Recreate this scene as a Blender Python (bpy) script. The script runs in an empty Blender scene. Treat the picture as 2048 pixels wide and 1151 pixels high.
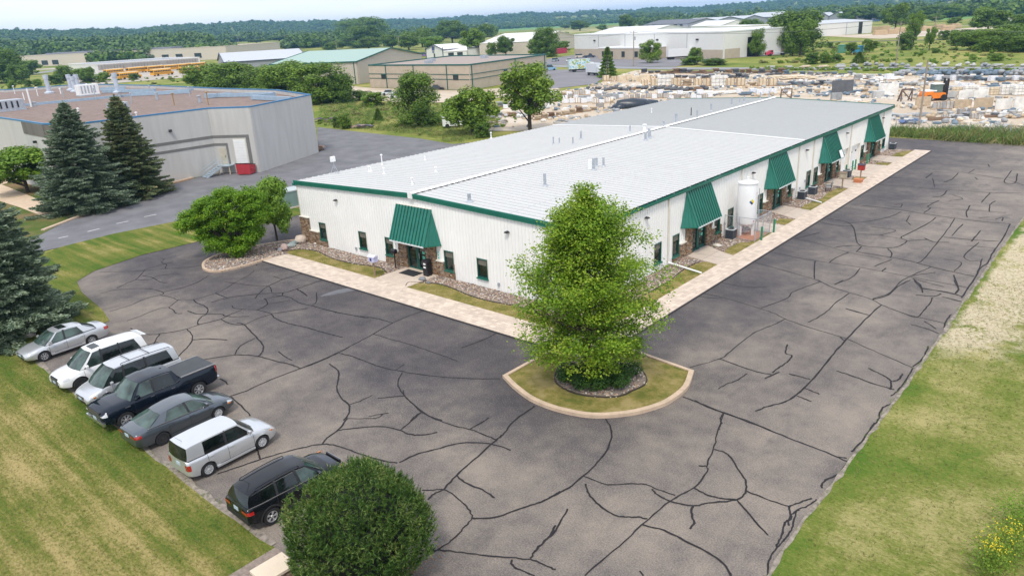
import bpy, bmesh, math, random
import numpy as np
from mathutils import Vector, Matrix
random.seed(7); rng = np.random.default_rng(7)
R = math.radians
S = bpy.context.scene
COL = S.collection

# ------------------------------------------------------------------ camera
CAM_LOC = np.array([25.7368, -35.0767, 17.5034]); FPX = 1464.464
_p, _r, _y = 0.3470, -0.0530, 0.7313
_fw = np.array([-math.sin(_y)*math.cos(_p), math.cos(_y)*math.cos(_p), -math.sin(_p)])
_r0 = np.array([math.cos(_y), math.sin(_y), 0.0]); _u0 = np.cross(_r0, _fw)
_rt = math.cos(_r)*_r0 + math.sin(_r)*_u0
_up = -math.sin(_r)*_r0 + math.cos(_r)*_u0
cd = bpy.data.cameras.new('camera'); cam = bpy.data.objects.new('camera', cd); COL.objects.link(cam)
mw = Matrix.Identity(4)
for i in range(3):
    mw[i][0] = _rt[i]; mw[i][1] = _up[i]; mw[i][2] = -_fw[i]; mw[i][3] = CAM_LOC[i]
cam.matrix_world = mw
cd.sensor_width = 36; cd.lens = FPX/2048*36; cd.clip_start = 0.5; cd.clip_end = 20000
S.camera = cam

# ------------------------------------------------------------------ world: thin overcast over a clear sky
wd = bpy.data.worlds.new('World'); S.world = wd; wd.use_nodes = True
nt = wd.node_tree; nt.nodes.clear()
out = nt.nodes.new('ShaderNodeOutputWorld'); bg = nt.nodes.new('ShaderNodeBackground')
sky = nt.nodes.new('ShaderNodeTexSky'); sky.sky_type = 'NISHITA'; sky.sun_disc = False
SUN_EL, SUN_AZ = 58, 150          # azimuth clockwise from +Y
sky.sun_elevation = R(SUN_EL); sky.sun_rotation = R(SUN_AZ)
tc = nt.nodes.new('ShaderNodeTexCoord'); mp = nt.nodes.new('ShaderNodeMapping')
mp.inputs['Scale'].default_value = (1.2, 1.2, 9.0); mp.inputs['Rotation'].default_value = (0.05, 0.02, 0.3)
nz = nt.nodes.new('ShaderNodeTexNoise'); nz.inputs['Scale'].default_value = 1.6; nz.inputs['Detail'].default_value = 5
nz.inputs['Roughness'].default_value = 0.55
cr = nt.nodes.new('ShaderNodeValToRGB')
cr.color_ramp.elements[0].position = .36; cr.color_ramp.elements[0].color = (6.8, 7.5, 9.3, 1)
cr.color_ramp.elements[1].position = .60; cr.color_ramp.elements[1].color = (8.1, 8.3, 8.7, 1)
nt.links.new(tc.outputs['Generated'], mp.inputs['Vector']); nt.links.new(mp.outputs['Vector'], nz.inputs['Vector'])
nt.links.new(nz.outputs['Fac'], cr.inputs['Fac'])
mx = nt.nodes.new('ShaderNodeMix'); mx.data_type = 'RGBA'; mx.inputs['Factor'].default_value = 0.86
nt.links.new(sky.outputs['Color'], mx.inputs['A']); nt.links.new(cr.outputs['Color'], mx.inputs['B'])
nt.links.new(mx.outputs['Result'], bg.inputs['Color']); bg.inputs['Strength'].default_value = 0.1
nt.links.new(bg.outputs['Background'], out.inputs['Surface'])

# ------------------------------------------------------------------ sun seen through thin cloud
sl = bpy.data.lights.new('sun', 'SUN'); sl.energy = 1.5; sl.angle = R(10); sl.color = (1.0, 0.94, 0.83)
so = bpy.data.objects.new('sun', sl); COL.objects.link(so)
_d = Vector((math.sin(R(SUN_AZ))*math.cos(R(SUN_EL)), math.cos(R(SUN_AZ))*math.cos(R(SUN_EL)), math.sin(R(SUN_EL))))
so.rotation_euler = _d.to_track_quat('Z', 'Y').to_euler(); so.location = (0, 0, 80)
S.view_settings.view_transform = 'Standard'; S.view_settings.look = 'None'
S.view_settings.exposure = 0.72; S.view_settings.gamma = 1.0; S.view_settings.use_curve_mapping = False
S.render.engine = 'CYCLES'

# ------------------------------------------------------------------ survey helpers: photo sight line -> place on the ground
def ray(px, py):
    d = _fw + (px-1024)/FPX*_rt - (py-575.5)/FPX*_up
    return d
def G(px, py, z=0.0):
    d = ray(px, py); t = (z-CAM_LOC[2])/d[2]; q = CAM_LOC+t*d
    return (float(q[0]), float(q[1]))
def G3(px, py, z=0.0):
    return G(px, py, z)+(z,)
def dist(x, y, z=0.0):
    return float((np.array([x, y, z])-CAM_LOC)@_fw)
def top_h(x, y, py):      # height of a vertical object at (x,y) whose top shows at row py
    lo, hi = -5.0, 90.0
    for _ in range(40):
        m = (lo+hi)/2; d = np.array([x, y, m])-CAM_LOC
        if 575.5-FPX*(d@_up)/(d@_fw) > py: lo = m
        else: hi = m
    return lo
def top_far(x, y, py):
    lo, hi = -50.0, 400.0
    for _ in range(50):
        m = (lo+hi)/2; d = np.array([x, y, m])-CAM_LOC
        if 575.5-FPX*(d@_up)/(d@_fw) > py: lo = m
        else: hi = m
    return lo
TOCAM = lambda x, y: math.atan2(CAM_LOC[1]-y, CAM_LOC[0]-x)

# ------------------------------------------------------------------ materials
MATS = {}
def _nodes(name):
    m = bpy.data.materials.new(name); m.use_nodes = True
    n = m.node_tree.nodes; b = n['Principled BSDF']
    return m, m.node_tree, n, b
def c4(c): return (c[0], c[1], c[2], 1)
def ramp(nt, stops):
    r = nt.nodes.new('ShaderNodeValToRGB'); e = r.color_ramp.elements
    while len(e) < len(stops): e.new(0.5)
    for k, (p, c) in enumerate(stops): e[k].position = p; e[k].color = c4(c)
    return r
def noise(nt, vec, scale, detail=4, rough=.55):
    n = nt.nodes.new('ShaderNodeTexNoise'); n.inputs['Scale'].default_value = scale
    n.inputs['Detail'].default_value = detail; n.inputs['Roughness'].default_value = rough
    if vec is not None: nt.links.new(vec, n.inputs['Vector'])
    return n
def mixc(nt, fac, a, b, mode='MIX'):
    m = nt.nodes.new('ShaderNodeMix'); m.data_type = 'RGBA'; m.blend_type = mode
    for key, v in (('Factor', fac), ('A', a), ('B', b)):
        if hasattr(v, 'is_linked') or hasattr(v, 'links'): nt.links.new(v, m.inputs[key])
        elif key == 'Factor': m.inputs[key].default_value = v
        else: m.inputs[key].default_value = c4(v)
    return m.outputs['Result']
def coords(nt, kind='Object', scale=None, rot=None):
    t = nt.nodes.new('ShaderNodeTexCoord') if kind != 'World' else nt.nodes.new('ShaderNodeNewGeometry')
    o = t.outputs[kind] if kind != 'World' else t.outputs['Position']
    if scale or rot:
        m = nt.nodes.new('ShaderNodeMapping')
        if scale: m.inputs['Scale'].default_value = scale
        if rot: m.inputs['Rotation'].default_value = rot
        nt.links.new(o, m.inputs['Vector']); o = m.outputs['Vector']
    return o
def bump(nt, b, h, strength=.3, dist_=.02):
    n = nt.nodes.new('ShaderNodeBump'); n.inputs['Strength'].default_value = strength; n.inputs['Distance'].default_value = dist_
    nt.links.new(h, n.inputs['Height']); nt.links.new(n.outputs['Normal'], b.inputs['Normal'])
def mat(name, col, rough=.6, metal=0.0, var=.12, scale=1.5, bmp=0, coat=0, stretch=None, spec=None, island=0):
    if name in MATS: return MATS[name]
    m, nt, n, b = _nodes(name)
    dark = tuple(max(0, c*(1-var)) for c in col); lite = tuple(min(1, c*(1+var)) for c in col)
    v = coords(nt, 'World', stretch)
    nn = noise(nt, v, scale, 6, .6)
    r = ramp(nt, [(.3, dark), (.7, lite)]); nt.links.new(nn.outputs['Fac'], r.inputs['Fac'])
    o = r.outputs['Color']
    if island:
        g = nt.nodes.new('ShaderNodeNewGeometry')
        rr = ramp(nt, [(0, (1-island,)*3), (1, (1+island,)*3)]); nt.links.new(g.outputs['Random Per Island'], rr.inputs['Fac'])
        o = mixc(nt, 1.0, o, rr.outputs['Color'], 'MULTIPLY')
    nt.links.new(o, b.inputs['Base Color'])
    b.inputs['Roughness'].default_value = rough; b.inputs['Metallic'].default_value = metal
    if coat: b.inputs['Coat Weight'].default_value = coat; b.inputs['Coat Roughness'].default_value = .06
    if spec is not None: b.inputs['Specular IOR Level'].default_value = spec
    if bmp: bump(nt, b, nn.outputs['Fac'], bmp)
    MATS[name] = m; return m
def leafmat(name, stops, rough=.55, trans=.25, nscale=.5):
    """foliage: colour varies leaf by leaf and clump by clump"""
    if name in MATS: return MATS[name]
    m, nt, n, b = _nodes(name)
    g = nt.nodes.new('ShaderNodeNewGeometry'); nn = noise(nt, coords(nt, 'Object'), nscale, 3)
    mt = nt.nodes.new('ShaderNodeMath'); mt.operation = 'MULTIPLY'; mt.inputs[1].default_value = .55
    nt.links.new(g.outputs['Random Per Island'], mt.inputs[0])
    m2 = nt.nodes.new('ShaderNodeMath'); m2.operation = 'MULTIPLY_ADD'; m2.inputs[1].default_value = .9; 
    nt.links.new(nn.outputs['Fac'], m2.inputs[0]); nt.links.new(mt.outputs[0], m2.inputs[2])
    oi = nt.nodes.new('ShaderNodeObjectInfo'); m3 = nt.nodes.new('ShaderNodeMath'); m3.operation = 'MULTIPLY_ADD'
    m3.inputs[1].default_value = .16; nt.links.new(oi.outputs['Random'], m3.inputs[0]); nt.links.new(m2.outputs[0], m3.inputs[2])
    m4 = nt.nodes.new('ShaderNodeMath'); m4.operation = 'SUBTRACT'; m4.inputs[1].default_value = .3; nt.links.new(m3.outputs[0], m4.inputs[0])
    r = ramp(nt, stops); nt.links.new(m4.outputs[0], r.inputs['Fac'])
    nt.links.new(r.outputs['Color'], b.inputs['Base Color']); b.inputs['Roughness'].default_value = rough
    b.inputs['Specular IOR Level'].default_value = .25
    if trans:
        t = nt.nodes.new('ShaderNodeBsdfTranslucent'); nt.links.new(r.outputs['Color'], t.inputs['Color'])
        ms = nt.nodes.new('ShaderNodeMixShader'); ms.inputs[0].default_value = trans
        nt.links.new(b.outputs[0], ms.inputs[1]); nt.links.new(t.outputs[0], ms.inputs[2])
        nt.links.new(ms.outputs[0], n['Material Output'].inputs['Surface'])
    MATS[name] = m; return m

# ------------------------------------------------------------------ mesh builder
class MB:
    def __init__(s): s.v = []; s.f = []; s.m = []
    def add(s, vs, fs, m=0):
        k = len(s.v); s.v += [tuple(map(float, q)) for q in vs]; s.f += [tuple(k+i for i in q) for q in fs]; s.m += [m]*len(fs); return s
    def box(s, x0, y0, z0, x1, y1, z1, m=0):
        x0, x1 = min(x0, x1), max(x0, x1); y0, y1 = min(y0, y1), max(y0, y1); z0, z1 = min(z0, z1), max(z0, z1)
        v = [(x0,y0,z0),(x1,y0,z0),(x1,y1,z0),(x0,y1,z0),(x0,y0,z1),(x1,y0,z1),(x1,y1,z1),(x0,y1,z1)]
        return s.add(v, [(0,3,2,1),(4,5,6,7),(0,1,5,4),(1,2,6,5),(2,3,7,6),(3,0,4,7)], m)
    def rbox(s, c, size, ang=0, m=0, tilt=0):
        l, w, h = size; ca, sa = math.cos(ang), math.sin(ang); v = []
        for z in (-h/2, h/2):
            for x, y in ((-l/2,-w/2),(l/2,-w/2),(l/2,w/2),(-l/2,w/2)):
                xx = x*math.cos(tilt)-z*math.sin(tilt); zz = x*math.sin(tilt)+z*math.cos(tilt)
                v.append((c[0]+xx*ca-y*sa, c[1]+xx*sa+y*ca, c[2]+zz))
        return s.add(v, [(0,3,2,1),(4,5,6,7),(0,1,5,4),(1,2,6,5),(2,3,7,6),(3,0,4,7)], m)
    def beam(s, p0, p1, w, h=None, m=0):
        h = h or w; p0 = Vector(p0); p1 = Vector(p1); d = (p1-p0).normalized()
        a = d.cross(Vector((0,0,1)))
        if a.length < 1e-3: a = Vector((1,0,0))
        a.normalize(); b = a.cross(d).normalized(); v = []
        for p in (p0, p1):
            for i, j in ((-1,-1),(1,-1),(1,1),(-1,1)): v.append(p+a*i*w/2+b*j*h/2)
        return s.add(v, [(0,1,2,3),(7,6,5,4),(0,4,5,1),(1,5,6,2),(2,6,7,3),(3,7,4,0)], m)
    def tube(s, p0, p1, r0, r1=None, n=8, m=0, cap=True):
        r1 = r0 if r1 is None else r1; p0 = Vector(p0); p1 = Vector(p1); d = (p1-p0).normalized()
        a = d.cross(Vector((0,0,1)))
        if a.length < 1e-3: a = Vector((1,0,0))
        a.normalize(); b = d.cross(a).normalized(); v = []
        for p, r in ((p0, r0), (p1, r1)):
            for i in range(n):
                t = 2*math.pi*i/n; v.append(p+a*math.cos(t)*r+b*math.sin(t)*r)
        f = [(i, (i+1) % n, n+(i+1) % n, n+i) for i in range(n)]
        if cap: f += [tuple(range(n))[::-1], tuple(range(n, 2*n))]
        return s.add(v, f, m)
    def path(s, pts, r, n=6, m=0):
        for a, b in zip(pts[:-1], pts[1:]): s.tube(a, b, r, r, n, m)
        return s
    def prism(s, pts, z0, z1, m=0):
        n = len(pts)
        if sum(pts[i][0]*pts[(i+1) % n][1]-pts[(i+1) % n][0]*pts[i][1] for i in range(n)) < 0: pts = pts[::-1]
        v = [(x, y, z0) for x, y in pts]+[(x, y, z1) for x, y in pts]
        return s.add(v, [tuple(range(n))[::-1], tuple(range(n, 2*n))]+[(i, (i+1) % n, n+(i+1) % n, n+i) for i in range(n)], m)
    def lathe(s, prof, c=(0,0,0), n=16, m=0, axis='z'):
        v = []
        for r, z in prof:
            for i in range(n):
                t = 2*math.pi*i/n; a, b = r*math.cos(t), r*math.sin(t)
                v.append((c[0]+a, c[1]+b, c[2]+z) if axis == 'z' else (c[0]+a, c[1]+z, c[2]+b))
        f = []
        for k in range(len(prof)-1):
            for i in range(n):
                q = (k*n+i, k*n+(i+1) % n, (k+1)*n+(i+1) % n, (k+1)*n+i); f.append(q if axis == 'z' else q[::-1])
        return s.add(v, f, m)
    def rings(s, rs, m=0, closed=True, cap=True):
        n = len(rs[0]); v = [p for r in rs for p in r]; f = []
        for k in range(len(rs)-1):
            for i in range(n if closed else n-1): f.append((k*n+i, k*n+(i+1) % n, (k+1)*n+(i+1) % n, (k+1)*n+i))
        if cap: f += [tuple(range(n))[::-1], tuple(range((len(rs)-1)*n, len(rs)*n))]
        return s.add(v, f, m)
    def rock(s, c, r, m=0, seed=0, n=2):
        q = random.Random(seed); v = []; rows = 4; cols = 7
        v.append((c[0], c[1], c[2]+r[2]*q.uniform(.85, 1.05)))
        for i in range(1, rows):
            t = math.pi*i/rows
            for j in range(cols):
                p = 2*math.pi*(j+.5*(i % 2))/cols; k = q.uniform(.8, 1.15)
                v.append((c[0]+r[0]*math.sin(t)*math.cos(p)*k, c[1]+r[1]*math.sin(t)*math.sin(p)*k, c[2]+r[2]*math.cos(t)*k))
        v.append((c[0], c[1], c[2]-r[2])); f = [(0, 1+j, 1+(j+1) % cols) for j in range(cols)]
        for i in range(rows-2):
            for j in range(cols):
                a = 1+i*cols+j; b = 1+i*cols+(j+1) % cols; f.append((a, a+cols, b+cols, b))
        l = len(v)-1; a = 1+(rows-2)*cols; f += [(a+j, l, a+(j+1) % cols) for j in range(cols)]
        return s.add(v, f, m)
    def mesh(s, mats, smooth=None, name='mesh'):
        me = bpy.data.meshes.new(name); me.from_pydata(s.v, [], s.f)
        if not isinstance(mats, (list, tuple)): mats = [mats]
        for m in mats: me.materials.append(m)
        if len(mats) > 1: me.polygons.foreach_set('material_index', s.m)
        if smooth is not None:
            me.polygons.foreach_set('use_smooth', [True]*len(me.polygons)); me.update()
            me.set_sharp_from_angle(angle=R(smooth))
        me.update(); return me
def tagp(o, label=None, cat=None, group=None, kind=None):
    if label: o['label'] = label
    if cat: o['category'] = cat
    if group: o['group'] = group
    if kind: o['kind'] = kind
    return o
def rootloc(o):
    v = Vector((0,0,0))
    while o is not None: v += o.location; o = o.parent
    return v
def obj(name, data, parent=None, loc=(0,0,0), rz=0):
    o = bpy.data.objects.new(name, data); COL.objects.link(o); o.location = loc; o.rotation_euler = (0, 0, rz)
    if parent is not None: o.parent = parent
    return o
def part(parent, name, mb, m, smooth=None, world=False, label=None, kind=None):
    if world:
        L = rootloc(parent); mb.v = [(a-L.x, b-L.y, c-L.z) for a, b, c in mb.v]
    o = obj(name, mb.mesh(m, smooth, name), parent)
    return tagp(o, label, None, None, kind)
def thing(name, label, cat, loc=(0,0,0), rz=0, group=None):
    return tagp(obj(name, None, None, loc, rz), label, cat, group)
def single(name, mb, m, label, cat, group=None, smooth=None, loc=(0,0,0), rz=0, kind=None):
    o = obj(name, mb.mesh(m, smooth, name), None, loc, rz); return tagp(o, label, cat, group, kind)
def struct(name, mb, m, smooth=None, parent=None):
    o = obj(name, mb.mesh(m, smooth, name), parent)
    if parent is None: o['kind'] = 'structure'
    return o
def kids(o): return list(o.children)
def copy_tree(o, loc=None, rz=None, label=None, scale=None, group=None, _p=None):
    c = o.copy(); COL.objects.link(c)
    if _p is not None: c.parent = _p
    if loc is not None: c.location = loc
    if rz is not None: c.rotation_euler = (0, 0, rz)
    if scale is not None: c.scale = scale
    if label: c['label'] = label
    if group: c['group'] = group
    for ch in kids(o): copy_tree(ch, _p=c)
    return c
def npmesh(name, V, F, m, mi=None):
    """V (n,3), F (k,4) or (k,3) numpy -> mesh"""
    me = bpy.data.meshes.new(name); k = F.shape[1]
    me.vertices.add(len(V)); me.vertices.foreach_set('co', np.ascontiguousarray(V, dtype=np.float32).ravel())
    me.loops.add(F.size); me.loops.foreach_set('vertex_index', np.ascontiguousarray(F, dtype=np.int32).ravel())
    me.polygons.add(len(F)); me.polygons.foreach_set('loop_start', np.arange(0, F.size, k, dtype=np.int32))
    me.polygons.foreach_set('loop_total', np.full(len(F), k, dtype=np.int32))
    for q in (m if isinstance(m, (list, tuple)) else [m]): me.materials.append(q)
    if mi is not None: me.polygons.foreach_set('material_index', np.asarray(mi, dtype=np.int32))
    me.update(calc_edges=True); me.validate(); return me
def sheet(name, pts, z, m, parent=None, world=False):
    """flat polygon (possibly concave), triangulated"""
    bm = bmesh.new(); vs = [bm.verts.new((x, y, z)) for x, y in pts]; f = bm.faces.new(vs)
    if f.normal.z < 0 or f.calc_area() and (f.normal_update() or f.normal.z < 0): bmesh.ops.reverse_faces(bm, faces=[f])
    bmesh.ops.triangulate(bm, faces=bm.faces[:]); me = bpy.data.meshes.new(name); bm.to_mesh(me); bm.free()
    me.materials.append(m); o = obj(name, me, parent)
    if parent is None: o['kind'] = 'structure'
    return o
def catmull(pts, n=6, closed=False):
    P = [np.array(p, float) for p in pts]; N = len(P); o = []
    rg = range(N if closed else N-1)
    for i in rg:
        if closed: a, b, c, d = P[(i-1) % N], P[i], P[(i+1) % N], P[(i+2) % N]
        else: a, b, c, d = P[max(i-1, 0)], P[i], P[i+1], P[min(i+2, N-1)]
        for k in range(n):
            t = k/n; o.append(tuple(.5*((2*b)+(-a+c)*t+(2*a-5*b+4*c-d)*t*t+(-a+3*b-3*c+d)*t**3)))
    if not closed: o.append(tuple(P[-1]))
    return o
def offset(pts, d, closed=False):
    P = [np.array(p[:2], float) for p in pts]; n = len(P); o = []
    for i in range(n):
        a = P[i-1] if (i > 0 or closed) else P[i]; b = P[(i+1) % n] if (i < n-1 or closed) else P[i]
        t = b-a; t = t/(np.linalg.norm(t)+1e-9); o.append((P[i][0]-t[1]*d, P[i][1]+t[0]*d))
    return o
def scatter(name, pts, scales, rots, srcs, kind='stuff'):
    """instances of small source meshes on given points, via geometry nodes; one object"""
    me = bpy.data.meshes.new(name); n = len(pts); me.vertices.add(n)
    me.vertices.foreach_set('co', np.asarray(pts, dtype=np.float32).ravel())
    a = me.attributes.new('isc', 'FLOAT_VECTOR', 'POINT'); a.data.foreach_set('vector', np.asarray(scales, dtype=np.float32).ravel())
    a = me.attributes.new('iro', 'FLOAT_VECTOR', 'POINT'); a.data.foreach_set('vector', np.asarray(rots, dtype=np.float32).ravel())
    o = obj(name, me); o['kind'] = kind
    ng = bpy.data.node_groups.new(name, 'GeometryNodeTree')
    ng.interface.new_socket('Geometry', in_out='INPUT', socket_type='NodeSocketGeometry')
    ng.interface.new_socket('Geometry', in_out='OUTPUT', socket_type='NodeSocketGeometry')
    N = ng.nodes; L = ng.links; gi = N.new('NodeGroupInput'); go = N.new('NodeGroupOutput')
    jn = N.new('GeometryNodeJoinGeometry')
    for sme in srcs:
        so_ = bpy.data.objects.new(name+'_piece', sme); oi = N.new('GeometryNodeObjectInfo'); oi.inputs['Object'].default_value = so_
        oi.inputs['As Instance'].default_value = True; L.new(oi.outputs['Geometry'], jn.inputs[0])
    ip = N.new('GeometryNodeInstanceOnPoints'); ip.inputs['Pick Instance'].default_value = len(srcs) > 1
    def attr(nm):
        q = N.new('GeometryNodeInputNamedAttribute'); q.data_type = 'FLOAT_VECTOR'; q.inputs['Name'].default_value = nm; return q.outputs['Attribute']
    rv = N.new('FunctionNodeRandomValue'); rv.data_type = 'INT'
    rv.inputs[4].default_value = 0; rv.inputs[5].default_value = len(srcs)-1
    L.new(gi.outputs[0], ip.inputs['Points']); L.new(jn.outputs[0], ip.inputs['Instance']); L.new(attr('isc'), ip.inputs['Scale'])
    L.new(attr('iro'), ip.inputs['Rotation'])
    if len(srcs) > 1: L.new(rv.outputs[2], ip.inputs['Instance Index'])
    L.new(ip.outputs[0], go.inputs[0])
    md = o.modifiers.new('scatter', 'NODES'); md.node_group = ng
    return o
def in_poly(P, poly):
    x, y = P[:, 0], P[:, 1]; ins = np.zeros(len(P), bool); n = len(poly); j = n-1
    for i in range(n):
        xi, yi = poly[i][:2]; xj, yj = poly[j][:2]
        c = ((yi > y) != (yj > y)) & (x < (xj-xi)*(y-yi)/((yj-yi) if abs(yj-yi) > 1e-12 else 1e-12)+xi)
        ins ^= c; j = i
    return ins
def fill(poly, density):
    a = np.array([p[:2] for p in poly]); lo = a.min(0); hi = a.max(0); n = int((hi-lo).prod()*density)
    P = rng.uniform(lo, hi, (n, 2)); return P[in_poly(P, poly)]
ORD = ['first','second','third','fourth','fifth','sixth','seventh','eighth','ninth','tenth','eleventh','twelfth','thirteenth','fourteenth','fifteenth','sixteenth','seventeenth','eighteenth','nineteenth','twentieth']
def ordinal(k):
    if k < 20: return ORD[k]
    t = ['twenty','thirty','forty','fifty'][(k+1)//10-2]; u = (k+1) % 10
    return t+('' if u == 0 else '-'+ORD[u-1]) if u else {'twenty':'twentieth','thirty':'thirtieth','forty':'fortieth','fifty':'fiftieth'}[t]
# ================================================================== ground materials
def ramp_out(nt, nn, stops):
    r = ramp(nt, stops); nt.links.new(nn.outputs['Fac'], r.inputs['Fac']); return r.outputs['Color']
def m_asphalt():
    m, nt, n, b = _nodes('asphalt'); w = coords(nt, 'World')
    big = noise(nt, w, .16, 5, .6); mid = noise(nt, w, 1.1, 6, .65); fine = noise(nt, w, 17, 3, .7); fine2 = noise(nt, w, 15, 2, .7)
    r = ramp(nt, [(.28, (.037,.032,.036)), (.43, (.070,.061,.063)), (.56, (.132,.112,.099)), (.76, (.255,.213,.172))])
    # wear: the traffic lanes out from the walks are bleached, the margins by the walks keep darker sealer
    sep = nt.nodes.new('ShaderNodeSeparateXYZ'); nt.links.new(w, sep.inputs[0])
    def mr(o, a, b_, c=0., d=1.):
        q = nt.nodes.new('ShaderNodeMapRange'); q.interpolation_type = 'SMOOTHSTEP'; q.inputs['From Min'].default_value = a; q.inputs['From Max'].default_value = b_
        q.inputs['To Min'].default_value = c; q.inputs['To Max'].default_value = d; nt.links.new(o, q.inputs['Value']); return q.outputs[0]
    def mth(op, a, b_):
        q = nt.nodes.new('ShaderNodeMath'); q.operation = op
        for k, v in enumerate((a, b_)):
            if isinstance(v, (int, float)): q.inputs[k].default_value = v
            else: nt.links.new(v, q.inputs[k])
        return q.outputs[0]
    wx = mr(sep.outputs['X'], 5.5, 13.5); wy = mr(sep.outputs['Y'], -11.5, -17.5)
    wear = mth('MAXIMUM', wx, wy)
    f = mth('ADD', mth('MULTIPLY', big.outputs['Fac'], .62), mth('MULTIPLY', mid.outputs['Fac'], .30))
    f = mth('ADD', f, mth('MULTIPLY', wear, .175)); f = mth('ADD', f, mth('MULTIPLY', mth('SUBTRACT', fine.outputs['Fac'], .5), .65)); f = mth('SUBTRACT', f, .02)
    nt.links.new(f, r.inputs['Fac'])
    sp = ramp(nt, [(.58, (0,0,0)), (.72, (.55,.55,.55))]); nt.links.new(fine2.outputs['Fac'], sp.inputs['Fac'])
    col = mixc(nt, sp.outputs['Color'], r.outputs['Color'], (.32,.285,.25))
    st = noise(nt, coords(nt, 'World', (1, .35, 1), (0, 0, .02)), .55, 5, .7); col = mixc(nt, ramp_out(nt, st, [(.56, (0,0,0)), (.70, (.45,.45,.45))]), col, (.05,.047,.05))
    nt.links.new(col, b.inputs['Base Color']); b.inputs['Roughness'].default_value = .85
    bump(nt, b, fine.outputs['Fac'], .5, .015); return m
def m_grass(name, dry, wet, straw, scale=.12, stripes=0.0, ang=0.0, th=.5, edge=None):
    m, nt, n, b = _nodes(name); w = coords(nt, 'World')
    big = noise(nt, w, scale, 6, .66); fine = noise(nt, coords(nt, 'World', (1, 1.9, 1)), 5.5, 6, .85); ws = coords(nt, 'World', (.10, 1.3, 1), (0, 0, ang))
    st = noise(nt, ws, .9, 4, .55)
    def mth(op, a, b_):
        q = nt.nodes.new('ShaderNodeMath'); q.operation = op
        for k, v in enumerate((a, b_)):
            if isinstance(v, (int, float)): q.inputs[k].default_value = v
            else: nt.links.new(v, q.inputs[k])
        return q.outputs[0]
    f = mth('ADD', mth('MULTIPLY', big.outputs['Fac'], 1.0-stripes), mth('MULTIPLY', st.outputs['Fac'], stripes))
    f = mth('ADD', f, mth('MULTIPLY', mth('SUBTRACT', fine.outputs['Fac'], .5), .62))
    if edge:
        sp = nt.nodes.new('ShaderNodeSeparateXYZ'); nt.links.new(w, sp.inputs[0]); q = nt.nodes.new('ShaderNodeMapRange'); q.interpolation_type = 'SMOOTHSTEP'; q.inputs['From Min'].default_value = edge[1]; q.inputs['From Max'].default_value = edge[2]; q.inputs['To Min'].default_value = 0; q.inputs['To Max'].default_value = edge[3]; nt.links.new(sp.outputs[edge[0]], q.inputs['Value']); f = mth('SUBTRACT', f, q.outputs[0])
    r = ramp(nt, [(th-.14, wet), (th, dry), (th+.15, straw)]); nt.links.new(f, r.inputs['Fac'])
    nt.links.new(r.outputs['Color'], b.inputs['Base Color']); b.inputs['Roughness'].default_value = .95; b.inputs['Specular IOR Level'].default_value = .1
    bump(nt, b, fine.outputs['Fac'], .9, .06); return m
ASPH = m_asphalt()
LAWN = m_grass('lawn_grass', (.160,.168,.036), (.058,.118,.014), (.38,.30,.125), .22, .60, .12, .455, ('Y', -27.4, -24.9, .09))
LAWN2 = m_grass('verge_grass', (.170,.195,.040), (.075,.150,.018), (.38,.33,.14), .17, .15, 1.2, .475, ('X', 20.2, 19.0, .06))
def verge_wear(m):
    nt = m.node_tree; b = nt.nodes['Principled BSDF']; src = b.inputs['Base Color'].links[0].from_socket; w = coords(nt, 'World'); sep = nt.nodes.new('ShaderNodeSeparateXYZ'); nt.links.new(w, sep.inputs[0]); nn = noise(nt, w, .45, 6, .7); n2 = noise(nt, w, 5, 4, .7)
    def M(op, a, b_):
        q = nt.nodes.new('ShaderNodeMath'); q.operation = op; q.use_clamp = False
        for k, v in enumerate((a, b_)):
            if isinstance(v, (int, float)): q.inputs[k].default_value = v
            else: nt.links.new(v, q.inputs[k])
        return q.outputs[0]
    def SM(v, a, b_):
        q = nt.nodes.new('ShaderNodeMapRange'); q.interpolation_type = 'SMOOTHSTEP'; q.inputs['From Min'].default_value = a; q.inputs['From Max'].default_value = b_; nt.links.new(v, q.inputs['Value']); return q.outputs[0]
    wob = M('MULTIPLY', M('SUBTRACT', nn.outputs['Fac'], .5), 9.0)
    a = SM(M('ADD', sep.outputs['Y'], wob), 4, 9); c = M('SUBTRACT', 1.0, SM(M('ADD', M('SUBTRACT', sep.outputs['X'], M('MULTIPLY', sep.outputs['Y'], .06)), wob), 20.6, 22.4)); e = SM(M('ADD', sep.outputs['X'], M('MULTIPLY', wob, .2)), 18.7, 19.2)
    f = M('MULTIPLY', M('MULTIPLY', a, c), e); f = M('MULTIPLY', f, SM(M('ADD', nn.outputs['Fac'], M('MULTIPLY', n2.outputs['Fac'], .5)), .58, .74))
    r = ramp(nt, [(.3, (.38,.31,.19)), (.7, (.62,.54,.38))]); nt.links.new(n2.outputs['Fac'], r.inputs['Fac'])
    nt.links.new(mixc(nt, f, src, r.outputs['Color']), b.inputs['Base Color'])
verge_wear(LAWN2)
BEDGRASS = m_grass('bed_grass', (.23,.195,.058), (.12,.135,.028), (.35,.275,.12), .7, 0, 0, .485)
FIELD = m_grass('meadow_grass', (.19,.22,.045), (.075,.14,.022), (.40,.34,.12), .05, .3, .3, .49)
ROADM = mat('road_asphalt', (.155,.152,.16), .9, var=.25, scale=.35)
FARROAD = mat('far_road_asphalt', (.26,.26,.27), .9, var=.12, scale=.1)
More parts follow.
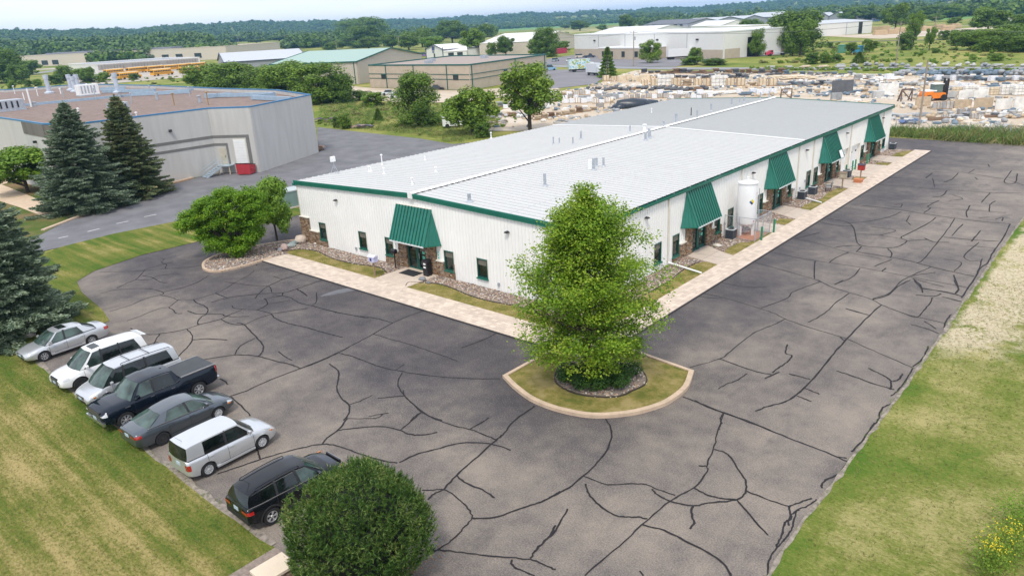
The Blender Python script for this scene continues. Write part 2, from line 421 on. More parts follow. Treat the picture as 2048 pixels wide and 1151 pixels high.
def m_sand():
    m, nt, n, b = _nodes('yard_dirt'); w = coords(nt, 'World'); a = noise(nt, w, .08, 6, .6); c = noise(nt, w, 2.5, 4, .7)
    r = ramp(nt, [(.35, (.36,.29,.21)), (.50, (.48,.41,.32)), (.64, (.66,.62,.55))]); nt.links.new(a.outputs['Fac'], r.inputs['Fac'])
    col = mixc(nt, .5, r.outputs['Color'], ramp_out(nt, c, [(.3, (.36,.27,.18)), (.7, (.66,.54,.40))])); nt.links.new(col, b.inputs['Base Color'])
    b.inputs['Roughness'].default_value = .95; return m
SAND = m_sand()
CONC = mat('concrete_walk', (.52,.435,.36), .85, var=.12, scale=1.2, bmp=.1)
KERB = mat('kerb_concrete', (.52,.39,.28), .85, var=.15, scale=2.5, bmp=.2, island=.08)
PAVER = mat('paver', (.58,.475,.385), .85, var=.10, scale=1.3, island=.13)
GRAVELB = mat('gravel_base', (.25,.20,.165), .95, var=.3, scale=6, bmp=.5)
TAR = mat('tar_sealant', (.024,.022,.024), .8, var=.3, scale=4, spec=.2)
WHITEP = mat('white_line_paint', (.72,.72,.70), .7, var=.1)

# ================================================================== terrain
SKYL = [(-60,69),(0,67),(250,63),(400,54),(512,49),(620,45),(760,41),(900,37),(1024,28),(1250,20),(1400,14),(1536,2),(1700,-12),(2048,-34),(2120,-38)]
_tab = []
for _px, _py2 in SKYL:
    _v = ray(_px, 100); _az = math.degrees(math.atan2(-_v[0], _v[1])); _t = min(1, max(0, (_az-44)/28)); _dd = 2500*(1-_t)+1350*_t+1450
    _x = 25-math.sin(R(_az))*_dd; _y2 = -35+math.cos(R(_az))*_dd; _tab.append((_az, 0, top_far(_x, _y2, _py2)-11))
_tab.sort()
def sky_h(az): return float(np.interp(az, [q[0] for q in _tab], [q[2] for q in _tab]))
def hz(x, y):
    d = math.hypot(x-25, y+35); az = math.degrees(math.atan2(-(x-25), y+35))   # 0 = +Y, + = left; view 5..77
    t = min(1, max(0, (az-44)/28)); r0 = 2500*(1-t)+1350*t
    k = min(1, max(0, (d-r0)/1500)); k = k*k*(3-2*k)
    hh = sky_h(az)+2.5*math.sin(az*1.3)+1.5*math.sin(az*2.9)
    lf = 9*min(1, max(0, (d-850)/300))*min(1, max(0, (az-45)/15))
    return k*hh+lf+(3*math.sin(x*.004)*math.sin(y*.005) if d > 1500 else 0)*k
rad = [0, 15, 40, 80, 140, 220, 320, 450, 600, 780, 950, 1100, 1300, 1500, 1700, 1900, 2100, 2300, 2500, 2700, 2900, 3100, 3350, 3600, 3900, 4300, 4800, 5500, 7000]
NA = 180; tb = MB(); vs = []
for r_ in rad:
    for i in range(NA):
        a = 2*math.pi*i/NA; x = 25+r_*math.cos(a); y = -35+r_*math.sin(a); vs.append((x, y, hz(x, y)-.06))
fs = []
for k in range(len(rad)-1):
    for i in range(NA):
        q = (k*NA+i, k*NA+(i+1) % NA, (k+1)*NA+(i+1) % NA, (k+1)*NA+i)
        fs.append(q[::-1] if k else (q[3], q[2], q[0]))
tb.add(vs, fs)
struct('terrain', tb, FIELD, 60)

# ================================================================== car park, drives, road
lot_left = [(-22.1,-24.4),(-24.6,-21.5),(-25.3,-18.9),(-28.1,-18.3),(-33.5,-17.7),(-36.7,-16.9),(-38.4,-15.0),(-39.6,-10.6),(-39.3,-5.9),(-39.6,6.2)]
lot = [(-22.1,-24.4),(-16.5,-24.5),(-6.1,-24.75),(1.6,-24.86),(5.2,-24.75),(6.1,-23.6),(7.6,-22.9),(8.6,-23.4),(8.75,-26),(8.9,-48),(18.9,-48),(18.75,-15.3),
       (18.6,-12.7),(18.66,-10.4),(18.69,-7.1),(18.75,-.9),(18.7,7.5),(18.5,22.7),(18.45,38.6),(18.5,60),(21,75.6),(8,75.6),(-2.2,75.9),(-8,76.5),(-30,74),(-39.8,70),(-39.6,6.2)]+lot_left[1:-1][::-1]
sheet('car_park', lot, 0.0, ASPH)
road = [G(40,512), G(125,493), G(225,468), G(350,443), (-48.0,0.5), (-46.3,9), (-44,18),(-42.5,22),(-39.9,30),(-39.9,70), G(905,288), G(840,277), G(720,264), G(634,254), (-72.6,31.0), (-66.2,17.1), (-71.3,13.9),
        G(400,353), G(270,390), G(100,457), G(0,500)]
sheet('side_road', road, -0.004, ROADM)
for k, (a, b) in enumerate([((117,476),(136,472)),((175,463),(199,457)),((233,447),(257,442)),((288,433.5),(313,428.5))]):
    a = np.array(G(*a)); b = np.array(G(*b)); t = (b-a)/np.linalg.norm(b-a); nn = np.array([-t[1], t[0]])*.07
    sheet('lane_marking', [tuple(a-nn), tuple(b-nn), tuple(b+nn), tuple(a+nn)], .004, WHITEP)
# lawns
sheet('bus_yard', [G(*q) for q in [(150,172),(235,166),(330,158),(440,150),(430,128),(300,136),(160,150)]], .015, mat('yard_gravel', (.42,.37,.31), .95, var=.15, scale=.05))
sheet('factory_yard', [G(*q) for q in [(60,140),(118,139),(122,131),(60,134)]], .018, MATS['yard_gravel'])
lawnL = [(-22.1,-24.4),(-16.5,-24.5),(-6.1,-24.75),(1.6,-24.86),(4.4,-24.78),(4.6,-48),(-75,-48),(-75,-30),(-58,-18.5),G(40,512),G(75,512),(-38.4,-15.0),(-36.7,-16.9),(-33.5,-17.7),(-28.1,-18.3),(-25.3,-18.9),(-24.6,-21.5)]
sheet('lawn', lawnL, .03, LAWN)
strip = [G(75,512), G(125,493), G(225,468), G(350,443), (-48.0,0.5), (-46.3,9), (-44,18), (-42.5,22),(-40.2,28),(-39.7,16),(-39.6,6.2),(-39.3,-5.9),(-39.6,-10.6),(-38.4,-15.0)]
sheet('grass_strip', strip, .026, LAWN)
lawnR = [(18.9,-48),(18.75,-15.3),(18.6,-12.7),(18.66,-10.4),(18.69,-7.1),(18.75,-.9),(18.7,7.5),(18.5,22.7),(18.45,38.6),(18.5,60),(21,75.6),(60,76),(60,-48)]
sheet('verge', lawnR, .03, LAWN2)
# bare worn strip of dirt by the lot edge, upper right
DIRT = mat('bare_dirt', (.235,.20,.165), .95, var=.5, scale=3.5, bmp=.3)
dirt = [G(*q) for q in [(2060,440),(2000,510),(1960,580),(1915,655),(1880,705),(1900,700),(1925,660),(1990,640),(2060,600)]]
dirt = catmull(dirt, 3, True)
pass
eg = offset([(18.9,-48),(18.75,-15.3),(18.6,-12.7),(18.66,-10.4),(18.69,-7.1),(18.75,-.9),(18.7,7.5),(18.5,22.7),(18.45,38.6),(18.5,70)], 0)
q = random.Random(3); inner = []; outer = []
for (x0, y0), (x1, y1) in zip(eg[:-1], eg[1:]):
    n_ = max(1, int(abs(y1-y0)/.6))
    for k in range(n_):
        t = k/n_; inner.append((x0+(x1-x0)*t-q.uniform(.0,.10), y0+(y1-y0)*t)); outer.append((x0+(x1-x0)*t+q.uniform(.02,.17), y0+(y1-y0)*t))
sheet('lot_edge_grit', inner+outer[::-1], .040, DIRT)
e2 = [(-24,-22.7),(-22.1,-24.4),(-16.5,-24.5),(-6.1,-24.75),(1.6,-24.86),(4.9,-24.8)]; inner = []; outer = []
for (x0, y0), (x1, y1) in zip(e2[:-1], e2[1:]):
    n_ = max(1, int(math.hypot(x1-x0, y1-y0)/.8))
    for k in range(n_):
        t = k/n_; inner.append((x0+(x1-x0)*t, y0+(y1-y0)*t+q.uniform(.02,.38))); outer.append((x0+(x1-x0)*t, y0+(y1-y0)*t-q.uniform(.0,.10)))
sheet('lawn_edge_grit', inner+outer[::-1], .034, DIRT)

# beds round the building: gravel sheet, then grass pieces on it
SWF0, SWF1, SWR0, SWR1 = -5.58, -3.25, 3.05, 4.86
bed = [(-31.3,-.2),(-29.9,-3.25),(3.05,-3.25),(3.05,66.8),(0.05,66.8),(0.05,-.05),(-30.3,-.05)]
sheet('gravel_bed', bed, .02, GRAVELB)
rockL = catmull([G(*q) for q in [(405,528),(422,517),(438,510),(480,499),(531,489.7),(575,483),(600,481)]], 4)+[(-30.3,-.1),(-30.3,-3.2)]+catmull([G(*q) for q in [(577,509),(545,516.5),(500,531),(450,543),(425,545),(408,541)]], 4)
sheet('rock_island', rockL, .10, GRAVELB)
gA = [G(*q) for q in [(575.4,503),(596,500.3),(615,500.8),(633.4,504),(647.4,510.5),(663.5,518),(685,524.4),(712,529.8),(744,534),(762,538),(772,546)]]
gA = catmull(gA, 3)+[(-16.5,-3.26),(-28.3,-3.26)]
gB = catmull([G(*q) for q in [(813,573.5),(818,566.5),(835,566.5),(875.5,569.4),(904,578),(941.4,593.8),(984.5,605.2),(1033,613.8)]], 3)
gB += [(0.6,-1.9),(1.6,-1.2),(1.9,1.0),(1.95,5.5)]+catmull([G(*q) for q in [(1341.7,563),(1361,546),(1380.7,533.8),(1400,526),(1422,524.6),(1444,529.5)]], 3)+[(3.04,12.9),(3.04,-3.24),(-12.9,-3.24)]
def px(*a): return [G(*q) for q in a]
gC = px((1468,502),(1466,490),(1476,481),(1500,476),(1530,472),(1556,463),(1546,470.5))+[(3.04,21.7),(3.04,16.8)]
gC = [(3.04,15.6),(2.1,15.9),(1.85,17.2),(2.0,19.0),(2.6,19.4),(2.6,22.9),(3.04,22.9)]
gD = [(3.04,25.6),(1.9,26.0),(1.8,27.6),(3.04,27.9)]
gE = [(3.04,31.5),(2.0,31.5),(1.8,33.5),(2.3,36.5),(1.9,39.5),(2.1,41.7),(3.04,41.9)]
gF = [(3.04,46.2),(2.0,46.0),(1.9,47.8),(3.04,48.0)]
gG = [(3.04,55.4),(1.6,55.8),(1.5,56.8),(3.04,57.2)]
gH = [(3.04,61.4),(1.7,61.8),(1.8,64.5),(2.6,66.0),(3.04,66.4)]
BEDS = [gA, gB, gC, gD, gE, gF, gG, gH]
for g_ in BEDS: sheet('bed_lawn', g_, .055, BEDGRASS)
# edging strip along the front beds
EDG = mat('bed_edging', (.05,.04,.03), .7)
for g_, n_ in ((gA, 31), (gB, 36)):
    mb = MB(); a = offset(g_[:n_], .05)
    for (p0, p1) in zip(a[:-1], a[1:]): mb.beam((p0[0], p0[1], .06), (p1[0], p1[1], .06), .05, .09)
    struct('bed_edging', mb, EDG)
# entrance walks
walks = [[(-16.5,-3.24),(-12.95,-3.24),(-12.95,-.02),(-16.5,-.02)], [(3.04,12.95),(3.04,15.55),(2.0,15.9),(.14,16.95),(.14,13.6)], [(3.04,22.95),(3.04,25.5),(.16,25.5),(.16,22.95)],
         [(3.04,27.95),(3.04,31.45),(.14,32.1),(.14,29.4)], [(3.04,41.95),(3.04,45.9),(.14,45.9),(.14,43.0)], [(3.04,48.1),(3.04,55.3),(.10,55.3),(.10,48.1)], [(3.04,57.3),(3.04,61.3),(.14,61.3),(.14,58.2)]]
for k, w_ in enumerate(walks):
    mb = MB(); mb.prism(w_, -.02, .085 if k else .09); wk = struct('entrance_walk', mb, PAVER if k == 0 else CONC)
    # saw joints
    mb = MB(); x0 = min(p[0] for p in w_); x1 = max(p[0] for p in w_); y0 = min(p[1] for p in w_); y1 = max(p[1] for p in w_)
    if k == 0:
        yy = y0+.3; row = 0
        while yy < y1: mb.box(x0, yy-.008, .088, x1, yy+.008, .0925); yy += .3
    else:
        for xx in (x0+(x1-x0)*.5, ): mb.box(xx-.012, y0+.4, .083, xx+.012, y1-.4, .0875)
        yy = y0+1.6
        while yy < y1-.8: mb.box(x0+.1, yy-.012, .083, x1, yy+.012, .0875); yy += 1.6
    part(wk, 'joint', mb, mat('joint_dark', (.22,.18,.15), .9))
# paver sidewalk
swf = [(-31.3,SWF0),(SWR1,SWF0),(SWR1,66.9),(SWR0,66.9),(SWR0,SWF1),(-28.5,SWF1)]
mb = MB(); mb.prism(swf, -.03, .075); sw = struct('sidewalk', mb, mat('paver_sand', (.40,.34,.28), .9))
mb = MB(); q = random.Random(11)
def lay(x0, x1, y0, y1, lx, ly, stag):
    row = 0; y = y0
    while y < y1-.02:
        x = x0-(lx/2 if row % 2 and stag else 0)
        while x < x1-.02:
            a = max(x, x0); b_ = min(x+lx, x1); yb = min(y+ly, y1)
            if b_-a > .05: mb.box(a+.006, y+.006, .06, b_-.006, yb-.006, .088+q.uniform(-.003,.004))
            x += lx
        y += ly; row += 1
lay(-28.5, SWR1, SWF0, SWF1, .40, .29, True)
lay(SWR0, SWR1, SWF1, 66.9, .30, .40, False)
pv = part(sw, 'paver', mb, PAVER, kind='stuff')
mb = MB(); mb.box(-31.3, SWF0-.05, -.02, SWR1+.05, SWF0, .092); mb.box(SWR1, SWF0, -.02, SWR1+.06, 66.9, .092)
part(sw, 'edge_restraint', mb, mat('edge_restraint', (.05,.045,.045), .8))

# kerbed island with the maple
arc = catmull([(2.06,-9.81),(3.3,-10.4),(4.79,-10.9),(6.0,-11.0),(6.95,-10.9),(8.0,-10.6),(8.83,-10.05),(9.6,-9.2),(10.08,-8.36),(10.4,-7.5),(10.5,-6.7),(10.5,-5.8),(10.34,-4.96),(9.85,-3.61)], 4)
isl = arc+[(9.0,-3.5),(4.95,-3.0),(2.1,-5.75),(2.05,-7.5)]
isl_g = isl
sheet('island_lawn', isl_g, .09, BEDGRASS)
kerb = struct('island_kerb', MB().prism([(2.2,-5.9),(2.3,-5.9),(2.3,-5.8)], .0, .05), KERB)
def kerb_run(parent, pts, w=.24, h=.16, step=3):
    ip = offset(pts, w)
    for k in range(0, len(pts)-1, step):
        a = pts[k:k+step+1]; b_ = ip[k:k+step+1]
        if len(a) < 2: continue
        mb = MB(); base = [tuple(p) for p in a]+[tuple(p) for p in b_[::-1]]
        c = np.mean(np.array(base), axis=0); base = [tuple(c+(np.array(p)-c)*.997) for p in base]
        mb.prism(base, -.02, h); part(parent, 'kerb_stone', mb, KERB)
kerb_run(kerb, arc, .26, .17, 13)
ln = lambda a, b, n: [tuple(np.array(a)+(np.array(b)-np.array(a))*k/n) for k in range(n+1)]
kerb_run(kerb, ln((9.85,-3.61),(4.95,-3.05),6), .2, .15, 2); kerb_run(kerb, ln((2.1,-5.75),(2.06,-9.81),6), .2, .15, 2)
mulch = [(6.15+2.4*math.cos(2*math.pi*k/30)*(1+.05*math.sin(k)), -6.85+2.3*math.sin(2*math.pi*k/30)) for k in range(30)]
sheet('mulch_ring', mulch, .105, GRAVELB)
mb = MB(); o_ = mulch+[mulch[0]]
for a, b_ in zip(o_[:-1], o_[1:]): mb.beam((*a, .12), (*b_, .12), .05, .08)
struct('mulch_edging', mb, EDG)
kb = struct('rock_island_kerb', MB().prism([(-32.6,-4.0),(-32.5,-4.0),(-32.5,-3.9)], .0, .05), KERB)
run = catmull([G(*q) for q in [(545,516.5),(500,531),(450,543),(425,545),(408,541),(404,533),(408,525),(422,517),(438,510),(480,499),(531,489.7),(575,483),(600,481)]], 3)
kerb_run(kb, run[::-1], .2, .16, 4)
kl = struct('shrub_bed_kerb', MB().prism([(8.5,-40),(8.6,-40),(8.6,-39)], .0, .05), mat('grey_kerb', (.40,.37,.33), .9, island=.08))
kerb_run(kl, catmull([(8.75,-34),(8.75,-28),(8.7,-25),(8.5,-23.5),(7.6,-22.95),(6.3,-23.4),(5.5,-24.6)], 3), .2, .14, 4)
sheet('shrub_bed', [(4.3,-24.80),(5.5,-24.7),(6.3,-23.5),(7.6,-23.05),(8.5,-23.6),(8.6,-26),(8.7,-34),(4.3,-34)], .06, GRAVELB)
# kerb on far side of road
kr = struct('road_kerb', MB().prism([(-64,-8),(-63.9,-8),(-63.9,-7.9)], -.01, .02), mat('pale_kerb', (.55,.49,.42), .85, island=.06))
kerb_run(kr, catmull([G(90,461), G(150,438), G(270,390.5), G(330,371), G(388,356)], 4)[::-1], -.45, .14, 2)
# left bed with the big spruces, and the walk of the grey building
leftbed = [G(388,356), G(330,370.5), G(270,390), G(130,444), G(60,480), (-75,-40), (-110,-40), (-96,-3.9), (-77.5,-4.1), (-72.1,-1.8), (-71.4,12)]
sheet('planted_bank', leftbed, .012, m_grass('bank_grass', (.10,.13,.03), (.05,.10,.016), (.23,.155,.085), .13, 0, 0, .50))
walkL = [G(*q) for q in [(-40,352),(3,369),(60,392),(132,424),(96,437),(40,415),(-40,390)]]
sheet('concrete_path', walkL, .03, mat('tan_walk', (.58,.44,.31), .9))
walkM = [G(*q) for q in [(-10,350),(30,356),(34,362),(-10,372)]]
sheet('concrete_path', walkM, .034, MATS['tan_walk'])
sheet('bark_mulch', [G(*q) for q in [(388,357),(300,381),(160,436),(132,424),(100,405),(190,395),(300,365)]], .022, mat('bark', (.22,.125,.065), .95, var=.35, scale=4, bmp=.6))

# ================================================================== sealed cracks, traced on the pavement
Z = lambda ox, oy, s, *L: [[(ox+a/s, oy+b/s) for a, b in l] for l in L]
CR = []
CR += Z(200,500,4.096,
 [(0,355),(130,325),(300,315),(430,320),(520,350),(490,368),(380,395),(250,450),(80,500)],
 [(290,243),(200,280),(135,312)],[(290,243),(330,205),(370,160),(430,140),(520,115),(600,100)],[(0,180),(200,175),(400,165),(500,155),(640,145),(830,128)],[(495,65),(525,75),(505,100),(545,120),(535,145),(570,152)],
 [(350,208),(430,225),(490,258),(550,268)],[(290,243),(400,242),(480,210),(560,200),(655,196)],
 [(520,345),(600,325),(700,300),(800,262),(880,215),(900,205)],[(495,370),(580,385),(640,408),(690,412),(770,405),(880,375),(945,352),(1020,320),(1100,270),(1200,215),(1240,190),(1265,165)],
 [(945,352),(1000,375),(1045,390)],[(640,410),(600,440),(560,468),(500,475),(400,510),(320,545),(220,580)],[(560,468),(600,490),(620,515),(670,520)],
 [(765,408),(800,435),(860,460),(885,490),(870,525),(840,540),(810,570),(800,600),(820,608)],[(720,498),(760,512),(800,523),(980,522),(1030,540),(1100,545),(1220,542)],
 [(250,640),(300,670),(400,690),(480,685),(600,668),(710,645),(820,608),(990,565),(1060,530),(1160,490)],[(1020,260),(1100,270),(1250,290),(1370,295),(1400,315),(1405,345)],
 [(1080,455),(1100,475),(1180,485),(1290,490),(1400,520)],[(1270,395),(1310,350),(1370,300),(1500,240),(1600,210),(1710,175)],[(905,430),(1040,392),(1200,370),(1350,355),(1500,350),(1610,318),(1720,280),(1880,222)],
 [(1610,318),(1660,350),(1695,375)],[(1290,490),(1370,445),(1350,395)],[(1380,440),(1480,425),(1560,410)],[(1410,370),(1490,375),(1560,390),(1640,435),(1730,455),(1880,495),(2048,530),(2200,560)],[(1730,455),(1770,425),(1775,350)],
 [(1490,375),(1500,348)],[(1340,405),(1420,385),(1480,378)],[(1410,520),(1500,507),(1600,492),(1700,478)],[(1400,520),(1440,560),(1540,600),(1700,635),(1850,680),(1990,715)],
 [(1400,525),(1280,565),(1180,610),(1060,600),(990,565)],[(1120,598),(1180,610),(1240,670),(1300,735),(1340,790),(1320,850),(1290,870)],[(1270,722),(1170,770),(1120,820),(1105,860)],
 [(710,648),(750,690),(755,735),(720,790),(660,850),(620,900)],[(755,735),(880,727),(1040,735)],[(490,685),(455,740),(420,810)],[(830,900),(980,875),(1120,858),(1290,868),(1450,912),(1560,935),(1640,968)],
 [(1210,1147),(1400,1060),(1640,970),(1800,905),(1960,835),(2048,790)],[(1460,830),(1510,868),(1575,903)],[(950,1040),(1010,1065),(1048,1098)],[(1420,215),(1500,240)],[(1280,118),(1288,128)])
CR += Z(600,560,4.096,[(0,725),(150,670),(320,590),(480,505),(600,440),(760,350),(900,290),(1020,250),(1120,235)],[(600,440),(750,485),(900,525),(1060,580),(1190,625),(1290,663)],[(760,350),(650,320),(560,303),(430,288),(260,255),(95,208)],
 [(320,595),(460,635),(600,690),(700,720),(840,748),(1000,775),(1180,793),(1400,805),(1640,808)],[(780,740),(855,687)],[(840,755),(805,820),(810,880),(860,950),(920,1010),(1000,1080),(1080,1120),(1160,1147)],[(635,968),(750,955),(855,948)],
 [(240,683),(310,740),(315,810),(300,880),(340,965),(400,1020),(405,1080),(360,1147)],[(400,1020),(490,990),(595,940)],[(380,1132),(500,1133),(620,1130),(670,1105),(660,1097),(560,1115)],[(660,1100),(725,1088)],
 [(1325,553),(1420,520),(1520,480),(1600,440),(1670,402)],[(1925,488),(1940,540),(1970,585)],[(1000,1080),(940,1115),(910,1147)],[(0,85),(30,105),(58,128)])
CR += Z(400,780,2.926,[(1190,0),(1200,35),(1300,125),(1380,170),(1500,210),(1600,235),(1700,275),(1735,290)],[(1300,125),(1230,185),(1175,230)],[(805,235),(900,222),(1060,212),(1160,230),(1230,258),(1300,260),(1390,247)],
 [(860,165),(810,230),(755,270),(715,315)],[(100,490),(250,440),(400,390),(560,345),(715,315),(820,330),(930,370),(1040,405),(1150,425)],[(1165,422),(1280,370),(1400,340),(1530,308),(1690,312),(1820,350)],
 [(1960,92),(1850,170),(1780,250),(1730,295),(1600,410),(1500,500),(1425,580)],[(1500,500),(1560,545),(1650,580),(1725,628)],[(1300,585),(1360,585),(1425,580),(1500,625),(1560,680),(1590,745),(1540,810),(1470,880),(1370,945)],[(1425,582),(1370,605),(1335,640)],
 [(1590,748),(1720,745),(1850,700),(1960,665),(2048,628),(2110,590)],[(1580,228),(1690,162)],[(180,38),(240,90),(295,150)],[(335,345),(345,380),(355,405)],[(165,40),(285,0)],
 [(1300,935),(1400,935),(1560,952),(1700,970),(1930,990),(2000,1015),(2080,1050)],[(1935,985),(1970,930),(2048,850),(2080,790)],[(1820,990),(1835,1030),(1900,1060),(1960,1085)])
CR += Z(1300,560,3.151,[(345,85),(500,120),(690,178),(780,208),(850,243),(980,290),(1130,335),(1240,370),(1400,440),(1550,505),(1665,555)],[(250,550),(440,495),(490,460),(600,370),(680,320),(780,280),(850,245)],
 [(310,103),(380,112),(460,115)],[(455,15),(600,42),(740,45)],[(700,175),(860,115),(900,75),(990,40),(1070,10)],[(1060,0),(1150,45),(1260,80),(1400,122),(1460,155),(1600,210),(1700,235),(1855,270)],
 [(1258,82),(1160,150),(1130,185),(1050,240),(995,265)],[(1400,122),(1500,95),(1560,40),(1640,0)],[(1235,180),(1300,200),(1380,220)],
 [(1460,155),(1380,225),(1240,370),(1160,460),(1080,560),(970,680),(920,725),(850,765),(740,795),(662,825)],[(1195,355),(1220,378),(1240,372)],
 [(440,495),(560,540),(680,578),(765,595)],[(868,405),(855,458),(893,475),(870,510),(820,545),(770,583)],[(815,580),(722,620)],[(613,588),(540,635),(480,655),(432,685)],[(873,590),(940,605),(1010,625)],[(970,680),(1068,718)],[(925,727),(1015,765)],
 [(1175,570),(1280,605),(1390,645),(1540,690)],[(1375,555),(1450,590),(1510,625),(1520,650),(1515,690)],[(1590,590),(1570,625),(1530,638)],[(1655,555),(1610,630),(1565,690),(1520,730)],[(1755,415),(1720,490),(1655,545)],
 [(1640,278),(1740,305),(1820,335)],[(1780,110),(1760,150),(1720,195),(1680,235),(1615,215)],[(1835,85),(1790,102),(1675,92)],[(1730,260),(1800,305)],[(1900,215),(1870,250),(1850,300)],[(210,735),(290,765),(430,820),(600,880),(760,945)],[(465,830),(445,870),(450,900),(430,945)],
 [(1520,780),(1460,810),(1440,880),(1400,920),(1390,945)],[(1715,50),(1850,75),(1960,100)],[(1840,105),(1960,135)],[(1915,0),(1945,60),(1925,85)],[(1665,5),(1710,50),(1720,80)],[(1220,0),(1165,25)])
CR += Z(1450,300,3.385,[(470,598),(640,635),(830,690),(1060,735)],[(330,695),(500,730),(620,750),(830,780),(1060,820),(1240,855),(1640,930)],[(205,760),(400,815),(610,875),(650,895)],[(610,750),(605,820),(605,870)],
 [(740,910),(860,860),(915,800)],[(835,692),(750,730),(710,760)],[(640,485),(750,510),(860,515)],[(685,462),(800,480),(860,510),(880,560),(890,610),(925,645),(1100,662),(1180,650),(1230,615),(1190,595),(1220,575),(1330,520),(1400,480),(1425,455)],
 [(835,495),(980,480),(1120,450),(1190,418)],[(740,660),(800,650),(920,645)],[(925,650),(890,690)],[(1100,665),(1130,700),(1120,730)],[(900,690),(1200,740),(1380,785),(1500,815),(1690,855)],[(1010,787),(1130,740)],[(885,565),(1050,578),(1190,600)],[(990,520),(1155,543),(1045,578)],
 [(1230,615),(1380,605)],[(1350,595),(1410,620),(1515,625)],[(1250,445),(1230,480),(1258,508)],[(1555,460),(1520,520),(1430,635),(1350,735),(1300,765)],[(1610,500),(1535,580)],[(1730,545),(1665,620)],[(920,375),(1060,390),(1200,408),(1440,445),(1700,480),(1930,500)],
 [(1140,385),(1190,385),(1195,362),(1150,372)],[(1345,425),(1390,395),(1375,380),(1450,340)],[(1500,275),(1470,310),(1400,320)],[(1540,305),(1610,330),(1515,343)],[(1040,235),(1200,245),(1400,262),(1600,275),(1800,290),(2010,292)],[(1360,190),(1405,155)],[(1405,190),(1420,250)],
 [(1580,155),(1540,195),(1480,220)],[(1660,375),(1635,420),(1640,455)],[(1795,290),(1735,355)],[(1830,345),(1795,370),(1790,418)],[(1480,590),(1700,610),(1860,618)],[(1640,645),(1830,665)],[(1720,625),(1620,710),(1660,750),(1740,745)],[(1480,738),(1600,760),(1550,820)],
 [(1395,790),(1240,860),(1180,900),(1110,970),(1000,1005)],[(1270,870),(1320,910),(1340,965)],[(1545,845),(1580,930),(1560,970)],[(1320,935),(1500,960),(1600,990)],[(1270,870),(1480,925)],[(1090,798),(1062,822)],[(1430,828),(1260,850)],[(820,1073),(965,1113)],
 [(1930,500),(1880,600),(1815,690),(1780,760),(1730,800),(1690,870),(1600,1000)],[(1740,735),(1720,800),(1700,850)],[(1650,155),(1690,130)],[(1690,185),(1710,200)],[(1780,95),(1790,115)],[(1940,140),(1890,215),(1960,225),(1980,160)],[(1300,370),(1420,355)],[(1510,395),(1900,425)],
 [(1600,150),(1900,200),(2024,240)],[(1720,460),(1790,455)],[(1830,470),(1880,455),(1875,480)],[(860,150),(1000,180),(1200,190)],[(640,560),(470,600)])
CR += Z(1100,800,3.151,[(350,118),(390,195),(370,290),(300,390),(205,480),(120,550),(0,612)],[(215,480),(360,530),(520,525),(600,530),(690,565),(785,600)],[(222,525),(245,590),(310,660),(400,720),(480,735),(560,735),(615,750)],[(110,685),(60,780),(0,865)],
 [(1095,80),(1060,190),(1030,310),(990,400),(990,450),(910,550),(760,630),(580,785),(400,950),(215,1106)],[(940,413),(985,413)],[(915,555),(1000,600),(1100,620),(1175,625)],[(645,560),(690,605),(760,635),(900,665),(1000,648),(1175,625),(1235,570),(1230,500),(1180,430),(1130,350),(1090,325),(1035,310)],
 [(900,665),(890,710),(908,770),(880,810)],[(1175,625),(1240,700),(1370,850)],[(1235,570),(1360,620),(1510,670)],[(580,785),(720,820),(850,885),(970,945),(1095,1030),(1140,1106)],[(565,1075),(585,1106)],[(910,0),(1000,45),(1095,80),(1300,155),(1500,235),(1700,310),(1870,385)],
 [(1890,375),(1820,460),(1725,510),(1715,555)],[(1680,625),(1620,670),(1560,690),(1530,790),(1500,850),(1430,930),(1380,1010),(1370,1106)],[(1650,615),(1580,640),(1510,670),(1520,740),(1480,770),(1460,850),(1425,920)],[(1570,690),(1520,720),(1500,790)],[(2048,140),(1980,240),(1900,325)],[(1870,365),(1800,355)])
mb = MB(); q = random.Random(5)
for li, l in enumerate(CR):
    zc_ = .0045+(li % 36)*.0004; P = catmull([G(*p) for p in l], 5); P = [P[0]]+[p for p in P[1:]]
    D = []; w0 = q.uniform(.029, .045)*(1+.004*max(0, P[len(P)//2][1]+12))
    for k, p in enumerate(P):
        D.append((p[0]+q.uniform(-.025,.025), p[1]+q.uniform(-.025,.025)))
    ws = [w0*q.uniform(.75, 1.25) for _ in D]; a = []; b_ = []
    for k in range(len(D)):
        t = np.array(D[min(k+1, len(D)-1)])-np.array(D[max(k-1, 0)]); t = t/(np.linalg.norm(t)+1e-9)
        a.append((D[k][0]-t[1]*ws[k], D[k][1]+t[0]*ws[k])); b_.append((D[k][0]+t[1]*ws[k], D[k][1]-t[0]*ws[k]))
    for k in range(len(D)-1):
        mb.add([(*b_[k], zc_), (*b_[k+1], zc_), (*a[k+1], zc_), (*a[k], zc_)], [(0,1,2,3)])
struct('crack_sealant', mb, TAR)
# pale chalky scuffs on the tarmac
SC = mat('pale_scuff', (.135,.135,.145), .9, var=.2)
SCN = []
for pts in ([(640,592),(672,580),(700,576),(728,576),(690,584),(660,590)], ):
    w_ = catmull([G(*p) for p in pts], 3, True); sheet('pavement_scuff', w_, .0035, SC)
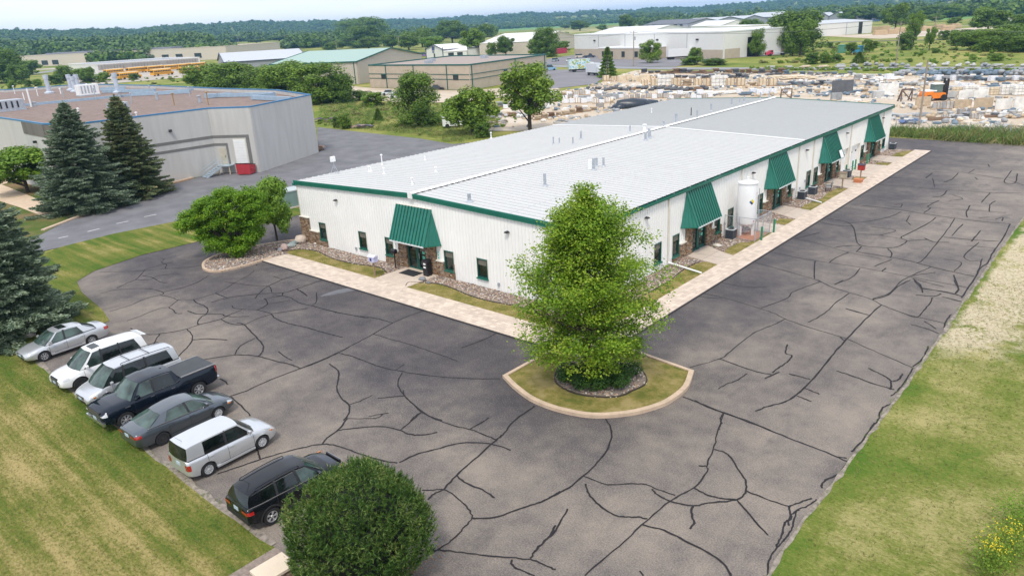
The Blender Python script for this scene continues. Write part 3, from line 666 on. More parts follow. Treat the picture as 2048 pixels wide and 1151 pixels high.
# ================================================================== materials of the buildings
WALLM = mat('white_siding', (.87,.86,.835), .45, var=.04, scale=.5, spec=.3)
RIBM = mat('white_siding_rib', (.82,.81,.78), .45, var=.04, scale=.5, spec=.3)
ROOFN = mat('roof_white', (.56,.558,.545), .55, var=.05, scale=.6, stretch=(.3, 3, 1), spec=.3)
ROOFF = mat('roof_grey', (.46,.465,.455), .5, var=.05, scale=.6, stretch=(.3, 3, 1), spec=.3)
RIBN = mat('roof_rib_white_shaded', (.45,.45,.44), .5, var=.05)  # darker than the sheets: the ribs' shadow lines are put into the colour
GREEN = mat('green_trim', (.009,.145,.10), .38, var=.12, scale=2, spec=.5)
SEAM = mat('green_seam_shaded', (.004,.085,.05), .4, var=.1)  # darker than the awning face, seam shadow painted into the green
GREEND = mat('green_awning', (.010,.145,.105), .38, var=.14, scale=1.5, spec=.5)
DGREEN = mat('window_frame_green', (.008,.085,.065), .4, var=.1)
CREAM = mat('cream_trim', (.70,.66,.58), .6, var=.06)
DARK = mat('dark_plastic', (.018,.018,.022), .5, var=.2)
GALV = mat('galvanised', (.42,.45,.49), .45, .35, var=.18, scale=3)
WHT = mat('white_paint', (.80,.80,.79), .5, var=.05)
BLACKM = mat('black_metal', (.012,.013,.016), .45, var=.2)
def m_glass(name, col, rough=.04):
    m, nt, n, b = _nodes(name); nn = noise(nt, coords(nt, 'World'), 1.3, 4); r = ramp(nt, [(.35, tuple(c*.4 for c in col)), (.65, tuple(c*1.7 for c in col))])
    nt.links.new(nn.outputs['Fac'], r.inputs['Fac']); nt.links.new(r.outputs['Color'], b.inputs['Base Color'])
    b.inputs['Roughness'].default_value = rough; b.inputs['Specular IOR Level'].default_value = .6; MATS[name] = m; return m
GLASS = m_glass('window_glass', (.012,.022,.018))
def m_stone(name, stops, s=2.0):
    m, nt, n, b = _nodes(name); g = nt.nodes.new('ShaderNodeNewGeometry'); nn = noise(nt, coords(nt, 'World'), 9, 4)
    r = ramp(nt, stops); nt.links.new(g.outputs['Random Per Island'], r.inputs['Fac'])
    r2 = ramp(nt, [(.3, (.7,.7,.7)), (.7, (1.2,1.2,1.2))]); nt.links.new(nn.outputs['Fac'], r2.inputs['Fac'])
    nt.links.new(mixc(nt, 1.0, r.outputs['Color'], r2.outputs['Color'], 'MULTIPLY'), b.inputs['Base Color']); b.inputs['Roughness'].default_value = .9
    bump(nt, b, nn.outputs['Fac'], .4); MATS[name] = m; return m
STONE = m_stone('field_stone', [(0,(.13,.075,.042)),(.25,(.26,.155,.085)),(.45,(.36,.24,.15)),(.6,(.19,.125,.085)),(.8,(.42,.31,.21)),(1,(.24,.20,.17))])
PEBBLE = m_stone('river_pebble', [(0,(.17,.115,.09)),(.2,(.36,.24,.17)),(.4,(.50,.42,.34)),(.55,(.24,.21,.20)),(.75,(.44,.30,.21)),(.9,(.60,.55,.48)),(1,(.33,.22,.17))])

W, L, H = 30.35, 66.4, 5.18
bld = thing('warehouse_building', 'long white metal-sided building with white ribbed roof and green awnings behind the car park', 'building', (0,0,0))
# openings  (axis coordinate, z)
FO = [(-27.75,-26.8,.65,2.13),(-22.27,-21.3,.70,2.13),(-18.92,-17.98,.70,2.13),(-12.22,-11.25,.62,2.12),(-8.9,-7.9,.68,2.10),(-3.5,-2.5,.68,2.10)]
FD = (-16.25,-14.1,.05,2.30)
ENT = [15.62, 30.78, 44.35, 59.35]            # entrance centres on the long side
RO = [(9.0,10.0,.62,2.12),(11.62,12.62,.45,2.10),(18.4,19.4,.62,2.12),(20.75,21.8,.45,2.10),(26.68,27.8,.55,2.12),(33.4,34.4,.62,2.12),(38.2,39.35,.55,2.14),(40.18,41.35,.55,2.13),(46.85,47.8,.62,2.1),(55.1,56.25,.6,2.1),(61.6,62.6,.62,2.1),(63.5,64.7,.6,2.1)]
RD = [(c-1.18, c+1.18, .05, 2.30) for c in ENT]; RD[3] = (58.35,60.55,.05,2.3)
GD = [(48.5,50.75,.03,2.68),(51.8,54.75,.03,2.62)]
def wall(parent, name, ax, a0, a1, z1, ops, sgn, m, mr, ribs=True, top=None, th=.12):
    """ax 'x': wall along x at y=0 facing -y ; ax 'y': wall along y at x=0 facing +x.  top(a) gives the height"""
    top = top or (lambda a: z1)
    cuts = sorted(set([a0, a1]+[o for q in ops for o in q[:2]])); mb = MB(); rb = MB()
    def put(b, u0, u1, w0, w1, d0, d1, w1b=None):
        w1b = w1 if w1b is None else w1b
        def P(u, d, z): return (u, d, z) if ax == 'x' else (d, u, z)
        v = [P(u0,d0,w0),P(u1,d0,w0),P(u1,d1,w0),P(u0,d1,w0),P(u0,d0,w1),P(u1,d0,w1b),P(u1,d1,w1b),P(u0,d1,w1)]
        f = [(0,3,2,1),(4,5,6,7),(0,1,5,4),(1,2,6,5),(2,3,7,6),(3,0,4,7)]
        flip = (ax == 'y') ^ (d1 < d0)
        if flip: f = [t[::-1] for t in f]
        b.add(v, f)
    d_in, d_out = (th, 0.0) if ax == 'x' else (-th, 0.0)
    for u0, u1 in zip(cuts[:-1], cuts[1:]):
        mid = (u0+u1)/2; hs = sorted([(q[2], q[3]) for q in ops if q[0] <= mid <= q[1]]); z = 0.0
        for (h0, h1) in hs:
            if h0 > z+.01: put(mb, u0, u1, z, h0, min(d_in, d_out), max(d_in, d_out))
            z = h1
        put(mb, u0, u1, z, top(u0)-.002, min(d_in, d_out), max(d_in, d_out), top(u1)-.002)
    part(parent, name, mb, m)
    if ribs:
        u = a0+.12
        while u < a1-.05:
            hs = sorted([(q[2]-.07, q[3]+.07) for q in ops if q[0]-.09 <= u <= q[1]+.09]); z = .02
            e0, e1 = (-.028, 0.0) if ax == 'x' else (0.0, .028)
            for (h0, h1) in hs+[(top(u)-.02, 99)]:
                if h0 > z+.03: put(rb, u-.028, u+.028, z, h0, e0, e1)
                z = h1
            u += .305
        part(parent, 'siding_rib', rb, mr, kind='stuff')
rake = lambda x: 5.97-(5.97-5.46)*abs(x+W/2)/(W/2+.16)-.27
wall(bld, 'front_wall', 'x', -W, -.12, H, FO+[FD], -1, WALLM, RIBM, top=rake)
wall(bld, 'side_wall', 'y', 0, L, H, RO+RD+GD, 1, WALLM, RIBM)
mb = MB(); mb.box(-W, .12, 0, -W+.12, L, H); part(bld, 'side_wall', mb, WALLM)
mb = MB(); mb.box(-W+.12, L-.12, 0, -.12, L, H); part(bld, 'rear_wall', mb, WALLM)
for x_, s_ in ((-W-.02, 0), (-.10, 0)):
    mb = MB(); mb.box(x_, -.05, 2.35 if x_ < -5 else 0, x_+.12, .0-.001, H); part(bld, 'corner_trim', mb, CREAM)
mb = MB(); mb.box(.001, -.05, 0, .05, .08, H-.05); part(bld, 'corner_trim', mb, CREAM)
# window builder: local box in wall coordinates
def P3(ax, u, d, z):      # d outward distance
    return (u, -d, z) if ax == 'x' else (d, u, z)
def wbox(mb, ax, u0, u1, d0, d1, z0, z1):
    a = P3(ax, u0, d0, z0); b = P3(ax, u1, d1, z1); mb.box(*a, *b)
def window(parent, ax, u0, u1, z0, z1, fm=DGREEN, trim=True):
    f = MB(); t = .075
    for a in ((u0, u0+t, z0, z1), (u1-t, u1, z0, z1), (u0+t, u1-t, z1-t, z1), (u0+t, u1-t, z0, z0+t)): wbox(f, ax, a[0], a[1], -.09, .045, a[2], a[3])
    o = part(parent, 'window', f, fm, world=True)
    g = MB(); wbox(g, ax, u0+t, u1-t, -.07, -.05, z0+t, z1-t); part(o, 'pane', g, GLASS, world=True)
    b = MB(); wbox(b, ax, u0+t, u1-t, -.045, -.03, z1-t-.42, z1-t); part(o, 'blind', b, mat('blind', (.16,.15,.12), .7), world=True)
    s = MB(); wbox(s, ax, u0-.05, u1+.05, .0, .14, z0-.09, z0-.004); part(o, 'sill', s, GREEN, world=True)
    if trim:
        for a in ((u0-.06, u0-.004, z0-.09, z1+.07), (u1+.004, u1+.06, z0-.09, z1+.07)): tr = MB(); wbox(tr, ax, a[0], a[1], .0, .036, a[2], a[3]); part(o, 'trim', tr, CREAM, world=True)
    return o
for q_ in FO: window(bld, 'x', *q_)
for q_ in RO: window(bld, 'y', *q_)
def entry_door(parent, ax, u0, u1, z0, z1, mirror=False):
    f = MB(); t = .09; m1 = u0+(u1-u0)*.5
    for a in ((u0, u0+t), (u1-t, u1), (m1-.16, m1+.16)): wbox(f, ax, a[0], a[1], -.10, .02, z0, z1)
    wbox(f, ax, u0+t, u1-t, -.10, .02, z1-t, z1); wbox(f, ax, u0+t, m1-.16, -.09, .015, z0, z0+.16); wbox(f, ax, m1+.16, u1-t, -.09, .015, z0, z0+.22)
    o = part(parent, 'entrance_door', f, DGREEN, world=True)
    for a, b in ((u0+t, m1-.16), (m1+.16, u1-t)):
        g = MB(); wbox(g, ax, a, b, -.06, -.04, z0+.16, z1-t); part(o, 'pane', g, GLASS, world=True)
    h = MB(); wbox(h, ax, m1+.20, m1+.24, .03, .08, 1.0, 1.45); part(o, 'handle', h, GALV, world=True)
    for za, zb in ((1.0, 1.25), (1.4, 1.6)): st = MB(); wbox(st, ax, u1-.6, u1-.3, -.035, -.03, za, zb); part(o, 'notice', st, mat('notice_green', (.10,.45,.33), .6), world=True)
entry_door(bld, 'x', *FD)
for q_ in RD: entry_door(bld, 'y', *q_)
# stone work
def stones(parent, ax, u0, u1, z0, z1, ops, d=.13, seed=1, mat_=STONE):
    q = random.Random(seed); mb = MB(); back = MB(); z = z0
    cuts = sorted(set([u0, u1]+[min(max(o, u0), u1) for p in ops for o in p[:2]]))
    while z < z1-.03:
        h = q.uniform(.07, .15); h = min(h, z1-z); u = u0
        while u < u1-.02:
            w = q.uniform(.10, .34); e = min(u+w, u1)
            hit = [p for p in ops if p[0]-.02 < e and p[1]+.02 > u and p[2]-.08 < z+h and p[3]+.03 > z]
            if hit:
                p = hit[0]
                if u < p[0]-.06: wbox(mb, ax, u+.006, p[0]-.02, .03, d+q.uniform(-.03,.03), z+.006, z+h-.006)
                u = p[1]+.02; continue
            wbox(mb, ax, u+.006, e-.006, .03, d+q.uniform(-.035,.035), z+.006, z+h-.006); u = e
        z += h
    for a, b in zip(cuts[:-1], cuts[1:]):
        mid = (a+b)/2; hs = sorted([(p[2], p[3]) for p in ops if p[0] <= mid <= p[1]]); zz = z0
        for h0, h1 in hs+[(z1, 99)]:
            if min(h0, z1) > zz+.01: wbox(back, ax, a, b, .003, .07, zz, min(h0, z1))
            zz = h1
    w_ = part(parent, 'stone_cladding', back, mat('mortar', (.16,.12,.09), .95), world=True)
    part(w_, 'stone', mb, mat_, world=True, kind='stuff'); return w_
def cap(parent, ax, u0, u1, z, d=.20):
    mb = MB(); wbox(mb, ax, u0, u1, .0, d, z+.002, z+.075); part(parent, 'stone_cap', mb, CREAM, world=True)
def entrance(parent, ax, c, lo, hi, dr, ops, seed, cw=2.08, hs=1.2):
    stones(parent, ax, lo, c-cw, .03, hs, ops, seed=seed); stones(parent, ax, c+cw, hi, .03, hs, ops, seed=seed+1)
    stones(parent, ax, c-cw, dr[0]-.01, .03, 2.44, ops, seed=seed+2, d=.19); stones(parent, ax, dr[1]+.01, c+cw, .03, 2.44, ops, seed=seed+3, d=.19)
    wb = [p for p in ops if p[0] < c-cw and p[1] > lo]; wa = [p for p in ops if p[1] > c+cw and p[0] < hi]
    cap(parent, ax, (wb[0][1] if wb else lo), c-cw, hs); cap(parent, ax, c+cw, (wa[0][0] if wa else hi), hs)
entrance(bld, 'x', -15.1, -18.95, -11.2, FD, FO, 10)
entrance(bld, 'y', ENT[0], 11.65, 19.55, RD[0], RO, 20)
entrance(bld, 'y', ENT[1], 26.9, 34.68, RD[1], RO, 30)
entrance(bld, 'y', ENT[2], 40.4, 48.2, RD[2], RO, 40)
entrance(bld, 'y', 59.45, 55.3, 62.95, RD[3], RO, 50)
stones(bld, 'x', -30.42, -29.15, .03, 2.31, FO, seed=60); stones(bld, 'x', -29.15, -26.78, .03, 1.2, FO, seed=61)
cap(bld, 'x', -30.44, -29.12, 2.31, .19); cap(bld, 'x', -29.12, -27.8, 1.2, .19)
mb = MB(); q = random.Random(70); zz = .03
while zz < 2.3:
    yy = -.13
    while yy < .0: mb.box(-W-.13, yy, zz, -W-.01, yy+.12, min(zz+.11, 2.3)); yy += .13
    zz += .12
part(bld, 'stone_cladding', mb, STONE)
# awnings: leaning front panel, two triangular cheeks, standing seams
def awning(parent, ax, c, hw=1.9, zt=5.03, zb=2.45, d=1.08, fl=.78):
    T = lambda u: P3(ax, u, .04, zt); F = lambda u: P3(ax, u, d, zb); Wl = lambda u: P3(ax, u, .04, zb)
    a, b = c-hw, c+hw
    mb = MB(); mb.add([T(a), T(b), F(b), F(a)], [(0,1,2,3)]); mb.add([Wl(a-fl), Wl(b+fl), F(b), F(a)], [(0,1,2,3)])
    o = part(parent, 'awning', mb, GREEND, world=True)
    for s, e, k in ((a, a-fl, -1), (b, b+fl, 1)):
        mb = MB(); mb.add([T(s), F(s), Wl(e)], [(0,1,2)]); part(o, 'side_panel', mb, GREEND, world=True)
        sm = MB(); n = 4
        for j in range(1, n):
            t = j/n; p = np.array(F(s))*(1-t)+np.array(Wl(e))*t; sm.beam(tuple(np.array(T(s))*(.985)+p*.015), tuple(p), .03, .05)
        part(o, 'seam', sm, GREEN, world=True)
    n = 11
    for j in range(n+1):
        u = a+(b-a)*j/n; mb = MB(); big = j in (0, n)
        mb.beam(T(u), F(u), .10 if big else .045, .10 if big else .10); part(o, 'seam', mb, GREEN if big else SEAM, world=True)
    fr = MB(); dd = .03
    fr.beam(tuple(np.array(F(a))+np.array(P3(ax, 0, dd, -.03))), tuple(np.array(F(b))+np.array(P3(ax, 0, dd, -.03))), .07, .09)
    part(o, 'drip_edge', fr, mat('pale_metal_edge', (.62,.64,.64), .5), world=True)
    for p_, q_ in ((Wl(a-fl), F(a)), (F(b), Wl(b+fl))): fr = MB(); fr.beam(p_, q_, .05, .07); part(o, 'edge_trim', fr, GREEN, world=True)
    fr = MB(); fr.beam(P3(ax, a, .03, zt+.02), P3(ax, b, .03, zt+.02), .06, .05); part(o, 'top_flashing', fr, CREAM if ax == 'x' else GREEN, world=True)
    return o
awning(bld, 'x', -15.1)
for c in (15.45, 30.56, 44.05, 58.75): a_ = awning(bld, 'y', c)
aw3 = [k for k in bld.children if k.name.startswith('awning')][3]
n0 = Vector((1.04, 0, 0))
def on_awn(u, t, off): # point on the third awning of the long side
    T = np.array((.04, u, 5.03)); F = np.array((1.08, u, 2.45)); p = T*(1-t)+F*t; return tuple(p+np.array((.93, 0, .37))*off)
mb = MB(); mb.add([on_awn(44.75,.70,.10), on_awn(44.75,.99,.10), on_awn(45.6,.99,.10), on_awn(45.6,.70,.10), on_awn(44.75,.70,.13), on_awn(44.75,.99,.13), on_awn(45.6,.99,.13), on_awn(45.6,.70,.13)],
       [(0,3,2,1),(4,5,6,7),(0,1,5,4),(1,2,6,5),(2,3,7,6),(3,0,4,7)]); part(aw3, 'sign_panel', mb, WHT)
# garage doors
for k, (u0, u1, z0, z1) in enumerate(GD):
    f = MB(); wbox(f, 'y', u0, u0+.08, -.3, .03, z0, z1); wbox(f, 'y', u1-.08, u1, -.3, .03, z0, z1); wbox(f, 'y', u0+.08, u1-.08, -.3, .03, z1-.08, z1)
    o = part(bld, 'garage_door', f, CREAM)
    for j in range(5):
        p = MB(); hh = (z1-.08-z0)/5; wbox(p, 'y', u0+.08, u1-.08, -.26, -.2, z0+j*hh+.008, z0+(j+1)*hh-.008); part(o, 'door_panel', p, WHT)
        if j == 3:
            for uu in (u0+.55, u1-.95):
                g = MB(); wbox(g, 'y', uu, uu+.45, -.2, -.185, z0+j*hh+.14, z0+(j+1)*hh-.14); part(o, 'pane', g, GLASS)
# roof
RE, RR = 5.46, 5.97; xe = .16
def zr(x): return RR-(RR-RE)*abs(x+W/2)/(W/2+xe)
n = 109; pw = (L+.34)/n; SPLIT = int(36.3/pw)
hx = W/2+xe
def panel_mesh(m, mr, side):
    mb = MB(); s = side; x0 = 0; x1 = s*hx
    q_ = [(x0,0,RR),(x1,0,RE),(x1,pw,RE),(x0,pw,RR)]; mb.add(q_, [(0,1,2,3) if s > 0 else (3,2,1,0)])
    # rib, trapezoid
    for a, b in ((0.0, .0),):
        r = []
        for (x, z) in ((x0, RR), (x1, RE)): r.append([(x, a, z), (x, a+.03, z+.055), (x, a+.075, z+.055), (x, a+.105, z)])
        v = r[0]+r[1]; f = [(0,1,5,4),(1,2,6,5),(2,3,7,6),(4,5,6,7),(3,2,1,0)]; mb.add(v, f if s < 0 else [t[::-1] for t in f], 1)
        r = []
        for (x, z) in ((x0, RR), (x1, RE)): r.append([(x, a+pw*.5, z), (x, a+pw*.5+.015, z+.018), (x, a+pw*.5+.03, z+.018), (x, a+pw*.5+.045, z)])
        v = r[0]+r[1]; f = [(0,1,5,4),(1,2,6,5),(2,3,7,6)]; mb.add(v, f if s < 0 else [t[::-1] for t in f], 1)
    return mb.mesh([m, mr], None, 'roof_panel')
RIBF = mat('roof_rib_grey_shaded', (.34,.35,.35), .5, var=.05)  # far ribs too carry their shadow lines as a darker colour
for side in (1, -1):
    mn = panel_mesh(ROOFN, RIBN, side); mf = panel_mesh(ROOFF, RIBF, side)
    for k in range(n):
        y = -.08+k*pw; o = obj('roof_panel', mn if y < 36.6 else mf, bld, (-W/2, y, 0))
mb = MB(); mb.box(-W+.14, .14, 5.0, -.14, L-.14, 5.12); part(bld, 'ceiling_deck', mb, WALLM)
# rake trims (green), gutters, ridge cap
for (xa, xb) in ((-W-xe, -W/2-.22), (-W/2+.22, xe)):
    mb = MB(); za, zb_ = zr(xa), zr(xb); y0, y1 = -.18, -.07
    for (dz0, dz1, yy0, yy1) in ((-.30, .08, -.165, -.065), (-.10, .10, -.205, -.165)):
        v = [(xa,yy0,za+dz0),(xb,yy0,zb_+dz0),(xb,yy1,zb_+dz0),(xa,yy1,za+dz0),(xa,yy0,za+dz1),(xb,yy0,zb_+dz1),(xb,yy1,zb_+dz1),(xa,yy1,za+dz1)]
        mb.add(v, [(0,3,2,1),(4,5,6,7),(0,1,5,4),(1,2,6,5),(2,3,7,6),(3,0,4,7)])
    v = [(xa,-.066,za-.29),(xb,-.066,zb_-.29),(xb,-.03,zb_-.29),(xa,-.03,za-.29)]; mb.add(v, [(0,1,2,3)])
    part(bld, 'rake_trim', mb, GREEN)
    mb = MB(); yy0, yy1 = L+.22, L+.32
    v = [(xa,yy0,za-.2),(xb,yy0,zb_-.2),(xb,yy1,zb_-.2),(xa,yy1,za-.2),(xa,yy0,za+.08),(xb,yy0,zb_+.08),(xb,yy1,zb_+.08),(xa,yy1,za+.08)]
    mb.add(v, [(0,3,2,1),(4,5,6,7),(0,1,5,4),(1,2,6,5),(2,3,7,6),(3,0,4,7)]); part(bld, 'rake_trim', mb, GREEN)
mb = MB(); mb.box(.0, -.18, 5.12, .20, L+.3, 5.17); mb.box(.17, -.18, 5.17, .22, L+.3, 5.36); mb.box(.0, -.18, 5.17, .03, L+.3, 5.38); part(bld, 'gutter', mb, GREEN)
mb = MB(); mb.box(-W-.2, -.3, 5.12, -W, L+.3, 5.34); part(bld, 'gutter', mb, GREEN)
for k in range(54):
    mb = MB(); y = .4+k*1.22; mb.box(.0, y, 5.36, .20, y+.06, 5.40); part(bld, 'gutter_strap', mb, GALV if k % 2 else DARK) if k < 54 else None
mb = MB(); zc = RR
for s in (1, -1): 
    v = [(-W/2,-.21,zc+.16),(-W/2+s*.30,-.21,zc+.09),(-W/2+s*.30,L+.3,zc+.09),(-W/2,L+.3,zc+.16)]; mb.add(v, [(0,1,2,3) if s > 0 else (3,2,1,0)])
    v = [(-W/2+s*.30,-.21,zc+.09),(-W/2+s*.30,-.21,zc+.045),(-W/2+s*.30,L+.3,zc+.045),(-W/2+s*.30,L+.3,zc+.09)]; mb.add(v, [(0,1,2,3) if s > 0 else (3,2,1,0)])
mb.box(-W/2-.24, -.25, zc-.30, -W/2+.24, -.19, zc+.12)
part(bld, 'ridge_cap', mb, WHT)
for s in (1,):
    mb = MB(); y = -.2
    while y < L: mb.box(-W/2+.285, y+.12, zc-.0, -W/2+.31, y+pw-.02, zc+.085); y += pw
    part(bld, 'ridge_gap_shade', mb, mat('ridge_shadow_gap', (.05,.05,.05), .9), kind='stuff')  # dark blocks stand in for the shade under the ridge cap's edge
for s, xj0 in ((1, 0), (-1, 0)):
    mb = MB(); xa, xb = -W/2+s*.3, -W/2+s*(hx-.02); yj = 36.55
    v = [(xa,yj,zr(xa)+.02),(xb,yj,zr(xb)+.02),(xb,yj+.17,zr(xb)+.02),(xa,yj+.17,zr(xa)+.02),(xa,yj,zr(xa)+.075),(xb,yj,zr(xb)+.075),(xb,yj+.17,zr(xb)+.09),(xa,yj+.17,zr(xa)+.09)]
    f = [(0,3,2,1),(4,5,6,7),(0,1,5,4),(1,2,6,5),(2,3,7,6),(3,0,4,7)]; mb.add(v, f if s > 0 else [t[::-1] for t in f]); part(bld, 'expansion_joint', mb, WHT)
# lap line: each sheet's end lap, a short dash between the ribs
mb = MB(); y = -.2; LAPM = mat('lap_shadow', (.40,.40,.40), .7)
while y < 36: mb.box(-5.75, y+.13, zr(-5.75)+.002, -5.71, y+pw-.03, zr(-5.75)+.012); y += pw
part(bld, 'lap_line', mb, LAPM, kind='stuff')
# downspouts
for k, y in enumerate((10.95, 23.0, 35.75, 39.65, 51.0, 62.85)):
    mb = MB(); mb.box(.035, y-.055, .25, .125, y+.055, 5.10); o = part(bld, 'downspout', mb, CREAM)
    if k in (0, 2):
        e = MB(); e.tube((.10, y, .27), (3.0 if k == 0 else 2.9, y-.45 if k == 0 else y-1.1, .12), .075, .075, 8); part(o, 'drain_pipe', e, WHT, smooth=50)
# wall lamps
def lamp(ax, u, z):
    mb = MB(); r = []
    for t in range(7):
        a = math.pi*t/6; r.append((math.cos(a)*.17, math.sin(a)*.11))
    rs = []
    for d, k in ((.03, 1.0), (.22, .95), (.30, .7)):
        rs.append([P3(ax, u+x*k, d, z+y*k) for x, y in r])
    mb.rings(rs); o = part(bld, 'wall_lamp', mb, DARK)
    b = MB(); wbox(b, ax, u-.09, u+.09, .05, .2, z-.05, z-.002); part(o, 'lens', b, mat('lamp_lens', (.55,.5,.42), .3))
for u in (-24.73, -5.83): lamp('x', u, 4.4)
for u in (7.8, 25.2, 37.6, 49.4, 62.45): lamp('y', u, 4.36)
# pipes and vents on the roof
def vent(px, py, h=.6, r=.09, capr=0, m=GALV, base=True, x=None, y=None):
    if x is None: x, y = G(px, py, 5.75)
    z = zr(x); mb = MB(); mb.tube((x, y, z-.02), (x, y, z+h), r, r, 10)
    if capr: mb.lathe([(0, z+h+.14), (capr, z+h+.10), (capr, z+h+.02), (r*.8, z+h)], (x, y, 0), 10)
    if base: mb.lathe([(r, z+.12), (r*1.9, z+.06), (r*2.3, z+.01)], (x, y, 0), 10)
    return part(bld, 'roof_vent', mb, m, smooth=50)
for a in [(1090,372,.95,.11),(1187,340,.95,.12),(1193,334,.75,.1),(1207,333,.75,.09),(1291,283,.75,.12),(1298,279,.95,.13),(1327,259,.7,.1),(1146,292,.75,.07),(1107,290,.75,.07),(1119,290,.65,.07),(1162,280,.85,.1),(1260,268,.7,.08),(1300,277,.7,.1),
          (939,405,.6,.13),(1394,241,1.0,.09),(1463,213,1.0,.1),(1422,225,.9,.1),(1488,207,.9,.09),(1520,201,.9,.09),(1538,200,.9,.09),(1479,210,.9,.06)]:
    vent(a[0], a[1], a[2], a[3], 0, GALV)
vent(1352, 250, .95, .13, .16); vent(1289, 268, .7, .16, .24, WHT); vent(1382, 234, .95, .05, 0, BLACKM)
for a in [(825,372,.45,.06,.12),(768,346,.45,.07,.11),(764,325,.9,.05,.12),(982,272,.6,.06,.12),(850,318,.45,.06,0),(738,340,.4,.06,.1),(742,340,.45,.06,0),(872,345,.35,.07,.12),(1303,225,.5,.05,.1)]:
    vent(a[0], a[1], a[2], a[3], a[4], WHT)
mb = MB(); x, y = G(1182, 337, 5.8); mb.box(x-.2, y-.12, zr(x)-.02, x+.2, y+.12, zr(x)+.75); part(bld, 'roof_vent', mb, WHT, label='white boxy vent')
# antenna tripod with a box, at the left eave
ax_, ay_ = -29.6, 3.6; z0 = zr(ax_); an = MB()
for t in (0.3, 2.4, 4.5): an.tube((ax_+.45*math.cos(t), ay_+.45*math.sin(t), z0), (ax_, ay_, z0+.9), .02, .02, 5)
an.tube((ax_, ay_, z0+.5), (ax_, ay_, z0+1.3), .03, .03, 6)
o = part(bld, 'antenna_tripod', an, GALV); b = MB(); b.box(ax_-.05, ay_-.3, z0+1.15, ax_+.18, ay_+.12, z0+1.6); part(o, 'antenna_box', b, WHT)
# house number plate beside the front door
mb = MB(); wbox(mb, 'x', -12.93, -12.70, .03, .05, 1.35, 2.08); npz = part(bld, 'number_plate', mb, mat('plate_pale', (.62,.70,.68), .5))
TEAL = mat('teal_letter', (.03,.42,.36), .5)
for k in range(3):
    z = 1.88-k*.22; b = MB(); wbox(b, 'x', -12.87, -12.76, .052, .06, z-.07, z+.07); part(npz, 'numeral', b, TEAL)
# posters by the first garage door
b = MB(); wbox(b, 'y', 47.95, 48.35, .035, .05, .9, 2.2); pz = part(bld, 'poster', b, WHT)
c_ = MB(); wbox(c_, 'y', 48.0, 48.3, .052, .056, 1.0, 1.45); part(pz, 'print', c_, mat('print_orange', (.55,.28,.12), .6))
for k in range(5): c_ = MB(); wbox(c_, 'y', 48.02, 48.28, .052, .056, 1.55+k*.11, 1.6+k*.11); part(pz, 'print', c_, mat('print_grey', (.25,.25,.3), .6))
# faucet and meter boxes on the wall
for (ax2, u, z) in (('x',-22.8,.45),('x',-6.9,.4),('y',20.2,.95),('y',35.1,.9),('y',37.9,1.2),('y',36.6,.7)):
    b = MB(); wbox(b, ax2, u-.07, u+.07, .03, .12, z, z+.22); part(bld, 'meter_box', b, GALV)

# ================================================================== gravel pebbles (scattered) in the beds
def pebble_meshes(name, m, n=4):
    o = []
    for k in range(n):
        mb = MB(); mb.rock((0,0,0), (1, .75, .5), seed=40+k); me = mb.mesh(m, 80, name); o.append(me)
    return o
PM = pebble_meshes('pebble', PEBBLE)
pts = []
for poly, z, dens in ((bed, .035, 75), (rockL, .115, 60), (mulch, .115, 60)):
    P = fill(poly, dens)
    if poly is bed:
        for g_ in BEDS+walks: P = P[~in_poly(P, g_)]
    if poly is mulch: P = P[np.hypot(P[:,0]-6.15, P[:,1]+6.85) > 1.2]
    pts.append(np.c_[P, np.full(len(P), z)])
pts = np.vstack(pts); n_ = len(pts); s_ = rng.uniform(.035, .085, (n_, 1))*np.array([[1, 1, 1]])*rng.uniform(.8, 1.25, (n_, 3))
# per-pebble colour: split in several single-colour sources
PC = [(.17,.115,.09),(.36,.24,.17),(.50,.43,.35),(.24,.21,.20),(.44,.30,.21),(.58,.53,.47),(.33,.22,.17),(.15,.13,.13)]
PS = []
for k, c in enumerate(PC):
    mb = MB(); mb.rock((0,0,0), (1, .8, .5), seed=80+k); PS.append(mb.mesh(mat('pebble_'+str(k), c, .9, var=.25, scale=9), 80, 'pebble'))
scatter('gravel', pts, s_, np.c_[rng.uniform(-.3,.3,(n_,2)), rng.uniform(0,6.28,n_)], PS)
# ================================================================== things beside the building
# --- tall white gas tank
tk = thing('storage_tank', 'tall white cylindrical gas tank on three legs beside the building wall', 'storage tank', (1.40, 21.25, 0))
TW = mat('tank_white', (.82,.82,.83), .35, var=.03, coat=.2)
tr_, tz0, tz1 = .76, .98, 4.42
prof = [(0, tz0-.16), (.30, tz0-.13), (.58, tz0-.05), (tr_-.03, tz0+.10), (tr_, tz0+.22), (tr_, tz1-.12), (tr_-.03, tz1-.02), (.64, tz1+.10), (.34, tz1+.18), (0, tz1+.2)]
mb = MB(); mb.lathe(prof, (0,0,0), 40); part(tk, 'shell', mb, TW, 50)
mb = MB(); mb.lathe([(tr_-.05, tz1+.0), (tr_+.05, tz1-.02), (tr_+.05, tz1+.06), (tr_-.12, tz1+.10)], (0,0,0), 40); part(tk, 'rim', mb, TW, 40)
mb = MB(); mb.tube((0,0,tz1+.2), (0,0,tz1+.42), .07, .07, 10); mb.tube((.0,0,tz1+.42), (0,0,tz1+.46), .11, .11, 10); part(tk, 'vent_cap', mb, TW, 50)
for t in (0.1, 2.2, 4.3):
    mb = MB(); c, s = math.cos(t), math.sin(t); mb.rbox((c*.60, s*.60, .56), (.16, .26, 1.05), t); mb.rbox((c*.60, s*.60, .05), (.3, .36, .06), t); part(tk, 'leg', mb, TW)
mb = MB(); q = random.Random(4)
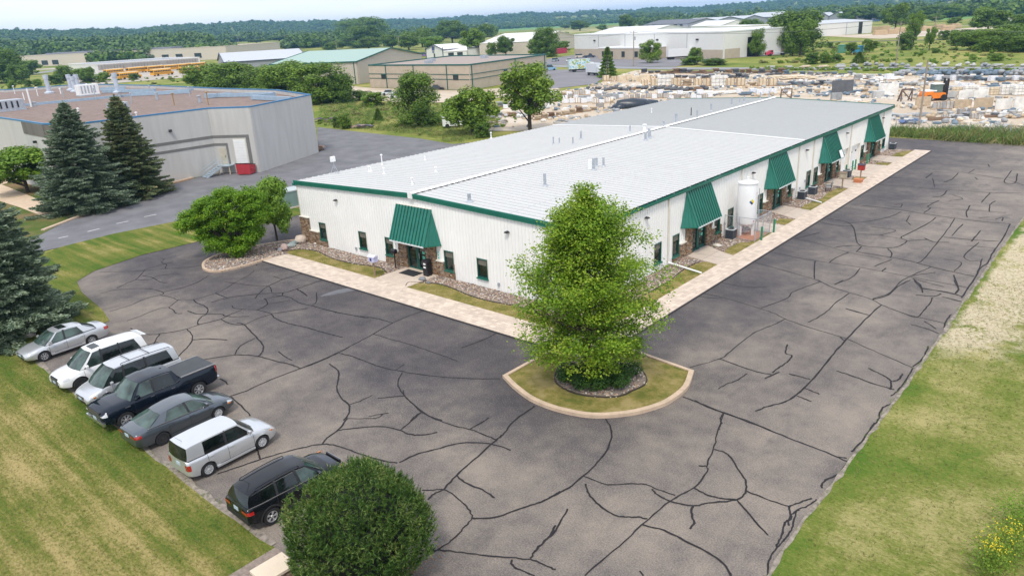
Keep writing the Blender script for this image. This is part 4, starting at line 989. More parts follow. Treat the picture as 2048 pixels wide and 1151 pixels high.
mb.tube((-.2,-.1,.55), (.3,.2,.55), .08, .08, 8); mb.tube((.2,-.3,.4), (.25,-.25,.95), .05, .05, 8); mb.tube((-.3,.2,.3), (-.25,.15,.95), .045, .045, 8); mb.tube((-.4,-.2,.45), (.5,-.35,.5), .035, .035, 6)
mb.tube((.1,.3,.3), (.1,.3,.9), .04, .04, 6); mb.lathe([(0,.62),(.16,.66),(.16,.74),(0,.78)], (.25,-.25,0), 10); part(tk, 'valve_piping', mb, GALV, 50)
mb = MB(); mb.tube((.72,.66,.3), (.72,.66,3.9), .035, .035, 6); mb.tube((.86,.52,.3), (.86,.52,2.2), .03, .03, 6); mb.tube((.80,.60,.5), (.3,.2,.55), .03, .03, 6); part(tk, 'riser_pipe', mb, GALV, 50)
# hazard diamond on the shell, facing the car park
ang = math.atan2(-35+20-21.2, 25.7-1.75)+.35
def on_tank(a, z, s, off=.012):
    r = tr_+off; return (r*math.cos(ang+a/r), r*math.sin(ang+a/r), z)
D = .23; zc = 2.98
for k, (ca, cz, col) in enumerate(((0, .5, (.60,.05,.04)), (-.5, 0, (.03,.12,.42)), (.5, 0, (.68,.50,.04)), (0, -.5, (.75,.75,.75)))):
    col = [(.70,.62,.05), (.03,.10,.36), (.75,.55,.03), (.02,.02,.03)][k]
    ca, cz = ca*D, cz*D; h = D*.5; mb = MB()
    mb.add([on_tank(ca, zc+cz-h, 0), on_tank(ca+h, zc+cz, 0), on_tank(ca, zc+cz+h, 0), on_tank(ca-h, zc+cz, 0)], [(0,1,2,3)]); part(tk, 'hazard_diamond', mb, mat('diamond_'+str(k), col, .5))
mb = MB()
for a, z in ((.62, 3.62), (.70, 3.2), (.30, 1.35)): mb.add([on_tank(a-.09, z-.07, 0), on_tank(a+.09, z-.07, 0), on_tank(a+.09, z+.07, 0), on_tank(a-.09, z+.07, 0)], [(0,1,2,3)])
part(tk, 'sticker', mb, mat('sticker_pink', (.60,.30,.36), .5))
mb = MB(); mb.box(.15, 19.95, 0, 2.75, 22.6, .10); single('tank_pad', mb, mat('brick_red_pad', (.46,.20,.11), .9, var=.2, scale=3), 'rust red concrete pad under the white gas tank', 'concrete pad')
# --- chain link enclosure
fc = thing('chain_link_fence', 'low galvanised chain link fence around the white gas tank', 'fence', (0,0,0))
CP = [(.25,19.8),(2.85,19.8),(2.85,22.75),(.25,22.75)]
for p in [(2.85,19.8),(.25,19.8),(2.85,21.3),(2.85,22.75),(.25,22.75),(1.5,19.8),(1.5,22.75)]:
    mb = MB(); mb.tube((*p, 0), (*p, 1.95), .035, .035, 8); part(fc, 'post', mb, GALV, 50)
for a, b in zip(CP[:-1], CP[1:]):
    mb = MB(); mb.tube((*a, 1.9), (*b, 1.9), .025, .025, 6); mb.tube((*a, .12), (*b, .12), .012, .012, 4); part(fc, 'rail', mb, GALV, 50)
def chain(parent, a, b, z0, z1, step=.17, t=.006, m=GALV, seed=0):
    a = np.array(a, float); b = np.array(b, float); Ln = np.linalg.norm(b-a); hh = z1-z0; mb = MB(); u = -hh
    d = (b-a)/Ln
    while u < Ln:
        for s in (0, 1):
            u0, u1 = (u, u+hh) if s == 0 else (u+hh, u); za, zb_ = z0, z1
            # clip to [0,L]
            p = [(u0, z0), (u1, z1)]
            if p[0][0] > p[1][0]: p = p[::-1]
            (ua, va), (ub, vb) = p
            if ub <= 0 or ua >= Ln: continue
            if ua < 0: va += (vb-va)*(0-ua)/(ub-ua); ua = 0
            if ub > Ln: vb = va+(vb-va)*(Ln-ua)/(ub-ua); ub = Ln
            P = a+d*ua; Q = a+d*ub; mb.beam((P[0], P[1], va), (Q[0], Q[1], vb), t, t)
        u += step
    return part(parent, 'chain_mesh', mb, m, kind='stuff')
for a, b in zip(CP[:-1], CP[1:]): chain(fc, a, b, .12, 1.9)
# --- green bollards
BOL = mat('bollard_green', (.008,.20,.11), .4, var=.1, coat=.3)
for (x, y, lab) in ((3.18,20.35,'green steel bollard nearest the tank fence corner by the sidewalk'), (3.1,23.0,'green steel bollard beyond the white gas tank, at the edge of the concrete slab'), (.62,50.72,'green bollard in front of the white garage doors, left one of the pair'), (.66,51.6,'green bollard in front of the white garage doors, right one of the pair'), (.75,48.15,'green bollard beside the poster near the first garage door'), (.80,55.35,'green bollard past the second garage door, beside the rail')):
    mb = MB(); mb.lathe([(.085,0),(.085,1.12),(.07,1.18),(.03,1.21),(0,1.215)], (0,0,0), 12); single('bollard', mb, BOL, lab, 'bollard', 'green bollards along the building', 50, (x, y, .02))
rl = thing('guard_rail', 'green steel guard rail beside the fourth entrance window', 'railing', (.75,55.5,0))
for a in (0, .9):
    mb = MB(); mb.tube((0,a,0), (0,a,1.15), .05, .05, 8); part(rl, 'post', mb, BOL, 50)
for z in (.6, 1.1):
    mb = MB(); mb.tube((0,0,z), (0,.9,z), .04, .04, 8); part(rl, 'rail', mb, BOL, 50)
# --- air conditioners
ACB = mat('ac_fins', (.035,.045,.06), .5, var=.3, scale=8)
def ac(x, y, lab, s=.64, h=.86):
    t = thing('air_conditioner', lab, 'air conditioner', (x, y, .05), 0, 'air conditioning units on the ground by the wall')
    mb = MB(); mb.box(-s/2-.05,-s/2-.05,0,s/2+.05,s/2+.05,.07); part(t, 'base', mb, CONC)
    mb = MB(); mb.box(-s/2,-s/2,.075,s/2,s/2,h-.05); part(t, 'coil', mb, ACB)
    for k in range(5):
        z = .16+k*(h-.26)/4; mb = MB()
        mb.box(-s/2-.012,-s/2-.012,z,s/2+.012,s/2+.012,z+.03); part(t, 'louvre', mb, mat('ac_louvre', (.075,.085,.10), .5))
    for a in (-1, 1):
        for b in (-1, 1):
            mb = MB(); mb.box(a*s/2-.03,b*s/2-.03,.07,a*s/2+.03,b*s/2+.03,h-.03); part(t, 'corner_post', mb, MATS['ac_louvre'])
    mb = MB(); mb.box(-s/2-.02,-s/2-.02,h-.05,s/2+.02,s/2+.02,h); part(t, 'top_pan', mb, mat('ac_top', (.50,.53,.55), .5))
    mb = MB(); mb.lathe([(s*.40,h+.005),(s*.40,h+.03),(s*.36,h+.045),(s*.36,h+.005)], (0,0,0), 20)
    for k in range(6): a = k*math.pi/6; mb.beam((-s*.38*math.cos(a),-s*.38*math.sin(a),h+.035),(s*.38*math.cos(a),s*.38*math.sin(a),h+.035),.012)
    part(t, 'fan_grille', mb, DARK, 40)
ac(.95, 19.55, 'dark grey air conditioner beside the white gas tank')
ac(.85, 35.2, 'dark grey air conditioner at the head of the white drain pipe past the second awning')
ac(1.0, 37.6, 'dark grey air conditioner between the drain pipe and the metal bench')
ac(1.25, 47.0, 'dark grey air conditioner just past the third green awning, near the garage door')
ac(.70, 65.9, 'dark grey air conditioner at the far end of the long wall, past the last awning')
# --- letter boxes, bins, mat, bench
WOODP = mat('weathered_wood', (.30,.21,.14), .85, var=.25, scale=6)
def mailbox(name, lab, x, y, wood, body, roof=None, sz=(.62,.42,.42), h=1.15, post=.1, win=None, rz=0):
    t = thing(name, lab, 'mailbox', (x, y, .05), rz)
    mb = MB(); mb.box(-post/2,-post/2,0,post/2,post/2,h); part(t, 'post', mb, wood)
    a, b, c = sz; mb = MB(); mb.box(-a/2,-b/2,h,a/2,b/2,h+c); part(t, 'box', mb, body)
    mb = MB(); o = .05; mb.add([(-a/2-o,-b/2-o,h+c-.02),(a/2+o,-b/2-o,h+c-.02),(a/2+o,b/2+o,h+c-.02),(-a/2-o,b/2+o,h+c-.02),(-a/2-o,0,h+c+.12),(a/2+o,0,h+c+.12)],[(0,1,5,4),(1,2,5),(2,3,4,5),(3,0,4),(3,2,1,0)]); part(t, 'lid', mb, roof or body)
    mb = MB(); mb.box(-a*.2,-b/2-.02,h+.09,a*.12,-b/2-.002,h+c*.72); part(t, 'door', mb, win or DARK)
    return t
mailbox('mailbox', 'pale lavender and white box on a wooden post at the left of the front walk', -17.0, -2.85, WOODP, mat('lavender_paint', (.52,.52,.74), .5), mat('lavender_lid', (.66,.67,.82), .5), win=mat('navy_panel', (.03,.04,.16), .5))
mailbox('mailbox', 'small black mailbox on a black post beside the front door', -17.05, -.75, BLACKM, BLACKM, None, (.34,.30,.26), 1.22, .07)
mailbox('mailbox', 'weathered beige wooden box on a post by the third entrance walk', 2.6, 41.3, WOODP, mat('beige_box', (.40,.34,.25), .8), mat('brown_lid', (.20,.15,.11), .8), (.6,.5,.55), 1.15, win=mat('beige_door', (.46,.40,.30), .8))
mailbox('mailbox', 'red box with a dark lid on a post in front of the garage doors', 3.1, 45.3, WOODP, mat('red_box', (.38,.03,.025), .5), mat('black_lid', (.05,.04,.06), .5), (.62,.5,.55), 1.3, win=mat('red_door', (.45,.05,.03), .5))
pl = thing('flower_planter', 'terracotta square planter with green leaves at the foot of the red mailbox', 'planter', (3.0, 45.1, .05))
mb = MB(); mb.add([(-.32,-.32,0),(.32,-.32,0),(.32,.32,0),(-.32,.32,0),(-.42,-.42,.4),(.42,-.42,.4),(.42,.42,.4),(-.42,.42,.4)],[(3,2,1,0),(4,5,6,7),(0,1,5,4),(1,2,6,5),(2,3,7,6),(3,0,4,7)]); part(pl, 'pot', mb, mat('terracotta', (.58,.22,.10), .8))
bn = thing('trash_bin', 'tall black trash bin with two white labels right of the front door', 'trash bin', (-13.55,-.62,.09))
mb = MB(); mb.box(-.24,-.22,0,.24,.22,1.05); part(bn, 'body', mb, BLACKM); mb = MB(); mb.box(-.26,-.24,1.05,.26,.24,1.22); part(bn, 'hood', mb, DARK)
for z in (.62, .88):
    mb = MB(); mb.box(-.14,-.232,z,.10,-.222,z+.13); part(bn, 'label_plate', mb, WHT)
mb = MB(); mb.box(-15.9,-1.45,.09,-14.25,-.45,.115); single('door_mat', mb, mat('mat_black', (.02,.02,.022), .9, var=.3, scale=20), 'black rubber door mat in front of the green glass front door', 'door mat')
be = thing('bench', 'grey metal park bench on the gravel before the third green awning', 'bench', (1.6,40.2,.05), R(-70))
for k in range(4):
    mb = MB(); mb.box(-.7,-.25+k*.13,.42,.7,-.16+k*.13,.45); part(be, 'seat_slat', mb, GALV)
for k in range(3):
    mb = MB(); mb.box(-.7,.30+k*.03,.55+k*.13,.7,.33+k*.03,.64+k*.13); part(be, 'back_slat', mb, GALV)
for s in (-.62,.62):
    mb = MB(); mb.beam((s,-.24,0),(s,-.2,.43),.04); mb.beam((s,.28,0),(s,.25,.5),.04); mb.beam((s,.26,.42),(s,.40,.95),.04); mb.beam((s,-.25,.62),(s,.3,.62),.04); mb.beam((s,-.22,.43),(s,-.24,.62),.04); part(be, 'end_frame', mb, BLACKM)
# electrical transformer
tf = thing('transformer_box', 'large grey-green electrical cabinet on the grass behind the left corner of the white building', 'electrical box', (*G(583,412), .02), R(-4))
GB = mat('cabinet_green', (.19,.27,.25), .5, var=.1)
mb = MB(); mb.box(-1.15,-1.2,0,1.25,1.3,.12); part(tf, 'pad', mb, CONC); mb = MB(); mb.box(-1.0,-1.05,.12,1.05,1.1,1.75); part(tf, 'cabinet', mb, GB)
mb = MB(); mb.box(-1.05,-1.1,1.75,1.1,1.15,1.86); part(tf, 'lid', mb, mat('cabinet_lid', (.42,.47,.46), .5)); mb = MB(); mb.box(.1,-1.065,1.25,.5,-1.052,1.6); part(tf, 'warning_label', mb, WHT)
for xx in (-.95, .06):
    mb = MB(); mb.box(xx,-1.07,.22,xx+.95,-1.052,1.68) if xx > 0 and False else mb.box(xx+.01,-1.062,.25,xx+.03,-1.052,1.65); part(tf, 'door_seam', mb, DARK)
# boulders on the rock island
for (px_, py_, rr, c, lab) in ((603,486,(.62,.55,.5),(.55,.46,.38),'large pale round boulder beside the stone corner of the white building'), (588,491,(.85,.30,.26),(.22,.27,.27),'long dark grey boulder beside the pale round boulder'), (579,495,(.65,.28,.22),(.30,.34,.33),'flat grey boulder left of the long dark one'), (569,501,(.55,.42,.38),(.42,.31,.28),'pinkish boulder at the end of the boulder line'), (561,503,(.32,.27,.22),(.25,.25,.27),'small grey boulder at the far left of the boulder line'),
     (845,562,(.34,.26,.22),(.22,.23,.24),'grey rock on the gravel right of the front walk'), (858,568,(.18,.15,.13),(.20,.2,.21),'small grey rock behind the rock by the front walk'), (1434,494,(.42,.3,.16),(.62,.58,.50),'flat pale rock on the gravel by the first long-side entrance'), (631,489,(.16,.12,.1),(.66,.62,.57),'small white stone in the gravel at the left of the front wall')):
    mb = MB(); mb.rock((0,0,rr[2]*.55), rr, seed=int(px_)); x, y = G(px_, py_); single('boulder', mb, mat('rock_%d' % px_, c, .9, var=.25, scale=3, bmp=.3), lab, 'boulder', None, 75, (x, y, .05), rng.uniform(0, 3))
for (px_, py_) in ((559,491),(575,484)): pass
# monument sign block at the shrub bed
sg = thing('stone_pillar', 'low stone pillar with a pale flat cap beside the round pine shrub', 'pillar', (*G(546,1134,.8),0), R(-2))
mb = MB(); q = random.Random(8)
mb.box(-.36,-.50,0,.36,.50,.72); part(sg, 'core', mb, mat('mortar', (.16,.12,.09), .9)); sb = MB(); z = 0
while z < .70:
    h = q.uniform(.08,.14); h = min(h, .72-z)
    for (ax2, s) in (('x',-1),('x',1),('y',-1),('y',1)):
        Ln = .36 if ax2 == 'x' else .50; u = -Ln
        while u < Ln-.01:
            e = min(u+q.uniform(.12,.3), Ln); dd = .04+q.uniform(-.015,.015)
            if ax2 == 'x': sb.box(u+.005, s*.50, z+.005, e-.005, s*(.50+dd), z+h-.005)
            else: sb.box(s*.36, u+.005, z+.005, s*(.36+dd), e-.005, z+h-.005)
            u = e
    z += h
part(sg, 'stone', sb, STONE, kind='stuff'); mb = MB(); mb.box(-.46,-.60,.72,.46,.60,.82); part(sg, 'cap', mb, mat('cap_stone', (.66,.55,.42), .8, var=.06))

# ================================================================== cars
RUB = mat('tyre_rubber', (.018,.018,.019), .8, var=.2)
CHR = mat('chrome', (.62,.63,.64), .18, .9, var=.05)
def paint(name, c, metal=.5, rough=.3):
    return mat('car_paint_'+name, c, rough, metal, var=.03, coat=.6 if max(c) < .03 else 1.0, spec=.1 if max(c) < .03 else .5)
CG = m_glass('car_glass', (.010,.015,.014), .03); CGB = m_glass('car_glass_clear', (.045,.072,.062), .03)
TRIM = mat('car_black_trim', (.02,.02,.022), .55)
REDL = mat('tail_light_red', (.38,.015,.012), .15, coat=1); HEADL = mat('head_light', (.55,.57,.58), .1, coat=1); AMB = mat('amber_light', (.65,.20,.02), .2, coat=1)
PLATE = mat('licence_plate', (.45,.55,.62), .4)
WM = {}
def wheel_meshes(r, w, style):
    k = (r, w, style)
    if k in WM: return WM[k]
    ty = MB(); rr = r*.66; ty.lathe([(rr,-w/2),(r*.93,-w/2),(r,-w*.36),(r,w*.36),(r*.93,w/2),(rr,w/2),(rr*.96,w*.3),(rr*.96,-w*.3),(rr,-w/2)], (0,0,0), 28, axis='y')
    tm = ty.mesh(RUB, 40, 'tyre')
    rm = MB(); dk = 0
    rimm = {'alloy': mat('rim_silver', (.55,.56,.58), .3, .6), 'hub': mat('hubcap_silver', (.58,.59,.60), .4, .3), 'dark': mat('rim_dark', (.05,.05,.055), .4, .3), 'steel': mat('rim_black', (.03,.03,.032), .5), 'tone': mat('rim_silver', (.55,.56,.58), .3, .6)}[style]
    # outer side is -y
    rm.lathe([(rr*.96,-w*.44),(rr*.88,-w*.46),(rr*.84,-w*.30),(rr*.84,w*.2)], (0,0,0), 28, axis='y')
    n = {'alloy': 7, 'hub': 9, 'dark': 6, 'steel': 12, 'tone': 5}[style]
    for i in range(n):
        a = 2*math.pi*i/n; a2 = .20 if style != 'tone' else .28
        v = []
        for (rad_, da, y) in ((rr*.16,-.35,-w*.40),(rr*.16,.35,-w*.40),(rr*.90,a2,-w*.43),(rr*.90,-a2,-w*.43),(rr*.16,-.35,-w*.30),(rr*.16,.35,-w*.30),(rr*.90,a2,-w*.33),(rr*.90,-a2,-w*.33)):
            v.append((rad_*math.cos(a+da), y, rad_*math.sin(a+da)))
        rm.add(v, [(0,1,2,3),(7,6,5,4),(0,4,5,1),(1,5,6,2),(2,6,7,3),(3,7,4,0)])
    rm.lathe([(0,-w*.46),(rr*.2,-w*.45),(rr*.24,-w*.38)], (0,0,0), 12, axis='y')
    rmm = rm.mesh(rimm, 40, 'rim')
    ib = MB(); ib.lathe([(0,-w*.22),(rr*.84,-w*.22)], (0,0,0), 20, axis='y'); im = ib.mesh(BLACKM if style != 'hub' else mat('hub_back', (.22,.22,.23), .5), None, 'brake_disc')
    WM[k] = (tm, rmm, im); return WM[k]
def interp(pts, x):
    xs = [p[0] for p in pts]; zs = [p[1] for p in pts]; return float(np.interp(x, xs, zs))
def car(name, label, cat, loc, rz, sp):
    """+x is forward, the origin lies on the ground midway between the axles"""
    t = thing(name, label, cat, (*loc, 0), rz, 'cars parked along the lawn edge'); P = sp['paint']
    wb = sp['wb']; fo, ro = sp['fo'], sp['ro']; X1 = wb/2+fo; X0 = -wb/2-ro; hw = sp['w']/2; r = sp['r']; ra = r*1.16
    prof = sp['top']; zb0 = sp.get('zb', .24)
    def W_(x):
        e = 1.0; a = (X1-x)/.85; b = (x-X0)/.7
        if a < 1: e *= 1-sp.get('tf', .17)*(1-max(a, 0))**2.2
        if b < 1: e *= 1-sp.get('tr', .10)*(1-max(b, 0))**2.4
        return hw*e
    def ZB(x):
        a = (X1-x)/.5; b = (x-X0)/.5; z = zb0
        if a < 1: z += .12*(1-max(a, 0))**2
        if b < 1: z += .14*(1-max(b, 0))**2
        return z
    def arch(x):
        z = 0
        for xw in (wb/2, -wb/2):
            if abs(x-xw) < ra: z = max(z, r+math.sqrt(ra*ra-(x-xw)**2))
        return z
    def section(x):
        w = W_(x); zt = interp(prof, x); zb = ZB(x); h = zt-zb; sh = sp.get('sh', .82)
        P_ = [(0, zb), (.82*w, zb), (.955*w, zb+.05), (.985*w, zb+.22*h), (w, zb+.48*h), (.995*w, zb+.66*h), (.965*w, zb+.82*h), (.925*w, zt-.055), (sh*w, zt-.008), (.55*w, zt+.018), (0, zt+.028)]
        a = arch(x); return [(y, max(z, min(a, zt-.09))) if k < 7 else (y, z) for k, (y, z) in enumerate(P_)]
    xs = set(np.linspace(X0, X1, 44)); 
    for xw in (wb/2, -wb/2):
        xs |= {xw+ra*math.cos(a) for a in np.linspace(0, math.pi, 19)}; xs |= {xw-ra-.002, xw+ra+.002}
    xs |= {X0+.04, X0+.1, X1-.04, X1-.1, X1-.2}
    xs = sorted(x for x in xs if X0 <= x <= X1); rs = []
    for x in xs:
        s = section(x); e0, e1 = (X1-x), (x-X0)
        k = 1.0
        if e0 < .10: k = .93+.07*math.sqrt(max(e0, 0)/.10)
        if e1 < .10: k = .94+.06*math.sqrt(max(e1, 0)/.10)
        zc = .5*(s[0][1]+s[-1][1]); ring = [(x, -y*k, zc+(z-zc)*k) for y, z in s]+[(x, y*k, zc+(z-zc)*k) for y, z in s[::-1][1:-1]]
        rs.append(ring)
    mb = MB(); mb.rings(rs); body = part(t, 'body', mb, P, 38)
    # dark underbody inside the arches
    mb = MB(); mb.box(X0+.25, -hw*.78, zb0+.02, X1-.25, hw*.78, zb0+.30 if True else 0); 
    for xw in (wb/2, -wb/2): mb.box(xw-ra*.98, -hw*.80, r*.9, xw+ra*.98, hw*.80, interp(prof, xw)-.14)
    part(t, 'underbody', mb, BLACKM)
    # lower cladding / sill
    if sp.get('clad', True):
        for s in (-1, 1):
            mb = MB(); xa, xb = -wb/2+ra+.01, wb/2-ra-.01; ch = sp.get('ch', .10)
            rr_ = []
            for x in np.linspace(xa, xb, 6):
                w = W_(x); rr_.append([(x, s*(w*.955), zb0-.02), (x, s*(w*.995+.012), zb0+.02), (x, s*(w*.995+.012), zb0+ch), (x, s*(w*.96), zb0+ch+.01)])
            mb.rings(rr_); part(t, 'sill', mb, sp.get('cladm', P))
        if sp.get('archtrim'):
            for s in (-1, 1):
                for xw in (wb/2, -wb/2):
                    mb = MB(); pr = None
                    for a in np.linspace(-.1, math.pi+.1, 20):
                        x = xw+ra*math.cos(a); z = r+ra*math.sin(a); z = max(z, zb0); y = s*(hw*1.0+.006); q1 = (x, y, z); x2 = xw+(ra+.075)*math.cos(a); z2 = max(r+(ra+.075)*math.sin(a), zb0); q2 = (x2, y, z2)
                        if pr: mb.add([pr[0], pr[1], q2, q1, (pr[0][0], s*hw*.9, pr[0][2]), (pr[1][0], s*hw*.9, pr[1][2]), (q2[0], s*hw*.9, q2[2]), (q1[0], s*hw*.9, q1[2])], [(0,1,2,3),(0,3,7,4),(1,5,6,2)] if s > 0 else [(3,2,1,0),(4,7,3,0),(2,6,5,1)])
                        pr = (q1, q2)
                    part(t, 'wheel_arch_trim', mb, TRIM)
    # wheels
    tm, rm, im = wheel_meshes(r, sp.get('tw', .215), sp['rim'])
    rear = wheel_meshes(r, sp.get('tw', .215), sp['rim_rear']) if 'rim_rear' in sp else (tm, rm, im)
    for xw in (wb/2, -wb/2):
        for s in (-1, 1):
            mm = rear if xw < 0 else (tm, rm, im)
            wo = obj('wheel', mm[1], t, (xw, s*(hw-sp.get('tw', .215)*.5-.015), r), 0 if s < 0 else math.pi)
            obj('tyre', mm[0], wo); obj('brake_disc', mm[2], wo)
    # greenhouse
    gh = sp['gh']; z_of = lambda x: interp(prof, x)
    def Bp(x, s): return (x, s*W_(x)*sp.get('bw', .90), z_of(x)-.012)
    rw = sp['rw']
    def Tp(x, s): return (x, s*rw*(1-.04*max(0, abs(x-sp['rc'])-.6)), interp(sp['roof'], x))
    # each station: (xb, xt)
    st = gh['st']; kinds = gh['k']
    for s in (-1, 1):
        for i in range(len(st)-1):
            a, b = st[i], st[i+1]; B0, B1, T0, T1 = (np.array(q) for q in (Bp(a[0], s), Bp(b[0], s), Tp(a[1], s), Tp(b[1], s)))
            out_ = np.array((0, s, .0)); ins = .014 if kinds[i] in 'gc' else 0.0
            q_ = [B0-out_*ins, B1-out_*ins, T1-out_*ins, T0-out_*ins]; m_ = (B0+B1+T0+T1)/4; bow = .025*out_
            Lm = [(B0+T0)/2-out_*ins+bow, (B1+T1)/2-out_*ins+bow]
            v = [tuple(q_[0]), tuple(q_[1]), tuple(Lm[1]), tuple(Lm[0]), tuple(q_[2]), tuple(q_[3])]
            f = [(0,1,2,3),(3,2,4,5)]
            # order runs rearwards (x decreasing) -> fix normals outward
            mb = MB(); mb.add(v, f if s > 0 else [g[::-1] for g in f])
            mb.f = [g[::-1] for g in mb.f] if (b[0]-a[0]) > 0 else mb.f
            part(t, 'side_window' if kinds[i] in 'gc' else 'pillar', mb, {'g': CG, 'c': CGB, 'b': TRIM}.get(kinds[i], P), 60)
    def patch(name, xb, xt, m, bow, nm=9, bz=0):
        mb = MB(); v = []
        for j, (fx, fn) in enumerate(((xb, Bp), (xt, Tp))):
            R_ = np.array(fn(fx, 1)); L_ = np.array(fn(fx, -1))
            for k in range(nm):
                u = -1+2*k/(nm-1); p = (R_+L_)/2+(R_-L_)/2*u; p = p+np.array((bow*(1-u*u)*(1.0 if j == 0 else .55), 0, (.028 if j == 1 else .03)*(1-u*u))); v.append(tuple(p))
        # middle row bulged
        mid = []
        for k in range(nm):
            a = np.array(v[k]); b = np.array(v[nm+k]); p = (a+b)/2+np.array((math.copysign(.02, xb-xt), 0, .018)); mid.append(tuple(p))
        V = v[:nm]+mid+v[nm:]; f = []
        for j in range(2):
            for k in range(nm-1): f.append((j*nm+k, j*nm+k+1, (j+1)*nm+k+1, (j+1)*nm+k))
        if xb < xt: f = [g[::-1] for g in f]
        mb.add(V, f); return part(t, name, mb, m, 60)
    patch('windshield', st[0][0], st[0][1], CGB, .16)
    patch('rear_window', st[-1][0], st[-1][1], CG if not sp.get('clear_rear') else CGB, -.10)
    # roof
    mb = MB(); x0, x1 = st[-1][1], st[0][1]; v = []; nx, ny = 11, 9
    for i in range(nx):
        x = x0+(x1-x0)*i/(nx-1)
        for k in range(ny):
            u = -1+2*k/(ny-1); y = Tp(x, 1)[1]*u; z = interp(sp['roof'], x)+.032*(1-u**4); bx = 0
            if i == nx-1: bx = .088*(1-u*u)
            if i == 0: bx = -.055*(1-u*u)
            v.append((x+bx, y, z))
    f = [(i*ny+k, (i+1)*ny+k, (i+1)*ny+k+1, i*ny+k+1) for i in range(nx-1) for k in range(ny-1)]
    mb.add(v, f)
    for s in (-1, 1):  # cant rail
        for i in range(nx-1):
            a = x0+(x1-x0)*i/(nx-1); b = x0+(x1-x0)*(i+1)/(nx-1); A = Tp(a, s); B = Tp(b, s)
            q_ = [(A[0], A[1], A[2]), (B[0], B[1], B[2]), (B[0], B[1]+s*.012, B[2]-.05), (A[0], A[1]+s*.012, A[2]-.05)]
            mb.add(q_, [(0,1,2,3)] if s < 0 else [(3,2,1,0)])
    rf = part(t, 'roof', mb, sp.get('roofm', P), 60)
    zroof = lambda x, u: interp(sp['roof'], x)+.032*(1-u**4)
    if 'sunroof' in sp:
        a, b, w_ = sp['sunroof']; mb = MB(); [mb.add([(a+(b-a)*j/5,-w_,zroof(a+(b-a)*j/5,.3)+.008),(a+(b-a)*(j+1)/5,-w_,zroof(a+(b-a)*(j+1)/5,.3)+.008),(a+(b-a)*(j+1)/5,w_,zroof(a+(b-a)*(j+1)/5,.3)+.008),(a+(b-a)*j/5,w_,zroof(a+(b-a)*j/5,.3)+.008)],[(0,1,2,3)]) for j in range(5)]; part(rf, 'sunroof', mb, CG)
    if sp.get('rails'):
        for s in (-1, 1):
            a, b = sp['rails']; mb = MB(); y = s*(Tp(0, 1)[1]-.05); pts_ = [(x, y, interp(sp['roof'], x)+.075) for x in np.linspace(a, b, 7)]
            pts_ = [(a-.06, y, pts_[0][2]-.06)]+pts_+[(b+.06, y, pts_[-1][2]-.06)]; mb.path(pts_, .018, 6); part(rf, 'roof_rail', mb, sp.get('railm', TRIM), 50)
    if sp.get('bars'):
        for x in sp['bars']:
            mb = MB(); y = Tp(x, 1)[1]-.05; z = interp(sp['roof'], x)+.08; mb.tube((x,-y,z), (x,y,z), .02, .02, 6); part(rf, 'cross_bar', mb, TRIM, 50)
    if sp.get('antenna'):
        x = sp['antenna']; mb = MB(); z = zroof(x, 0); mb.tube((x,0,z), (x-.25,0,z+.32), .008, .004, 5); part(rf, 'antenna', mb, TRIM)
    # side details
    def ysec(x, z):
        s = section(x); pts_ = [(zz, yy) for yy, zz in s[1:9]]; pts_.sort(); return float(np.interp(z, [p[0] for p in pts_], [p[1] for p in pts_]))
    for s in (-1, 1):
        for xd in sp['seams']:
            mb = MB(); zt = interp(prof, xd)-.02; pr = None; zz0 = max(zb0+.10, arch(xd)+.02)
            for z in np.linspace(zz0, zt, 8):
                y = s*(ysec(xd, z)+.0025)
                if pr: mb.beam(pr, (xd, y, z), .012, .006)
                pr = (xd, y, z)
            part(body, 'door_gap', mb, BLACKM)
        mb = MB(); pr = None
        xa, xb = sp['seams'][-1], sp['seams'][0]
        for x in np.linspace(xa, xb, 10):
            z = zb0+.13; y = s*(ysec(x, z)+.004)
            if arch(x) < .01:
                if pr: mb.beam(pr, (x, y, z), .010, .010)
                pr = (x, y, z)
            else: pr = None
        if mb.v: part(body, 'door_gap', mb, BLACKM)
        for xh in sp['handles']:
            z = interp(prof, xh)-.17; y = ysec(xh, z); mb = MB(); mb.box(xh-.10, s*(y-.005), z-.016, xh+.09, s*(y+.032), z+.016); part(body, 'door_handle', mb, sp.get('hm', P))
        xm = sp['mirror']; z = z_of(xm)+.09; y0 = W_(xm)*.91; mb = MB()
        mb.rings([[(xm+.07, s*(y0+.02), z-.05),(xm+.07, s*(y0+.18), z-.07),(xm+.07, s*(y0+.20), z+.05),(xm+.07, s*(y0+.03), z+.06)],[(xm-.05, s*(y0), z-.07),(xm-.05, s*(y0+.20), z-.09),(xm-.05, s*(y0+.22), z+.08),(xm-.05, s*(y0+.02), z+.09)]] if s < 0 else [[(xm-.05, s*(y0), z-.07),(xm-.05, s*(y0+.20), z-.09),(xm-.05, s*(y0+.22), z+.08),(xm-.05, s*(y0+.02), z+.09)],[(xm+.07, s*(y0+.02), z-.05),(xm+.07, s*(y0+.18), z-.07),(xm+.07, s*(y0+.20), z+.05),(xm+.07, s*(y0+.03), z+.06)]])
        part(t, 'wing_mirror', mb, sp.get('mm', P), 50)
        # window line trim
        mb = MB(); pr = None
        for i in range(len(st)):
            if st[i][0] > st[0][0]-.12: continue
            p = np.array(Bp(st[i][0], s))+np.array((0, s*.004, .004)); 
            if pr is not None: mb.beam(tuple(pr), tuple(p), .02, .02)
            pr = p
        part(t, 'belt_moulding', mb, sp.get('wt', TRIM))
